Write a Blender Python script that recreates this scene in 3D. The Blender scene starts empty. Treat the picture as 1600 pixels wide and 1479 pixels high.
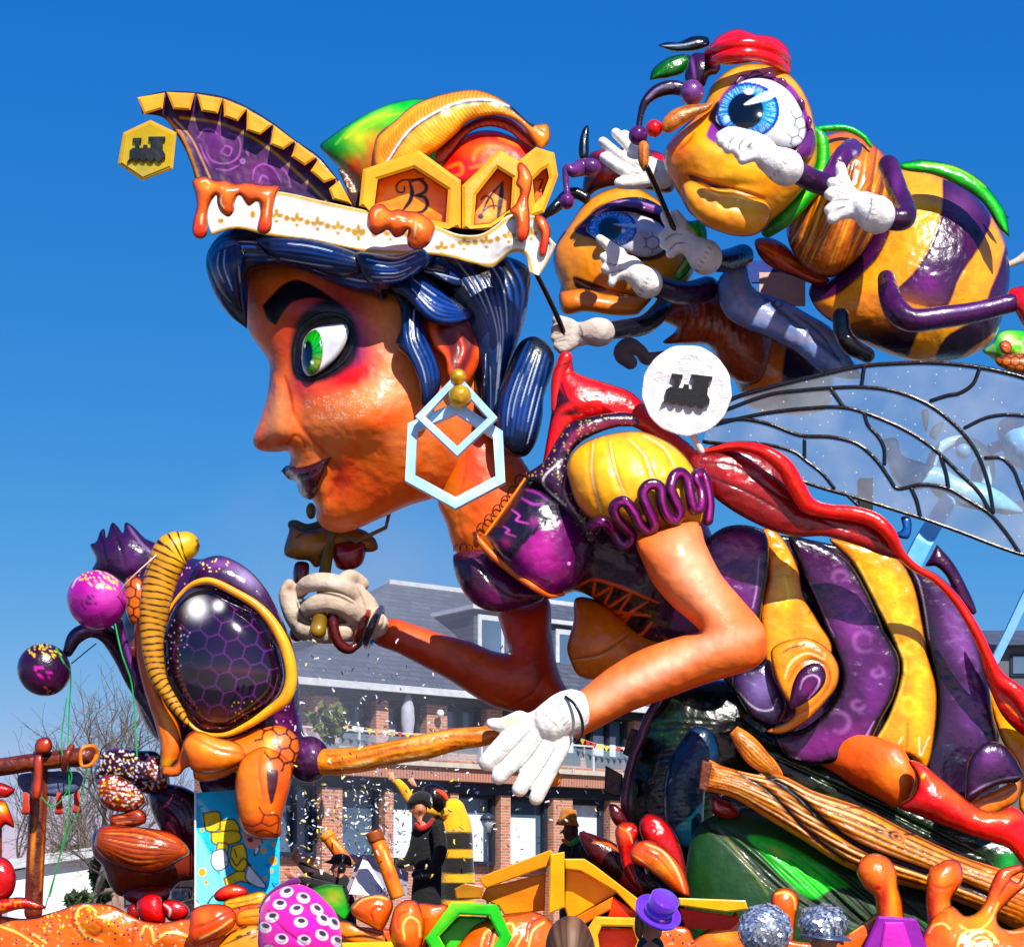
import bpy, bmesh, math, random
import numpy as np
from mathutils import Vector, Matrix
from mathutils.geometry import delaunay_2d_cdt

# ------------------------------------------------------------------ camera, sky, sun, exposure
S = bpy.context.scene
F, CX, HY, ZC = 3000.0, 800.0, 1430.0, 1.65
cam = bpy.data.cameras.new('camera'); camo = bpy.data.objects.new('camera', cam)
S.collection.objects.link(camo); S.camera = camo
cam.sensor_fit = 'HORIZONTAL'; cam.sensor_width = 36; cam.lens = F/1600*36
cam.shift_y = (HY-739.5)/1600; cam.clip_start = 0.1; cam.clip_end = 3000
camo.location = (0, 0, ZC); camo.rotation_euler = (math.pi/2, 0, 0)
SUN_EL, SUN_AZ = math.radians(43), math.radians(20)   # azimuth measured from behind the camera towards the right
wd = bpy.data.worlds.new('World'); S.world = wd; wd.use_nodes = True
nt = wd.node_tree; bg = nt.nodes['Background']
sky = nt.nodes.new('ShaderNodeTexSky'); sky.sky_type = 'NISHITA'; sky.sun_disc = False
sky.sun_elevation = SUN_EL; sky.sun_rotation = math.pi-SUN_AZ; sky.altitude = 0
sky.air_density = 1.0; sky.dust_density = 0.3; sky.ozone_density = 3.0
SKY_K = 0.115   # the strong, saturated blue of this clear spring sky: one even grade over the whole dome
sp_, cb_ = nt.nodes.new('ShaderNodeSeparateColor'), nt.nodes.new('ShaderNodeCombineColor'); nt.links.new(sky.outputs[0], sp_.inputs[0])
for i_, (g_, s_) in enumerate(((2.2, .72), (.885, .437), (.33, .591))):
    a_, b_, c_ = [nt.nodes.new('ShaderNodeMath') for _ in range(3)]
    a_.operation = 'MULTIPLY'; a_.inputs[1].default_value = SKY_K; b_.operation = 'POWER'; b_.inputs[1].default_value = g_
    c_.operation = 'MULTIPLY'; c_.inputs[1].default_value = s_/SKY_K
    nt.links.new(sp_.outputs[i_], a_.inputs[0]); nt.links.new(a_.outputs[0], b_.inputs[0]); nt.links.new(b_.outputs[0], c_.inputs[0]); nt.links.new(c_.outputs[0], cb_.inputs[i_])
nt.links.new(cb_.outputs[0], bg.inputs[0]); bg.inputs[1].default_value = SKY_K
sun = bpy.data.lights.new('sun', 'SUN'); suno = bpy.data.objects.new('sun', sun)
S.collection.objects.link(suno); sun.energy = 5.0; sun.angle = math.radians(0.5); sun.color = (1, .95, .87)
sd = Vector((math.sin(SUN_AZ)*math.cos(SUN_EL), -math.cos(SUN_AZ)*math.cos(SUN_EL), math.sin(SUN_EL)))
suno.rotation_euler = sd.to_track_quat('Z', 'Y').to_euler()
S.view_settings.view_transform = 'Standard'; S.view_settings.look = 'None'
S.view_settings.exposure = 0.45; S.view_settings.gamma = 1.0; S.view_settings.use_curve_mapping = False
S.cycles.max_bounces = 8; S.cycles.transparent_max_bounces = 16; S.cycles.volume_bounces = 0
S.cycles.use_denoising = True

# ------------------------------------------------------------------ helpers
rng = np.random.default_rng(7)
COL = S.collection
def W(px, py, D):
    return ((px-CX)*D/F, D, ZC+(HY-py)*D/F)
def Wa(px, py, D):
    px, py, D = np.asarray(px, float), np.asarray(py, float), np.asarray(D, float)
    return np.stack([(px-CX)*D/F, D+0*px, ZC+(HY-py)*D/F], -1)
_lc = {}
def lin(h):
    if not isinstance(h, str): return np.array(h, float)
    if h not in _lc:
        v = np.array([int(h[i:i+2], 16)/255 for i in (0, 2, 4)])
        _lc[h] = np.where(v <= .04045, v/12.92, ((v+.055)/1.055)**2.4)
    return _lc[h]
MATS = {}
def mat(name, rough=.3, coat=0., bump=0., bs=20., col=None, metal=0., var=.12, vs=6., fine=0., ior=1.42, sheen=0.):
    if name in MATS: return MATS[name]
    m = bpy.data.materials.new(name); m.use_nodes = True; MATS[name] = m
    n, l = m.node_tree.nodes, m.node_tree.links; p = n['Principled BSDF']
    p.inputs['Roughness'].default_value = rough; p.inputs['Coat Weight'].default_value = coat
    p.inputs['Coat Roughness'].default_value = .06; p.inputs['Metallic'].default_value = metal
    p.inputs['IOR'].default_value = ior
    if sheen: p.inputs['Sheen Weight'].default_value = sheen
    tc = n.new('ShaderNodeTexCoord'); no = n.new('ShaderNodeTexNoise'); no.inputs['Scale'].default_value = vs
    no.inputs['Detail'].default_value = 6; l.new(tc.outputs['Object'], no.inputs['Vector'])
    mr = n.new('ShaderNodeMapRange'); mr.inputs[3].default_value = 1-var; mr.inputs[4].default_value = 1+var
    mr.inputs[1].default_value = .3; mr.inputs[2].default_value = .7
    l.new(no.outputs[0], mr.inputs[0])
    vm = n.new('ShaderNodeVectorMath'); vm.operation = 'SCALE'
    if col is None:
        a = n.new('ShaderNodeAttribute'); a.attribute_name = 'Col'; l.new(a.outputs['Color'], vm.inputs[0])
    else: vm.inputs[0].default_value = tuple(lin(col))
    l.new(mr.outputs[0], vm.inputs['Scale']); l.new(vm.outputs[0], p.inputs['Base Color'])
    rr = n.new('ShaderNodeMapRange'); rr.inputs[3].default_value = max(.03, rough*.75); rr.inputs[4].default_value = min(1, rough*1.3)
    l.new(no.outputs[0], rr.inputs[0]); l.new(rr.outputs[0], p.inputs['Roughness'])
    if bump:
        b1 = n.new('ShaderNodeTexNoise'); b1.inputs['Scale'].default_value = bs; b1.inputs['Detail'].default_value = 8
        l.new(tc.outputs['Object'], b1.inputs['Vector'])
        b = n.new('ShaderNodeBump'); b.inputs['Strength'].default_value = bump; b.inputs['Distance'].default_value = .03
        l.new(b1.outputs[0], b.inputs['Height'])
        l.new(b.outputs[0], p.inputs['Normal']); l.new(b.outputs[0], p.inputs['Coat Normal'])
    return m
GLOSS = mat('gloss_varnish_paint', .38, .3, .25, 8, var=.13, vs=5)
WET = mat('wet_gloss_paint', .26, .5, .5, 9, var=.16, vs=6)
SKIN = mat('satin_skin_paint', .42, .16, .3, 9, var=.07, vs=4)
HAIRM = mat('hair_gloss_paint', .3, .2, .35, 10, var=.15)
MATTE = mat('matte_paint', .75, 0, .25, 25, var=.12)
CLOTH = mat('cloth', .9, 0, .35, 60, var=.15, sheen=.3)
FOAM = mat('foam_glove', .8, 0, .55, 14, var=.12, vs=9)
PLUSH = mat('plush', .95, 0, .5, 60, var=.1, sheen=.4)
WOODM = mat('wood_paint', .4, .3, .5, 18, var=.2, vs=12)
SEQ = mat('sequin', .3, 0, .0, 10, metal=.75, var=.1)
BLACKG = mat('black_gloss_tube', .2, .8, .2, 14, col='08080a')

ROOT = {}
def thing(name, label, cat, loc, group=None, kind=None):
    o = bpy.data.objects.new(name, None); COL.objects.link(o); o.location = loc
    o.empty_display_size = .2
    o['label'] = label; o['category'] = cat
    if group: o['group'] = group
    if kind: o['kind'] = kind
    ROOT[o.name] = Vector(loc)
    return o
def tag(o, label=None, cat=None, group=None, kind=None):
    if label: o['label'] = label
    if cat: o['category'] = cat
    if group: o['group'] = group
    if kind: o['kind'] = kind
    return o
def link(name, me, parent=None):
    o = bpy.data.objects.new(name, me); COL.objects.link(o)
    if parent is not None:
        o.parent = parent; ROOT[o.name] = ROOT[parent.name]
    else: ROOT[o.name] = Vector((0, 0, 0))
    return o
def mesh(name, co, faces, cols=None, m=None, parent=None, smooth=True):
    """co: world coordinates"""
    org = np.array(ROOT[parent.name]) if parent is not None else np.zeros(3)
    me = bpy.data.meshes.new(name)
    co = np.asarray(co, float)-org
    me.from_pydata(co.tolist() if len(co) else [], [], faces if isinstance(faces, list) else faces.tolist())
    if cols is not None:
        a = me.color_attributes.new('Col', 'FLOAT_COLOR', 'POINT')
        c = np.ones((len(co), 4)); c[:, :3] = cols; a.data.foreach_set('color', c.ravel())
    if smooth: me.polygons.foreach_set('use_smooth', np.ones(len(me.polygons), bool))
    if m: me.materials.append(m)
    me.update()
    return link(name, me, parent)

def spline(pts, closed=False, n=None, sp=3.0):
    """Catmull-Rom through pts (any dims). A point given as a tuple ending with 'c' is a corner."""
    cor = [isinstance(p[-1], str) for p in pts]
    P = np.array([p[:-1] if c else p for p, c in zip(pts, cor)], float)
    N = len(P); out = []
    segs = N if closed else N-1
    for i in range(segs):
        p1, p2 = P[i], P[(i+1) % N]
        p0 = P[i-1] if (closed or i > 0) else 2*p1-p2
        p3 = P[(i+2) % N] if (closed or i+2 < N) else 2*p2-p1
        L = np.linalg.norm((p2-p1)[:2])
        k = n or max(1, int(math.ceil(L/sp)))
        l0 = max(np.linalg.norm((p1-p0)[:2]), 1e-6); l3 = max(np.linalg.norm((p3-p2)[:2]), 1e-6)
        m1 = (p2-p0)/(l0+L)*L if l0+L > 0 else p2-p1
        m2 = (p3-p1)/(l3+L)*L
        if cor[i]: m1 = p2-p1
        if cor[(i+1) % N]: m2 = p2-p1
        t = (np.arange(k)/k)[:, None]
        out.append((2*t**3-3*t**2+1)*p1+(t**3-2*t**2+t)*m1+(-2*t**3+3*t**2)*p2+(t**3-t**2)*m2)
    if not closed: out.append(P[-1:])
    return np.concatenate(out)
def resample(P, n):
    d = np.r_[0, np.cumsum(np.linalg.norm(np.diff(P[:, :2], axis=0), axis=1))]
    t = np.linspace(0, d[-1], n)
    return np.stack([np.interp(t, d, P[:, k]) for k in range(P.shape[1])], -1)
def inside(x, y, poly):
    r = np.zeros(x.shape, bool); X, Y = poly[:, 0], poly[:, 1]; X2, Y2 = np.roll(X, -1), np.roll(Y, -1)
    for a, b, c, d in zip(X, Y, X2, Y2):
        if b == d: continue
        k = (b > y) != (d > y)
        r ^= k & (x < (c-a)*(y-b)/(d-b)+a)
    return r
def segdist(x, y, P, closed=False, wid=None):
    """distance to polyline; returns (dist, t in 0..1 along)"""
    A = P; B = np.roll(P, -1, 0)
    if not closed: A, B = P[:-1], P[1:]
    best = np.full(x.shape, 1e9); bt = np.zeros(x.shape); n = len(A)
    for i in range(n):
        ax, ay = A[i, 0], A[i, 1]; bx, by = B[i, 0]-ax, B[i, 1]-ay
        L = bx*bx+by*by
        t = np.clip(((x-ax)*bx+(y-ay)*by)/(L+1e-12), 0, 1)
        d = np.hypot(x-ax-t*bx, y-ay-t*by)
        k = d < best; best[k] = d[k]; bt[k] = (i+t[k])/n
    return best, bt
def sstep(a, b, x):
    t = np.clip((x-a)/(b-a+1e-9), 0, 1); return t*t*(3-2*t)
def vnoise(x, y, s, seed=0):
    r = np.random.default_rng(seed); T = r.random((64, 64))
    u, v = x/s, y/s; i, j = np.floor(u).astype(int), np.floor(v).astype(int); fu, fv = u-i, v-j
    fu, fv = fu*fu*(3-2*fu), fv*fv*(3-2*fv)
    g = lambda a, b: T[a % 64, b % 64]
    return (g(i, j)*(1-fu)+g(i+1, j)*fu)*(1-fv)+(g(i, j+1)*(1-fu)+g(i+1, j+1)*fu)*fv
# paint operations, all in the picture-plane coordinates of the surface they are brushed on
def paint(x, y, base, ops, t=None, u=None):
    c = np.tile(lin(base), (len(x), 1)).astype(float); disp = np.zeros(len(x))
    for op in sorted(ops, key=lambda o: o[0] != 'n'):
        k = op[0]
        if k == 'p':      # polygon fill: pts, colour, feather
            P = spline(op[1], True, sp=6); f = op[3] if len(op) > 3 else 1.2
            lo, hi = P.min(0)-f, P.max(0)+f
            s = np.where((x > lo[0]) & (x < hi[0]) & (y > lo[1]) & (y < hi[1]))[0]
            if not len(s): continue
            xs, ys = x[s], y[s]; ins = inside(xs, ys, P); d, _ = segdist(xs, ys, P, True)
            a = sstep(-f, f, np.where(ins, d, -d))[:, None]*(op[4] if len(op) > 4 else 1)
            c[s] = c[s]*(1-a)+lin(op[2])*a
        elif k == 's':    # stroke: pts, width, colour, [groove px], [feather], [alpha]
            P = spline(op[1], False, sp=7); w = op[2]/2; g = op[4] if len(op) > 4 else 0; f = op[5] if len(op) > 5 else .9
            lo, hi = P.min(0)[:2]-w-f-2, P.max(0)[:2]+w+f+2
            s = np.where((x > lo[0]) & (x < hi[0]) & (y > lo[1]) & (y < hi[1]))[0]
            if not len(s): continue
            d, tt = segdist(x[s], y[s], P)
            ww = w*(.35+.65*np.sin(np.pi*np.clip(tt, .02, .98))**.6) if not (len(op) > 7) else w
            if P.shape[1] > 2: ww = P[np.clip((tt*(len(P)-1)).round().astype(int), 0, len(P)-1), 2]/2
            a = sstep(ww+f, np.maximum(ww-f, 0), d)[:, None] if False else np.clip((ww+f-d)/(2*f), 0, 1)[:, None]
            a = a*(op[6] if len(op) > 6 else 1)
            c[s] = c[s]*(1-a)+lin(op[3])*a
            if g: disp[s] += g*np.exp(-(d/(w+1.3))**2)*np.sin(np.pi*np.clip(tt, .0, 1))**.4
        elif k == 'g':    # airbrush: x, y, rx, ry, colour, alpha, [rot]
            ca, sa = math.cos(op[7] if len(op) > 7 else 0), math.sin(op[7] if len(op) > 7 else 0)
            dx, dy = x-op[1], y-op[2]
            q = ((dx*ca+dy*sa)/op[3])**2+((-dx*sa+dy*ca)/op[4])**2
            a = (op[6]*np.exp(-q))[:, None]; c = c*(1-a)+lin(op[5])*a
        elif k == 'e':    # hard ellipse: x, y, rx, ry, colour, rot
            r = op[6] if len(op) > 6 else 0; ca, sa = math.cos(r), math.sin(r); dx, dy = x-op[1], y-op[2]
            q = np.sqrt(((dx*ca+dy*sa)/op[3])**2+((-dx*sa+dy*ca)/op[4])**2)
            a = np.clip((1-q)*min(op[3], op[4])/1.4+.5, 0, 1)[:, None]; c = c*(1-a)+lin(op[5])*a
        elif k == 'n':    # mottling: scale, colour, amount, [stretch x, y], [seed]
            sx, sy = op[4] if len(op) > 4 else (1, 1)
            v = vnoise(x/sx, y/sy, op[1], op[5] if len(op) > 5 else 1)
            a = (sstep(.45, .8, v)*op[3])[:, None]; c = c*(1-a)+lin(op[2])*a
        elif k == 'hex':  # honeycomb lines: size, width, colour, region, rot
            r = op[5] if len(op) > 5 else 0; R = op[1]; ca, sa = math.cos(r), math.sin(r); X, Y = x*ca+y*sa, -x*sa+y*ca
            best = np.full(len(x), 1e9); sec = best.copy(); A = math.sqrt(3)*R; B = 3*R
            for ox, oy in ((0, 0), (A/2, B/2)):
                for ax in (-1, 0, 1):
                    cx = (np.round((X-ox)/A)+ax)*A+ox; cy = np.round((Y-oy)/B)*B+oy; d = np.hypot(X-cx, Y-cy)
                    n = d < best; sec = np.where(n, best, np.minimum(sec, d)); best = np.where(n, d, best)
            a = np.clip((op[2]/2+.7-(sec-best)/2)/1.2, 0, 1)
            if op[4]:
                P = spline(op[4], True, sp=8); a = a*inside(x, y, P)
            c = c*(1-a[:, None])+lin(op[3])*a[:, None]
            if len(op) > 6: disp += a*op[6]
        elif k == 'dots': # speckle: cell, radius, colour, probability, region
            cs, r = op[1], op[2]; i, j = np.floor(x/cs), np.floor(y/cs)
            h = lambda q: np.modf(np.abs(np.sin(i*12.9898+j*78.233+q)*43758.5453))[0]
            dx, dy = x-(i+.2+.6*h(1))*cs, y-(j+.2+.6*h(2))*cs
            a = ((np.hypot(dx, dy) < r) & (h(3) < op[4])).astype(float)
            if len(op) > 5 and op[5]: a = a*inside(x, y, spline(op[5], True, sp=8))
            c = c*(1-a[:, None])+lin(op[3])*a[:, None]
        elif k == 'f':    # function
            c, disp = op[1](x, y, c, disp, t, u)
    # hand-brushed unevenness, then pigments mixed as strong as fairground paint
    c = c*(1+.22*(vnoise(x, y*.6, 7, 11)-.5)+.2*(vnoise(x, y, 23, 12)-.5))[:, None]
    lu = (c@np.array([.25, .62, .13]))[:, None]; c = lu+(c-lu)*1.32
    return np.clip(c, 0.002, .86), disp
def strands(A, B, n, lo='05080f', hi='dfe6f0', mid='0b4c9a', seed=0, gw=2.4, groove=1.3, wl=1.3):
    """brush strokes / grooves running between the two guide lines A and B"""
    A, B = spline(A, sp=8), spline(B, sp=8); m = 24; A, B = resample(A, m), resample(B, m); r = random.Random(seed); ops = []
    for i in range(n):
        q = (i+.5)/n; P = A*(1-q)+B*q; a, b = r.randint(0, 4), m-r.randint(0, 4); P = P[a:b]
        if mid: ops.append(('s', (P+[0, .5]).tolist(), gw*2.2, mid, 0, 2.2, .48))
    for i in range(n):
        q = (i+.05+.1*r.random())/n; P = A*(1-q)+B*q
        ops.append(('s', P.tolist(), gw, lo, groove, 1.2, .9))
        if hi and r.random() < .6:
            q = (i+.3+.3*r.random())/n; P = A*(1-q)+B*q; a = r.randint(0, 8); P = P[a:a+r.randint(9, 15)]
            ops.append(('s', P.tolist(), wl, hi, 0, .7, .9))
    return ops

def poisson(x0, y0, g, nx, ny, P):
    X, Y = np.meshgrid(x0+g*np.arange(nx), y0+g*np.arange(ny))
    M = inside(X, Y, P)
    u = np.zeros((ny, nx)); par = (np.add.outer(np.arange(ny), np.arange(nx)) % 2).astype(bool)
    par = par[1:-1, 1:-1]
    w = 2/(1+math.sin(math.pi/max(nx, ny))); Mi = M[1:-1, 1:-1]; ra, rb = Mi & par, Mi & ~par
    for it in range(int(1.6*max(nx, ny))+20):
        for r in (ra, rb):
            v = u[1:-1, 1:-1]
            new = .25*(u[:-2, 1:-1]+u[2:, 1:-1]+u[1:-1, :-2]+u[1:-1, 2:]+4*g*g)
            v[r] += w*(new[r]-v[r])
    D, _ = segdist(X.ravel(), Y.ravel(), P, True); D = D.reshape(X.shape)
    ok = M & (D > .8*g) & (u > 0); R = np.where(ok, u/np.maximum(D, 1e-6), 0); Wt = ok.astype(float)
    for _ in range(6):
        if Wt.min() > 0: break
        s = np.zeros_like(R); c = np.zeros_like(R)
        for dy in (-1, 0, 1):
            for dx in (-1, 0, 1):
                s += np.roll(np.roll(R*Wt, dy, 0), dx, 1); c += np.roll(np.roll(Wt, dy, 0), dx, 1)
        fill = (Wt == 0) & (c > 0); R[fill] = (s/np.maximum(c, 1e-9))[fill]; Wt[fill] = 1
    return R, u
def bic(G, x0, y0, g, x, y):
    ny, nx = G.shape; u = np.clip((x-x0)/g, 1, nx-2.001); v = np.clip((y-y0)/g, 1, ny-2.001); i, j = u.astype(int), v.astype(int); a, b = u-i, v-j
    w = lambda t: (-.5*t+t*t-.5*t**3, 1-2.5*t*t+1.5*t**3, .5*t+2*t*t-1.5*t**3, -.5*t*t+.5*t**3)
    wa, wb = w(a), w(b); r = 0
    for q in range(4):
        for k in range(4): r = r+G[j+q-1, i+k-1]*wa[k]*wb[q]
    return r
def bil(G, x0, y0, g, x, y):
    ny, nx = G.shape; u = np.clip((x-x0)/g, 0, nx-1.001); v = np.clip((y-y0)/g, 0, ny-1.001)
    i, j = u.astype(int), v.astype(int); a, b = u-i, v-j
    return (G[j, i]*(1-a)+G[j, i+1]*a)*(1-b)+(G[j+1, i]*(1-a)+G[j+1, i+1]*a)*b

class Sh: pass
def puff(name, pts, D, base='888888', ops=(), m=None, parent=None, k=1., kb=None, hm=None, sp=2.2, tilt=(0, 0), bumps=(),
         on=None, lift=0., smooth=True, add=None, edge=None):
    """A modelled, inflated body: outline pts at distance D, swelling towards and away from the viewer by its own width."""
    P = spline(pts, True, sp=sp) if smooth else spline([tuple(p)[:2]+('c',) for p in pts], True, sp=sp)
    P = P[:, :2]
    lo, hi = P.min(0), P.max(0); ext = (hi-lo).max(); g = max(ext/76, 1.)
    x0, y0 = lo-2*g; nx, ny = int((hi[0]-lo[0])/g)+6, int((hi[1]-lo[1])/g)+6
    R, U = poisson(x0, y0, g, nx, ny, P)
    gx = np.arange(lo[0], hi[0], sp); gy = np.arange(lo[1], hi[1], sp*.87)
    X, Y = np.meshgrid(gx, gy); X[1::2] += sp/2; X, Y = X.ravel(), Y.ravel()
    k0 = inside(X, Y, P); X, Y = X[k0], Y[k0]; d, _ = segdist(X, Y, P, True); k1 = d > sp*.75; X, Y, d = X[k1], Y[k1], d[k1]
    T = np.roll(P, -1, 0)-np.roll(P, 1, 0); T /= np.maximum(np.linalg.norm(T, axis=1, keepdims=True), 1e-9)
    area = .5*np.sum(P[:, 0]*np.roll(P[:, 1], -1)-np.roll(P[:, 0], -1)*P[:, 1])
    Nn = np.stack([-T[:, 1], T[:, 0]], -1)*(1 if area > 0 else -1)
    Q = P+Nn*sp*.3; kq = inside(Q[:, 0], Q[:, 1], P); dq, _ = segdist(Q[:, 0], Q[:, 1], P, True); kq &= dq > sp*.2; Q = Q[kq]; dq = dq[kq]
    px = np.r_[P[:, 0], Q[:, 0], X]; py = np.r_[P[:, 1], Q[:, 1], Y]; dd = np.r_[np.zeros(len(P)), dq, d]
    vs, _, fs, ov, _, _ = delaunay_2d_cdt([Vector((a, -b)) for a, b in zip(px, py)], [], [list(range(len(P)))], 1, 1e-5)
    idx = np.array([o[0] if o else 0 for o in ov]); V = np.array([(v.x, -v.y) for v in vs])
    x, y = V[:, 0], V[:, 1]; dd = dd[idx]
    bnd = np.array([any(q < len(P) for q in o) for o in ov])
    def hh(a, b, dist):
        w = sstep(1.5*g, 3.2*g, dist); h = np.sqrt(np.maximum(bil(R, x0, y0, g, a, b)*dist*(1-w)+bic(U, x0, y0, g, a, b)*w, 0))
        return hm*np.tanh(h/hm) if hm else h
    h = hh(x, y, dd); h[bnd] = 0
    cx, cy = P.mean(0)
    def centre(a, b):
        Dc = on.front(a, b)-lift if on is not None else D+0*a
        return Dc+tilt[0]*(a-cx)+tilt[1]*(b-cy)
    Dc = centre(x, y); s = (D if on is None else float(np.mean(Dc)))/F
    mask = np.clip(dd/12, 0, 1)
    def bump(a, b):
        z = 0*a
        for bx, by, rx, ry, amp in bumps: z = z+amp*np.exp(-((a-bx)/rx)**2-((b-by)/ry)**2)
        if add is not None: z = z+add(a, b)
        return z
    c, disp = paint(x, y, base, ops, t=h, u=dd)
    if edge is None: edge = .75 if (m is None or m.name in ('gloss_varnish_paint', 'wet_gloss_paint')) else 0
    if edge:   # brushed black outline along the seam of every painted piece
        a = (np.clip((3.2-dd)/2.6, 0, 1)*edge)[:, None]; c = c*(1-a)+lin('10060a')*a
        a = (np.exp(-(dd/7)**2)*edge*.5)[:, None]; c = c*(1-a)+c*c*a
    if edge is not None and (m is None or m.name in ('gloss_varnish_paint', 'wet_gloss_paint', 'satin_skin_paint')): disp = disp+1.5*(vnoise(x, y, 19, 5)-.5)+.7*(vnoise(x, y, 8, 6)-.5)
    bz = (bump(x, y)-disp)*mask
    Df = Dc-(k*h+bz)*s; Db = Dc+((kb if kb is not None else k)*h+.5)*s; Db[bnd] = Df[bnd] = Dc[bnd]
    f = np.array([t for t in fs if len(t) == 3]); n = len(x)
    bi = np.full(n, -1); q = np.where(~bnd)[0]; bi[q] = n+np.arange(len(q)); bi[bnd] = np.where(bnd)[0]
    e1 = V[f[:, 1]]-V[f[:, 0]]; e2 = V[f[:, 2]]-V[f[:, 0]]; cr = e1[:, 0]*e2[:, 1]-e1[:, 1]*e2[:, 0]
    fl = cr > 0; f[fl] = f[fl][:, ::-1]
    co = np.r_[Wa(x, y, Df), Wa(x[q], y[q], Db[q])]
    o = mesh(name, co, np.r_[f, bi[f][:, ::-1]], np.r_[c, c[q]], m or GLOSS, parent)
    # front-depth sampler for things laid on this body
    GX, GY = np.meshgrid(x0+g*np.arange(nx), y0+g*np.arange(ny)); a, b = GX.ravel(), GY.ravel()
    ins = inside(a, b, P); dist, _ = segdist(a, b, P, True); dist = dist*ins
    G = centre(a, b)-(k*hh(a, b, dist)+bump(a, b)*np.clip(dist/12, 0, 1))*s
    G = G.reshape(GX.shape)
    sh = Sh(); sh.o = o; sh.P = P; sh.front = lambda a, b: bil(G, x0, y0, g, np.asarray(a, float), np.asarray(b, float)); sh.D = D
    o['_'] = 0; del o['_']
    return sh
def project(co):
    return CX+F*co[:, 0]/co[:, 1], HY-F*(co[:, 2]-ZC)/co[:, 1]
def tubegeo(pts, D=16., sides=20, sp=4., closed=False, flat=1., caps=True, on=None, lift=0., sm=True):
    """pts: (px, py, r[, D]); returns co, faces, t"""
    P = [tuple(p) if len(p) > 3 and not isinstance(p[3], str) else tuple(p[:3])+((on.front(p[0], p[1])-lift) if on is not None else D,)+tuple(p[3:]) for p in pts]
    if sm: P = spline(P, closed, sp=sp)
    else: P = np.array([p[:4] for p in P], float)
    C = Wa(P[:, 0], P[:, 1], P[:, 3]); r = np.maximum(P[:, 2], .05)*P[:, 3]/F
    if caps and not closed:
        for end in (0, -1):
            i0, i1 = (0, 1) if end == 0 else (-1, -2)
            dr = C[i0]-C[i1]; dr /= np.linalg.norm(dr)+1e-12; R0 = r[i0]; ex = []; er = []
            for a in (25, 50, 70, 83, 89.5):
                a = math.radians(a); ex.append(C[i0]+dr*R0*math.sin(a)); er.append(R0*math.cos(a))
            ex, er = np.array(ex), np.array(er)
            if end == 0: C = np.r_[ex[::-1], C]; r = np.r_[er[::-1], r]
            else: C = np.r_[C, ex]; r = np.r_[r, er]
    n = len(C); T = np.gradient(C, axis=0) if not closed else np.roll(C, -1, 0)-np.roll(C, 1, 0)
    T /= np.linalg.norm(T, axis=1, keepdims=True)+1e-12
    N = np.zeros((n, 3)); v = np.array([0, -1., 0]); v = v-T[0]*v.dot(T[0])
    if np.linalg.norm(v) < .1: v = np.array([1., 0, 0])-T[0]*T[0][0]
    N[0] = v/np.linalg.norm(v)
    for i in range(1, n):
        v = N[i-1]-T[i]*N[i-1].dot(T[i]); N[i] = v/(np.linalg.norm(v)+1e-12)
    B = np.cross(T, N); th = np.arange(sides)*2*math.pi/sides+(math.pi/sides if sides < 7 else 0)
    co = C[:, None]+r[:, None, None]*(np.cos(th)[None, :, None]*N[:, None]*flat+np.sin(th)[None, :, None]*B[:, None])
    fc = []; m = n if closed else n-1
    i = np.arange(m)[:, None]*sides; j = np.arange(sides)[None]; j2 = (j+1) % sides; i2 = ((np.arange(m)+1) % n)[:, None]*sides
    fc = np.stack([i+j, i+j2, i2+j2, i2+j], -1).reshape(-1, 4).tolist()
    if not closed: fc += [list(range(sides))[::-1], [(n-1)*sides+q for q in range(sides)]]
    t = np.repeat(np.linspace(0, 1, n), sides); u = np.tile(th, n)
    return co.reshape(-1, 3), fc, t, u
def tube(name, pts, D=16., base='888888', ops=(), m=None, parent=None, sides=20, sp=4., closed=False, flat=1., on=None, lift=0., ridge=None, sm=True, caps=True):
    co, fc, t, u = tubegeo(pts, D, sides, sp, closed, flat, caps, on, lift, sm)
    x, y = project(co); c, disp = paint(x, y, base, ops, t=t, u=u)
    return mesh(name, co, fc, c, m or GLOSS, parent, smooth=sides > 6)
def ball(name, px, py, r, D, base, ops=(), m=None, parent=None, sy=1., sd=1., n=28):
    th = np.linspace(0, math.pi, n)[:, None]; ph = np.linspace(0, 2*math.pi, 2*n, endpoint=False)[None]
    s = D/F*r; c0 = np.array(W(px, py, D))
    v = np.stack([np.sin(th)*np.cos(ph), np.sin(th)*np.sin(ph)*sd, np.cos(th)*sy+0*ph], -1).reshape(-1, 3)*s+c0
    N2 = 2*n; i = np.arange(n-1)[:, None]*N2; j = np.arange(N2)[None]; j2 = (j+1) % N2
    f = np.stack([i+j, i+N2+j, i+N2+j2, i+j2], -1).reshape(-1, 4)
    x, y = project(v); c, disp = paint(x, y, base, ops)
    return mesh(name, v, f, c, m or GLOSS, parent)
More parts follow.
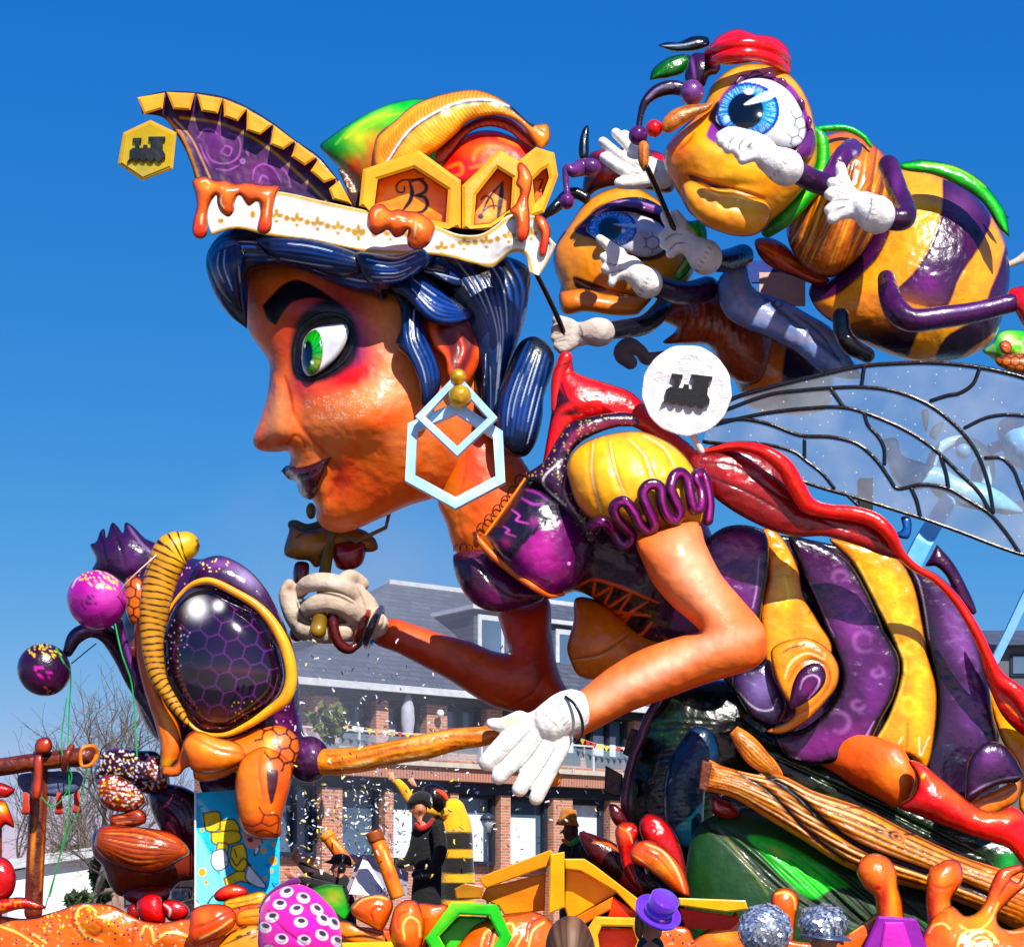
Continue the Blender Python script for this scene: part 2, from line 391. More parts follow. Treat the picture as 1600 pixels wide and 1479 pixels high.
def union(name, geos, voxel, base, ops=(), m=None, parent=None, smooth_it=6):
    """joins several closed tubes into one continuous skin"""
    V, Fc, o = [], [], 0
    for co, fc in geos:
        V.append(co); Fc += [[q+o for q in f] for f in fc]; o += len(co)
    me = bpy.data.meshes.new('tmp'); me.from_pydata(np.concatenate(V).tolist(), [], Fc)
    ob = bpy.data.objects.new('tmp', me); COL.objects.link(ob)
    rm = ob.modifiers.new('r', 'REMESH'); rm.mode = 'VOXEL'; rm.voxel_size = voxel
    sm = ob.modifiers.new('s', 'SMOOTH'); sm.iterations = smooth_it; sm.factor = .5
    dg = bpy.context.evaluated_depsgraph_get(); ev = ob.evaluated_get(dg); m2 = ev.to_mesh()
    n = len(m2.vertices); co = np.empty(n*3); m2.vertices.foreach_get('co', co); co = co.reshape(-1, 3)
    fs = [list(p.vertices) for p in m2.polygons]; ev.to_mesh_clear()
    bpy.data.objects.remove(ob); bpy.data.meshes.remove(me)
    x, y = project(co); c, _ = paint(x, y, base, ops)
    return mesh(name, co, fs, c, m or FOAM, parent)
def prism(name, pts, D, th, base, m=None, parent=None, bev=2., holes=None, ops=(), tilt=(0, 0), smooth=False, curved=False, back=None, on=None, lift=0):
    """solid board: outline (optionally with one hole of equal point count) standing at D, th metres thick, chamfered front edge"""
    P = spline(pts, True, sp=5)[:, :2] if curved else np.array([p[:2] for p in pts], float)
    c0 = P.mean(0)
    def dep(x, y): return (on.front(x, y)-lift if on is not None else D)+tilt[0]*(x-c0[0])+tilt[1]*(y-c0[1])
    def inset(Q, w):
        n = len(Q); a = Q-np.roll(Q, 1, 0); b = np.roll(Q, -1, 0)-Q
        a /= np.linalg.norm(a, axis=1, keepdims=True)+1e-9; b /= np.linalg.norm(b, axis=1, keepdims=True)+1e-9
        ar = .5*np.sum(Q[:, 0]*np.roll(Q[:, 1], -1)-np.roll(Q[:, 0], -1)*Q[:, 1]); sg = 1 if ar > 0 else -1
        na = np.stack([-a[:, 1], a[:, 0]], -1)*sg; nb = np.stack([-b[:, 1], b[:, 0]], -1)*sg
        k = na+nb; k /= np.maximum(np.sum(na*k, 1), .35)[:, None]
        return Q+k*w
    def lvl(Q, d): return Wa(Q[:, 0], Q[:, 1], dep(Q[:, 0], Q[:, 1])+d)
    n = len(P); bd = bev*D/F*.7
    if holes is None:
        A = inset(P, bev)
        co = np.concatenate([lvl(P, th), lvl(P, bd), lvl(A, 0)])
        fc = [[(i+1) % n+r*n, i+r*n, i+(r+1)*n, (i+1) % n+(r+1)*n] for r in (0, 1) for i in range(n)]
        fc += [[2*n+i for i in range(n)], list(range(n))[::-1]]
        xy = np.concatenate([P, P, A])
    else:
        H = spline(holes, True, sp=5)[:, :2] if curved else np.array([p[:2] for p in holes], float)
        A, B = inset(P, bev), inset(H, -bev)
        L = [(P, th), (P, bd), (A, 0), (B, 0), (H, bd), (H, th)]
        co = np.concatenate([lvl(Q, d) for Q, d in L]); xy = np.concatenate([Q for Q, d in L])
        fc = [[(i+1) % n+r*n, i+r*n, i+((r+1) % 6)*n, (i+1) % n+((r+1) % 6)*n] for r in range(6) for i in range(n)]
    c, _ = paint(xy[:, 0], xy[:, 1], base, ops)
    o = mesh(name, co, fc, c, m or GLOSS, parent, smooth=False)
    bm = bmesh.new(); bm.from_mesh(o.data); bmesh.ops.recalc_face_normals(bm, faces=bm.faces); bm.to_mesh(o.data); bm.free()
    return o
def lathe(name, prof, px, py, D, axis=(0, 0, 1), base='888888', ops=(), m=None, parent=None, n=40, smooth=True, t0=None):
    """prof: (r px, h px) along axis from the centre"""
    a = Vector(axis).normalized(); u = a.orthogonal().normalized(); v = a.cross(u); s = D/F; c0 = Vector(W(px, py, D)); co = []
    for r, h in prof:
        for i in range(n):
            th = 2*math.pi*i/n; co.append(c0+a*(h*s)+(u*math.cos(th)+v*math.sin(th))*(r*s))
    fc = [[i+j*n, (i+1) % n+j*n, (i+1) % n+(j+1)*n, i+(j+1)*n] for j in range(len(prof)-1) for i in range(n)]
    co = np.array([tuple(q) for q in co]); x, y = project(co)
    t = np.repeat(np.linspace(0, 1, len(prof)), n); u2 = np.tile(np.arange(n)/n, len(prof))
    c, _ = paint(x, y, base, ops, t=t, u=u2)
    o = mesh(name, co, fc, c, m or GLOSS, parent, smooth)
    bm = bmesh.new(); bm.from_mesh(o.data); bmesh.ops.holes_fill(bm, edges=bm.edges, sides=n); bmesh.ops.recalc_face_normals(bm, faces=bm.faces); bm.to_mesh(o.data); bm.free()
    return o
def box(name, c, size, base=None, m=None, parent=None, rz=0., bev=0.):
    bm = bmesh.new(); bmesh.ops.create_cube(bm, size=1); bmesh.ops.scale(bm, vec=size, verts=bm.verts)
    if bev: bmesh.ops.bevel(bm, geom=bm.edges[:], offset=bev, segments=1, affect='EDGES')
    bmesh.ops.rotate(bm, matrix=Matrix.Rotation(rz, 3, 'Z'), verts=bm.verts)
    co = np.array([tuple(v.co) for v in bm.verts])+np.array(c); bm.verts.index_update(); fs = [[v.index for v in f.verts] for f in bm.faces]; bm.free()
    return mesh(name, co, fs, np.tile(lin(base), (len(co), 1)) if base else None, m or MATTE, parent, smooth=False)
def glove(name, fingers, palm, D, parent, base='e8e6e2', ops=(), cuff=None, voxel=.012, cols=None):
    geos = []
    for f in fingers: g = tubegeo(f, D, 14, 4); geos.append((g[0], g[1]))
    for f in palm: g = tubegeo(f, D, 18, 4, flat=.62); geos.append((g[0], g[1]))
    if cuff: g = tubegeo(cuff, D, 24, 4); geos.append((g[0], g[1]))
    return union(name, geos, voxel, base, ops, FOAM, parent)
# ------------------------------------------------------------------ ground and background
def flatmat(name, col, rough=.9, **k): return mat(name, rough, col=col, **k)
ASPH = mat('asphalt', .9, bump=.4, bs=60, col='4a4a4d', var=.2)
PAVE = mat('pavement', .9, bump=.2, bs=30, col='8d8780', var=.15)
tag(mesh('ground', [(-900, -60, 0), (900, -60, 0), (900, 1800, 0), (-900, 1800, 0)], [[0, 1, 2, 3]], m=PAVE, smooth=False), kind='structure')
tag(mesh('road', [(-80, 4, .004), (80, 4, .004), (80, 28, .004), (-80, 28, .004)], [[0, 1, 2, 3]], m=ASPH, smooth=False), kind='structure')
tag(box('pavement', (0, 31.2, .065), (160, 6, .13), m=PAVE, bev=.01), kind='structure')
# the brick apartment building: a facade that recedes to the right
NX, NY = .6015, -.7989; NA = NX*-4.4+NY*40
YAW = math.atan2(.6015, .7989)
def Fp(px, off=0.):   # distance of the facade plane (moved off metres behind) on this sight line
    return (NA-off)/(NX*(px-CX)/F+NY)
def fu(px): D = Fp(px); return ((px-CX)*D/F+4.4)*.7989+(D-40)*.6015
def fz(px, py): return ZC+(HY-py)*Fp(px)/F
def fpt(u, z, off=0.): return (-4.4+.7989*u-NX*off, 40+.6015*u-NY*off, z)
def tex_brick():
    m = bpy.data.materials.new('brick'); m.use_nodes = True; n, l = m.node_tree.nodes, m.node_tree.links; p = n['Principled BSDF']
    tc = n.new('ShaderNodeTexCoord'); vr = n.new('ShaderNodeVectorRotate'); vr.rotation_type = 'Z_AXIS'; vr.inputs['Angle'].default_value = -YAW
    l.new(tc.outputs['Object'], vr.inputs['Vector']); sx = n.new('ShaderNodeSeparateXYZ'); cb = n.new('ShaderNodeCombineXYZ')
    ad = n.new('ShaderNodeMath'); l.new(vr.outputs[0], sx.inputs[0]); l.new(sx.outputs[0], ad.inputs[0]); l.new(sx.outputs[1], ad.inputs[1])
    l.new(ad.outputs[0], cb.inputs[0]); l.new(sx.outputs[2], cb.inputs[1])
    b = n.new('ShaderNodeTexBrick'); b.inputs['Scale'].default_value = 1; b.inputs['Brick Width'].default_value = .22; b.inputs['Row Height'].default_value = .065
    b.inputs['Mortar Size'].default_value = .006; b.inputs['Color1'].default_value = (.36, .12, .065, 1); b.inputs['Color2'].default_value = (.46, .19, .11, 1); b.inputs['Mortar'].default_value = (.5, .4, .34, 1)
    l.new(cb.outputs[0], b.inputs[0]); l.new(b.outputs[0], p.inputs['Base Color']); p.inputs['Roughness'].default_value = .9
    bu = n.new('ShaderNodeBump'); bu.invert = True; bu.inputs['Strength'].default_value = .5; bu.inputs['Distance'].default_value = .01
    l.new(b.outputs['Fac'], bu.inputs['Height']); l.new(bu.outputs[0], p.inputs['Normal'])
    return m
BRICK = tex_brick()
def tex_ribs():
    m = bpy.data.materials.new('terracotta_cladding'); m.use_nodes = True; n, l = m.node_tree.nodes, m.node_tree.links; p = n['Principled BSDF']
    tc = n.new('ShaderNodeTexCoord'); vr = n.new('ShaderNodeVectorRotate'); vr.rotation_type = 'Z_AXIS'; vr.inputs['Angle'].default_value = -YAW
    l.new(tc.outputs['Object'], vr.inputs['Vector']); w = n.new('ShaderNodeTexWave'); w.inputs['Scale'].default_value = 4; w.inputs['Distortion'].default_value = .3; l.new(vr.outputs[0], w.inputs[0])
    r = n.new('ShaderNodeValToRGB'); r.color_ramp.elements[0].color = (.28, .11, .07, 1); r.color_ramp.elements[1].color = (.42, .2, .14, 1)
    l.new(w.outputs[0], r.inputs[0]); l.new(r.outputs[0], p.inputs['Base Color']); p.inputs['Roughness'].default_value = .85
    return m
CLAD = tex_ribs()
def tex_slate():
    m = bpy.data.materials.new('roof_slate'); m.use_nodes = True; n, l = m.node_tree.nodes, m.node_tree.links; p = n['Principled BSDF']
    tc = n.new('ShaderNodeTexCoord'); vr = n.new('ShaderNodeVectorRotate'); vr.rotation_type = 'Z_AXIS'; vr.inputs['Angle'].default_value = -YAW
    l.new(tc.outputs['Object'], vr.inputs['Vector']); sx = n.new('ShaderNodeSeparateXYZ'); cb = n.new('ShaderNodeCombineXYZ'); l.new(vr.outputs[0], sx.inputs[0]); l.new(sx.outputs[0], cb.inputs[0]); l.new(sx.outputs[2], cb.inputs[1])
    b = n.new('ShaderNodeTexBrick'); b.inputs['Scale'].default_value = 1; b.inputs['Brick Width'].default_value = .3; b.inputs['Row Height'].default_value = .13
    b.inputs['Mortar Size'].default_value = .008; b.inputs['Color1'].default_value = (.055, .065, .09, 1); b.inputs['Color2'].default_value = (.085, .095, .125, 1); b.inputs['Mortar'].default_value = (.03, .033, .045, 1)
    l.new(cb.outputs[0], b.inputs[0]); l.new(b.outputs[0], p.inputs['Base Color']); p.inputs['Roughness'].default_value = .6
    bu = n.new('ShaderNodeBump'); bu.invert = True; bu.inputs['Strength'].default_value = .6; bu.inputs['Distance'].default_value = .02; l.new(b.outputs['Fac'], bu.inputs['Height']); l.new(bu.outputs[0], p.inputs['Normal']); return m
SLATE = tex_slate()
DARKF = mat('dark_frame', .5, col='1c2230'); LTF = mat('light_frame', .6, col='b9bcc0')
GLASSW = mat('window_glass', .08, col='4a6076', var=.6, vs=.35, coat=1.); CURT = mat('curtain', .8, col='c9d3dc', bump=.8, bs=3, var=.2)
CONC = mat('concrete', .9, col='b4aa9c', bump=.2, bs=10)
bld = thing('apartment_building', 'red brick apartment building with grey slate roof and dormers behind the float', 'building', fpt(0, 0))
def fbox(name, u0, z0, u1, z1, o0, o1, m, parent=bld):   # o: metres behind the facade plane (negative = proud)
    c = fpt((u0+u1)/2, (z0+z1)/2, (o0+o1)/2)
    return box(name, c, (abs(u1-u0), abs(o1-o0), abs(z1-z0)), m=m, parent=parent, rz=YAW)
U0, U1 = fu(452), fu(1300); Z1 = fz(470, 1062)
zsl = fz(470, 1183); zf = fz(470, 1208)    # balcony slab / cladding bottom
fbox('wall', U0, 0, U1, Z1, .5, 4.2, BRICK)
# roof
e = [fpt(U0-.3, Z1, -.19), fpt(U1, Z1, -.19)]
def Rp(px, py, off): D = Fp(px, off); return ((px-CX)*D/F, D, ZC+(HY-py)*D/F)
rl = Rp(608, 909, 4.6); zr = rl[2]; r2 = fpt(U1, zr, 4.6); bk0, bk1 = fpt(U0-.3, Z1, 5.4), fpt(U1, Z1, 5.4)
mesh('roof', [e[0], e[1], r2, rl, bk0, bk1], [[0, 1, 2, 3], [4, 0, 3], [5, 4, 3, 2], [1, 5, 2], [1, 0, 4, 5]], m=SLATE, parent=bld, smooth=False)
fbox('gutter', U0-.3, Z1-.12, U1, Z1+.03, -.3, -.18, LTF); fbox('fascia', U0-.2, Z1-.26, U1, Z1-.13, -.05, .5, DARKF)
ur = (rl[0]+4.4)*.7989+(rl[1]-40)*.6015
fbox('ridge_cap', ur-.05, zr-.06, U1, zr+.05, 4.5, 4.72, LTF)
def window(px0, py0, px1, py1, style=0, div=1, off=.3, parent=bld):
    u0, u1, z1, z0 = fu(px0), fu(px1), fz(px0, py0), fz(px0, py1)
    w = fbox('window', u0, z0, u1, z1, off+.16, off+.19, GLASSW if style != 2 else CURT)
    f = .09
    for a, b, c, d in ((u0, z0, u0+f, z1), (u1-f, z0, u1, z1), (u0+f, z0, u1-f, z0+f), (u0+f, z1-f*1.5, u1-f, z1)):
        fbox('frame', a, b, c, d, off, off+.14, DARKF, w)
    for i in range(div):
        um = u0+(u1-u0)*(i+1)/(div+1); fbox('mullion', um-.04, z0+f, um+.04, z1-f*1.5, off+.01, off+.13, DARKF, w)
    if style == 1:
        fbox('curtain', u0+f, z0+f, u0+(u1-u0)*.8, z1-.5, off+.145, off+.158, CURT, w)
    return w
for a in ((537, 1087, 590, 1146, 1), (612, 1091, 668, 1152, 1), (704, 1097, 763, 1158, 1), (790, 1103, 845, 1165, 1), (872, 1108, 925, 1178, 1), (935, 1112, 992, 1184, 1), (1010, 1118, 1060, 1186, 0)): window(*a)
for a in ((440, 1212, 506, 1336, 0), (540, 1220, 604, 1340, 0, 0), (620, 1226, 706, 1345, 1, 1), (722, 1234, 786, 1350, 1, 0), (803, 1240, 868, 1355, 1, 0), (900, 1246, 956, 1362, 2, 0), (975, 1250, 1060, 1368, 0)): window(*a)
for a, b in ((497, 534), (592, 611), (671, 703), (765, 789), (848, 870), (995, 1008)): fbox('brick_pillar', fu(a), zsl, fu(b), Z1-.27, .1, .5, BRICK)
for a, b in ((507, 539), (606, 619), (708, 721), (787, 802), (869, 899), (958, 974)): fbox('brick_pillar', fu(a), 0, fu(b), zf-.25, .1, .5, BRICK)
fbox('lintel', U0, zf-.24, U1, zf-.005, .05, .5, DARKF)
fbox('cladding', U0-.1, zf, U1, zsl-.06, -.2, .49, CLAD); fbox('balcony_slab', U0-.15, zsl-.055, U1, zsl+.05, -.3, .49, CONC)
BG = bpy.data.materials.new('balcony_glass'); BG.use_nodes = True; _p = BG.node_tree.nodes['Principled BSDF']
_p.inputs['Base Color'].default_value = (.35, .5, .6, 1); _p.inputs['Alpha'].default_value = .2; _p.inputs['Roughness'].default_value = .08
for i in range(11):
    a, b = U0+i*1.6, U0+i*1.6+1.54; fbox('balcony_pane', a, zsl+.1, b, zsl+.55, -.24, -.225, BG); fbox('rail_post', b, zsl+.05, b+.05, zsl+.6, -.25, -.2, LTF)
fbox('handrail', U0, zsl+.6, U0+17.6, zsl+.64, -.26, -.19, LTF)
for px0, py0, px1, py1 in ((740, 952, 786, 1030), (862, 975, 900, 1048), (478, 1002, 512, 1046), (1060, 985, 1110, 1060)):   # dormers
    u0 = fu(px0)*1.0; off = 1.6; D = Fp(px0, off); zt = ZC+(HY-py0)*D/F; zb = ZC+(HY-py1)*D/F
    X = (px0-CX)*D/F+NX*off; u0 = ((X+4.4)*.7989+(D+NY*off-40)*.6015); w = (px1-px0)*D/F/.72
    d = fbox('dormer', u0, zb-.3, u0+w, zt, off, off+3.2, SLATE)
    fbox('dormer_roof', u0-.12, zt+.002, u0+w+.12, zt+.1, off-.15, off+3.2, LTF, d)
    fbox('frame', u0+.1, zb-.05, u0+w-.1, zt-.1, off-.05, off-.002, LTF, d); fbox('pane', u0+.2, zb+.05, u0+w-.2, zt-.22, off-.07, off-.052, GLASSW, d)
# things on the balcony
par = thing('closed_parasol', 'tall closed grey parasol standing on the balcony', 'parasol', fpt(fu(637), zsl+.05, -.05))
Dp = Fp(637, -.05)
lathe('canopy', [(1, 66), (6, 50), (10, 35), (11, 12), (8, -8), (3, -20)], 637, 1140, Dp, base='a9a8b4', m=CLOTH, parent=par, n=14)
lathe('pole', [(1.2, -10), (1.2, -38)], 637, 1140, Dp, base='777777', parent=par, n=10)
lathe('foot', [(0, -36), (14, -36), (14, -41), (0, -41)], 637, 1140, Dp, base='444444', m=MATTE, parent=par, n=16)
d = thing('wall_lamp', 'round white globe lamp on the brick pillar beside the balcony windows', 'lamp', fpt(fu(688), fz(688, 1114), 0))
ball('globe', 688, 1114, 6, Fp(688, -.1), 'f0eee8', parent=d, m=MATTE, n=10); lathe('bracket', [(3, 0), (3, 6)], 688, 1114, Fp(688, 0), (NX, NY, 0), '333333', parent=d, n=8)
def bunting(label, pa, pb, n, seed):
    g = thing('bunting', label, 'bunting', fpt(fu(pa[0]), fz(*pa), -.5)); r = random.Random(seed)
    q = lambda s: (pa[0]+(pb[0]-pa[0])*s, pa[1]+(pb[1]-pa[1])*s+14*4*s*(1-s)*.4)
    tube('cord', [(*q(s/8), .35, Fp(q(s/8)[0], -.5)) for s in range(9)], base='ddddcc', parent=g, sides=4)
    for i in range(n):
        s = (i+.5)/n; x, y = q(s); D = Fp(x, -.5); a = 4.2
        prism('flag', [(x-a, y), (x+a, y+.5), (x+r.uniform(-1, 1), y+9)], D, .01, r.choice(['e8a020', 'e8d040', 'd84a28', 'f0e8d0']), CLOTH, g, bev=.1)
bunting('string of yellow and orange pennants hung along the balcony over the orange staff', (535, 1130), (715, 1146), 15, 1)
bunting('string of small pennants along the balcony right of the big white glove', (905, 1152), (990, 1166), 9, 2)
# lamp post
lp = thing('street_lamp', 'grey street lamp with a glass lantern before the ground floor windows', 'street lamp', W(762, 1430, 30)[:2]+(0,))
Dl = 30
lathe('post', [(2.2, -170), (2.2, -60), (1.4, -55), (1.4, 0)], 762, 1300, Dl, base='2c3036', parent=lp, n=10)
lathe('lantern', [(4, 0), (11, 18), (11, 19), (0, 19)], 762, 1300, Dl, base='b8c0c4', parent=lp, n=8, m=mat('lantern_glass', .1, col='a8b4b8'))
lathe('hood', [(13, 19), (10, 26), (3, 30), (0, 31)], 762, 1300, Dl, base='30343a', parent=lp, n=16)
# neighbouring buildings
WH = mat('white_render', .85, col='dedede', var=.05, bump=.15, bs=8); PINK = mat('pale_brick', .9, col='a88578', var=.15, bump=.2, bs=15)
def house(label, px0, px1, D, eave, ridge, dep, wallm, gable=True, wins=()):
    h = thing('house', label, 'house', W((px0+px1)/2, HY, D)[:2]+(0,))
    a, b = W(px0, eave[0], D), W(px1, eave[1], D)
    if gable:
        mesh('wall', [(a[0], D, 0), (b[0], D, 0), b, a, (a[0], D+dep, 0), (b[0], D+dep, 0), (b[0], D+dep, b[2]), (a[0], D+dep, a[2])],
             [[0, 1, 2, 3], [5, 4, 7, 6], [4, 0, 3, 7], [1, 5, 6, 2]], m=wallm, parent=h, smooth=False)
        mesh('roof', [(a[0]-.3, D-.3, a[2]), (b[0]+.3, D-.3, b[2]), (b[0]+.3, D+dep, b[2]), (a[0]-.3, D+dep, a[2]), (a[0]-.3, D-.3, a[2]+.25), (b[0]+.3, D-.3, b[2]+.25), (b[0]+.3, D+dep, b[2]+.25), (a[0]-.3, D+dep, a[2]+.25)],
             [[0, 1, 5, 4], [4, 5, 6, 7], [1, 2, 6, 5], [3, 0, 4, 7], [2, 3, 7, 6], [0, 3, 2, 1]], m=LTF, parent=h, smooth=False)
    else:
        zr = W(px0, ridge, D)[2]; yb = D+dep
        mesh('wall', [(a[0], D, 0), (b[0], D, 0), (b[0], D, b[2]), (a[0], D, a[2]), (a[0], yb, 0), (b[0], yb, 0), (b[0], yb, b[2]), (a[0], yb, a[2])],
             [[0, 1, 2, 3], [5, 4, 7, 6], [4, 0, 3, 7], [1, 5, 6, 2]], m=wallm, parent=h, smooth=False)
        ym = (D+yb)/2
        mesh('roof', [(a[0]-.2, D-.3, a[2]), (b[0]+.2, D-.3, b[2]), (b[0]+.2, ym, zr), (a[0]-.2, ym, zr), (a[0]-.2, yb+.3, a[2]), (b[0]+.2, yb+.3, b[2])],
             [[0, 1, 2, 3], [3, 2, 5, 4], [0, 3, 4], [1, 5, 2], [0, 4, 5, 1]], m=SLATE, parent=h, smooth=False)
    for x0, y0, x1, y1 in wins:
        p0, p1 = W(x0, y1, D), W(x1, y0, D)
        w = box('window', ((p0[0]+p1[0])/2, D-.02, (p0[2]+p1[2])/2), (p1[0]-p0[0], .06, p1[2]-p0[2]), m=DARKF, parent=h)
        box('pane', ((p0[0]+p1[0])/2, D-.06, (p0[2]+p1[2])/2), ((p1[0]-p0[0])*.8, .03, (p1[2]-p0[2])*.8), m=GLASSW, parent=w)
    return h
house('low white gabled building behind the wooden cross post', 12, 150, 48, (1362, 1336), 0, 8, WH)
house('pinkish brick house low behind the brown carved figure', 165, 312, 46, (1362, 1362), 1310, 7, PINK, False, ((250, 1385, 300, 1410), (195, 1392, 222, 1415)))
house('grey slate roofed house at the right edge beside the blue post', 1561, 1700, 40, (1010, 1010), 940, 8, mat('grey_panel', .8, col='5a5d62'), False, ((1578, 1022, 1612, 1056),))
# bare trees
def bare_tree(label, px, D, H, seed, spread=.55, levels=6, lean=0.):
    r = random.Random(seed); base = Vector(W(px, HY, D)[:2]+(0,)); t = thing('bare_tree', label, 'tree', base)
    geo = [[], []]
    def seg(a, b, ra, rb, which):
        d = (b-a).normalized(); u = d.orthogonal().normalized(); v = d.cross(u); n = 5 if which == 0 else 3; V, Fa = geo[which] if geo[which] else ([], [])
        o = len(V)
        for c, q in ((a, ra), (b, rb)):
            for i in range(n): th = 2*math.pi*i/n; V.append(tuple(c+(u*math.cos(th)+v*math.sin(th))*q))
        for i in range(n): Fa.append([o+i, o+(i+1) % n, o+n+(i+1) % n, o+n+i])
        geo[which] = [V, Fa]
    def grow(p, d, L, rad, lv):
        q = p; k = 3
        for i in range(k):
            d = (d+Vector((r.gauss(0, .13), r.gauss(0, .13), r.gauss(.03, .1)))).normalized(); n = q+d*L/k
            seg(q, n, rad*(1-.25*i/k), rad*(1-.25*(i+1)/k), 0 if lv < 2 else 1); q = n
            if lv > 0 and lv < levels and i < k-1:
                s = (d+Vector((r.gauss(0, spread), r.gauss(0, spread), r.gauss(0, spread)))).normalized(); grow(q, s, L*.55, rad*.45, lv+1)
        if lv < levels:
            for _ in range(r.choice([2, 3, 3] if lv < 4 else [2, 2])):
                s = (d+Vector((r.gauss(0, spread), r.gauss(0, spread), r.gauss(.08, spread*.6)))).normalized(); grow(q, s, L*r.uniform(.62, .85), rad*.6, lv+1)
    grow(base, Vector((lean, 0, 1)), H*.27, H*.013, 0)
    bm_ = mat('bark', .9, bump=.4, bs=20, col='6d6258', var=.25)
    mesh('trunk', geo[0][0], geo[0][1], m=bm_, parent=t); mesh('crown', geo[1][0], geo[1][1], m=mat('twig', .9, col='7a6c60', var=.2), parent=t)
bare_tree('tall bare tree with thin spreading twigs behind the purple ball', 118, 42, 8.3, 3)
bare_tree('lower bare tree at the left edge beside the wooden post', 14, 49, 6.4, 8, levels=5)
bare_tree('bare tree partly hidden behind the brown carved figure', 215, 49.5, 7.6, 12, levels=5)
def leafy(name, label, cat, px, py, rx, ry, D, n, cols, seed):
    r = np.random.default_rng(seed); c = np.array(W(px, py, D)); s = D/F; t = thing(name, label, cat, (c[0], c[1], 0))
    v = r.normal(size=(n, 3)); v /= np.linalg.norm(v, axis=1, keepdims=True); v *= (r.random((n, 1))**.4)*(1+.25*np.sin(v[:, :1]*7+v[:, 2:]*5)); p = c+v*[rx*s, rx*s, ry*s]
    a = r.normal(size=(n, 3)); a /= np.linalg.norm(a, axis=1, keepdims=True); b = np.cross(a, r.normal(size=(n, 3))); b /= np.linalg.norm(b, axis=1, keepdims=True)
    L = .09+.05*r.random((n, 1)); co = np.stack([p-a*L, p+b*L*.5, p+a*L, p-b*L*.5], 1).reshape(-1, 3); f = np.arange(4*n).reshape(-1, 4)
    cc = np.array([lin(q) for q in cols])[r.integers(0, len(cols), n)]; mesh('crown', co, f, np.repeat(cc, 4, 0), MATTE, t, False)
    zb = 0 if cat != 'plant' else c[2]-ry*s; lathe('trunk', [(3, 0), (2, (c[2]-zb)/s)], px, py+(c[2]-zb)/s, D, base='4a3c30', m=MATTE, parent=t, n=7)
leafy('shrub', 'round dark green shrub against the white gabled building', 'shrub', 122, 1410, 18, 16, 40, 700, ['25331c', '34482a', '4a5a34'], 1)
leafy('evergreen_tree', 'dark green conifer at the corner of the white building', 'tree', 158, 1370, 15, 48, 44, 1300, ['1c2c18', '2a3f22'], 2)
leafy('shrub', 'small olive shrub on the skyline left of the white building', 'shrub', 110, 1332, 26, 14, 60, 500, ['4a5230', '5d643c'], 3)
leafy('balcony_plant', 'bushy green plant on the balcony behind the fly head', 'plant', 513, 1128, 26, 26, 38.5, 900, ['3a4a28', '55662f', '7a7a3a'], 4)
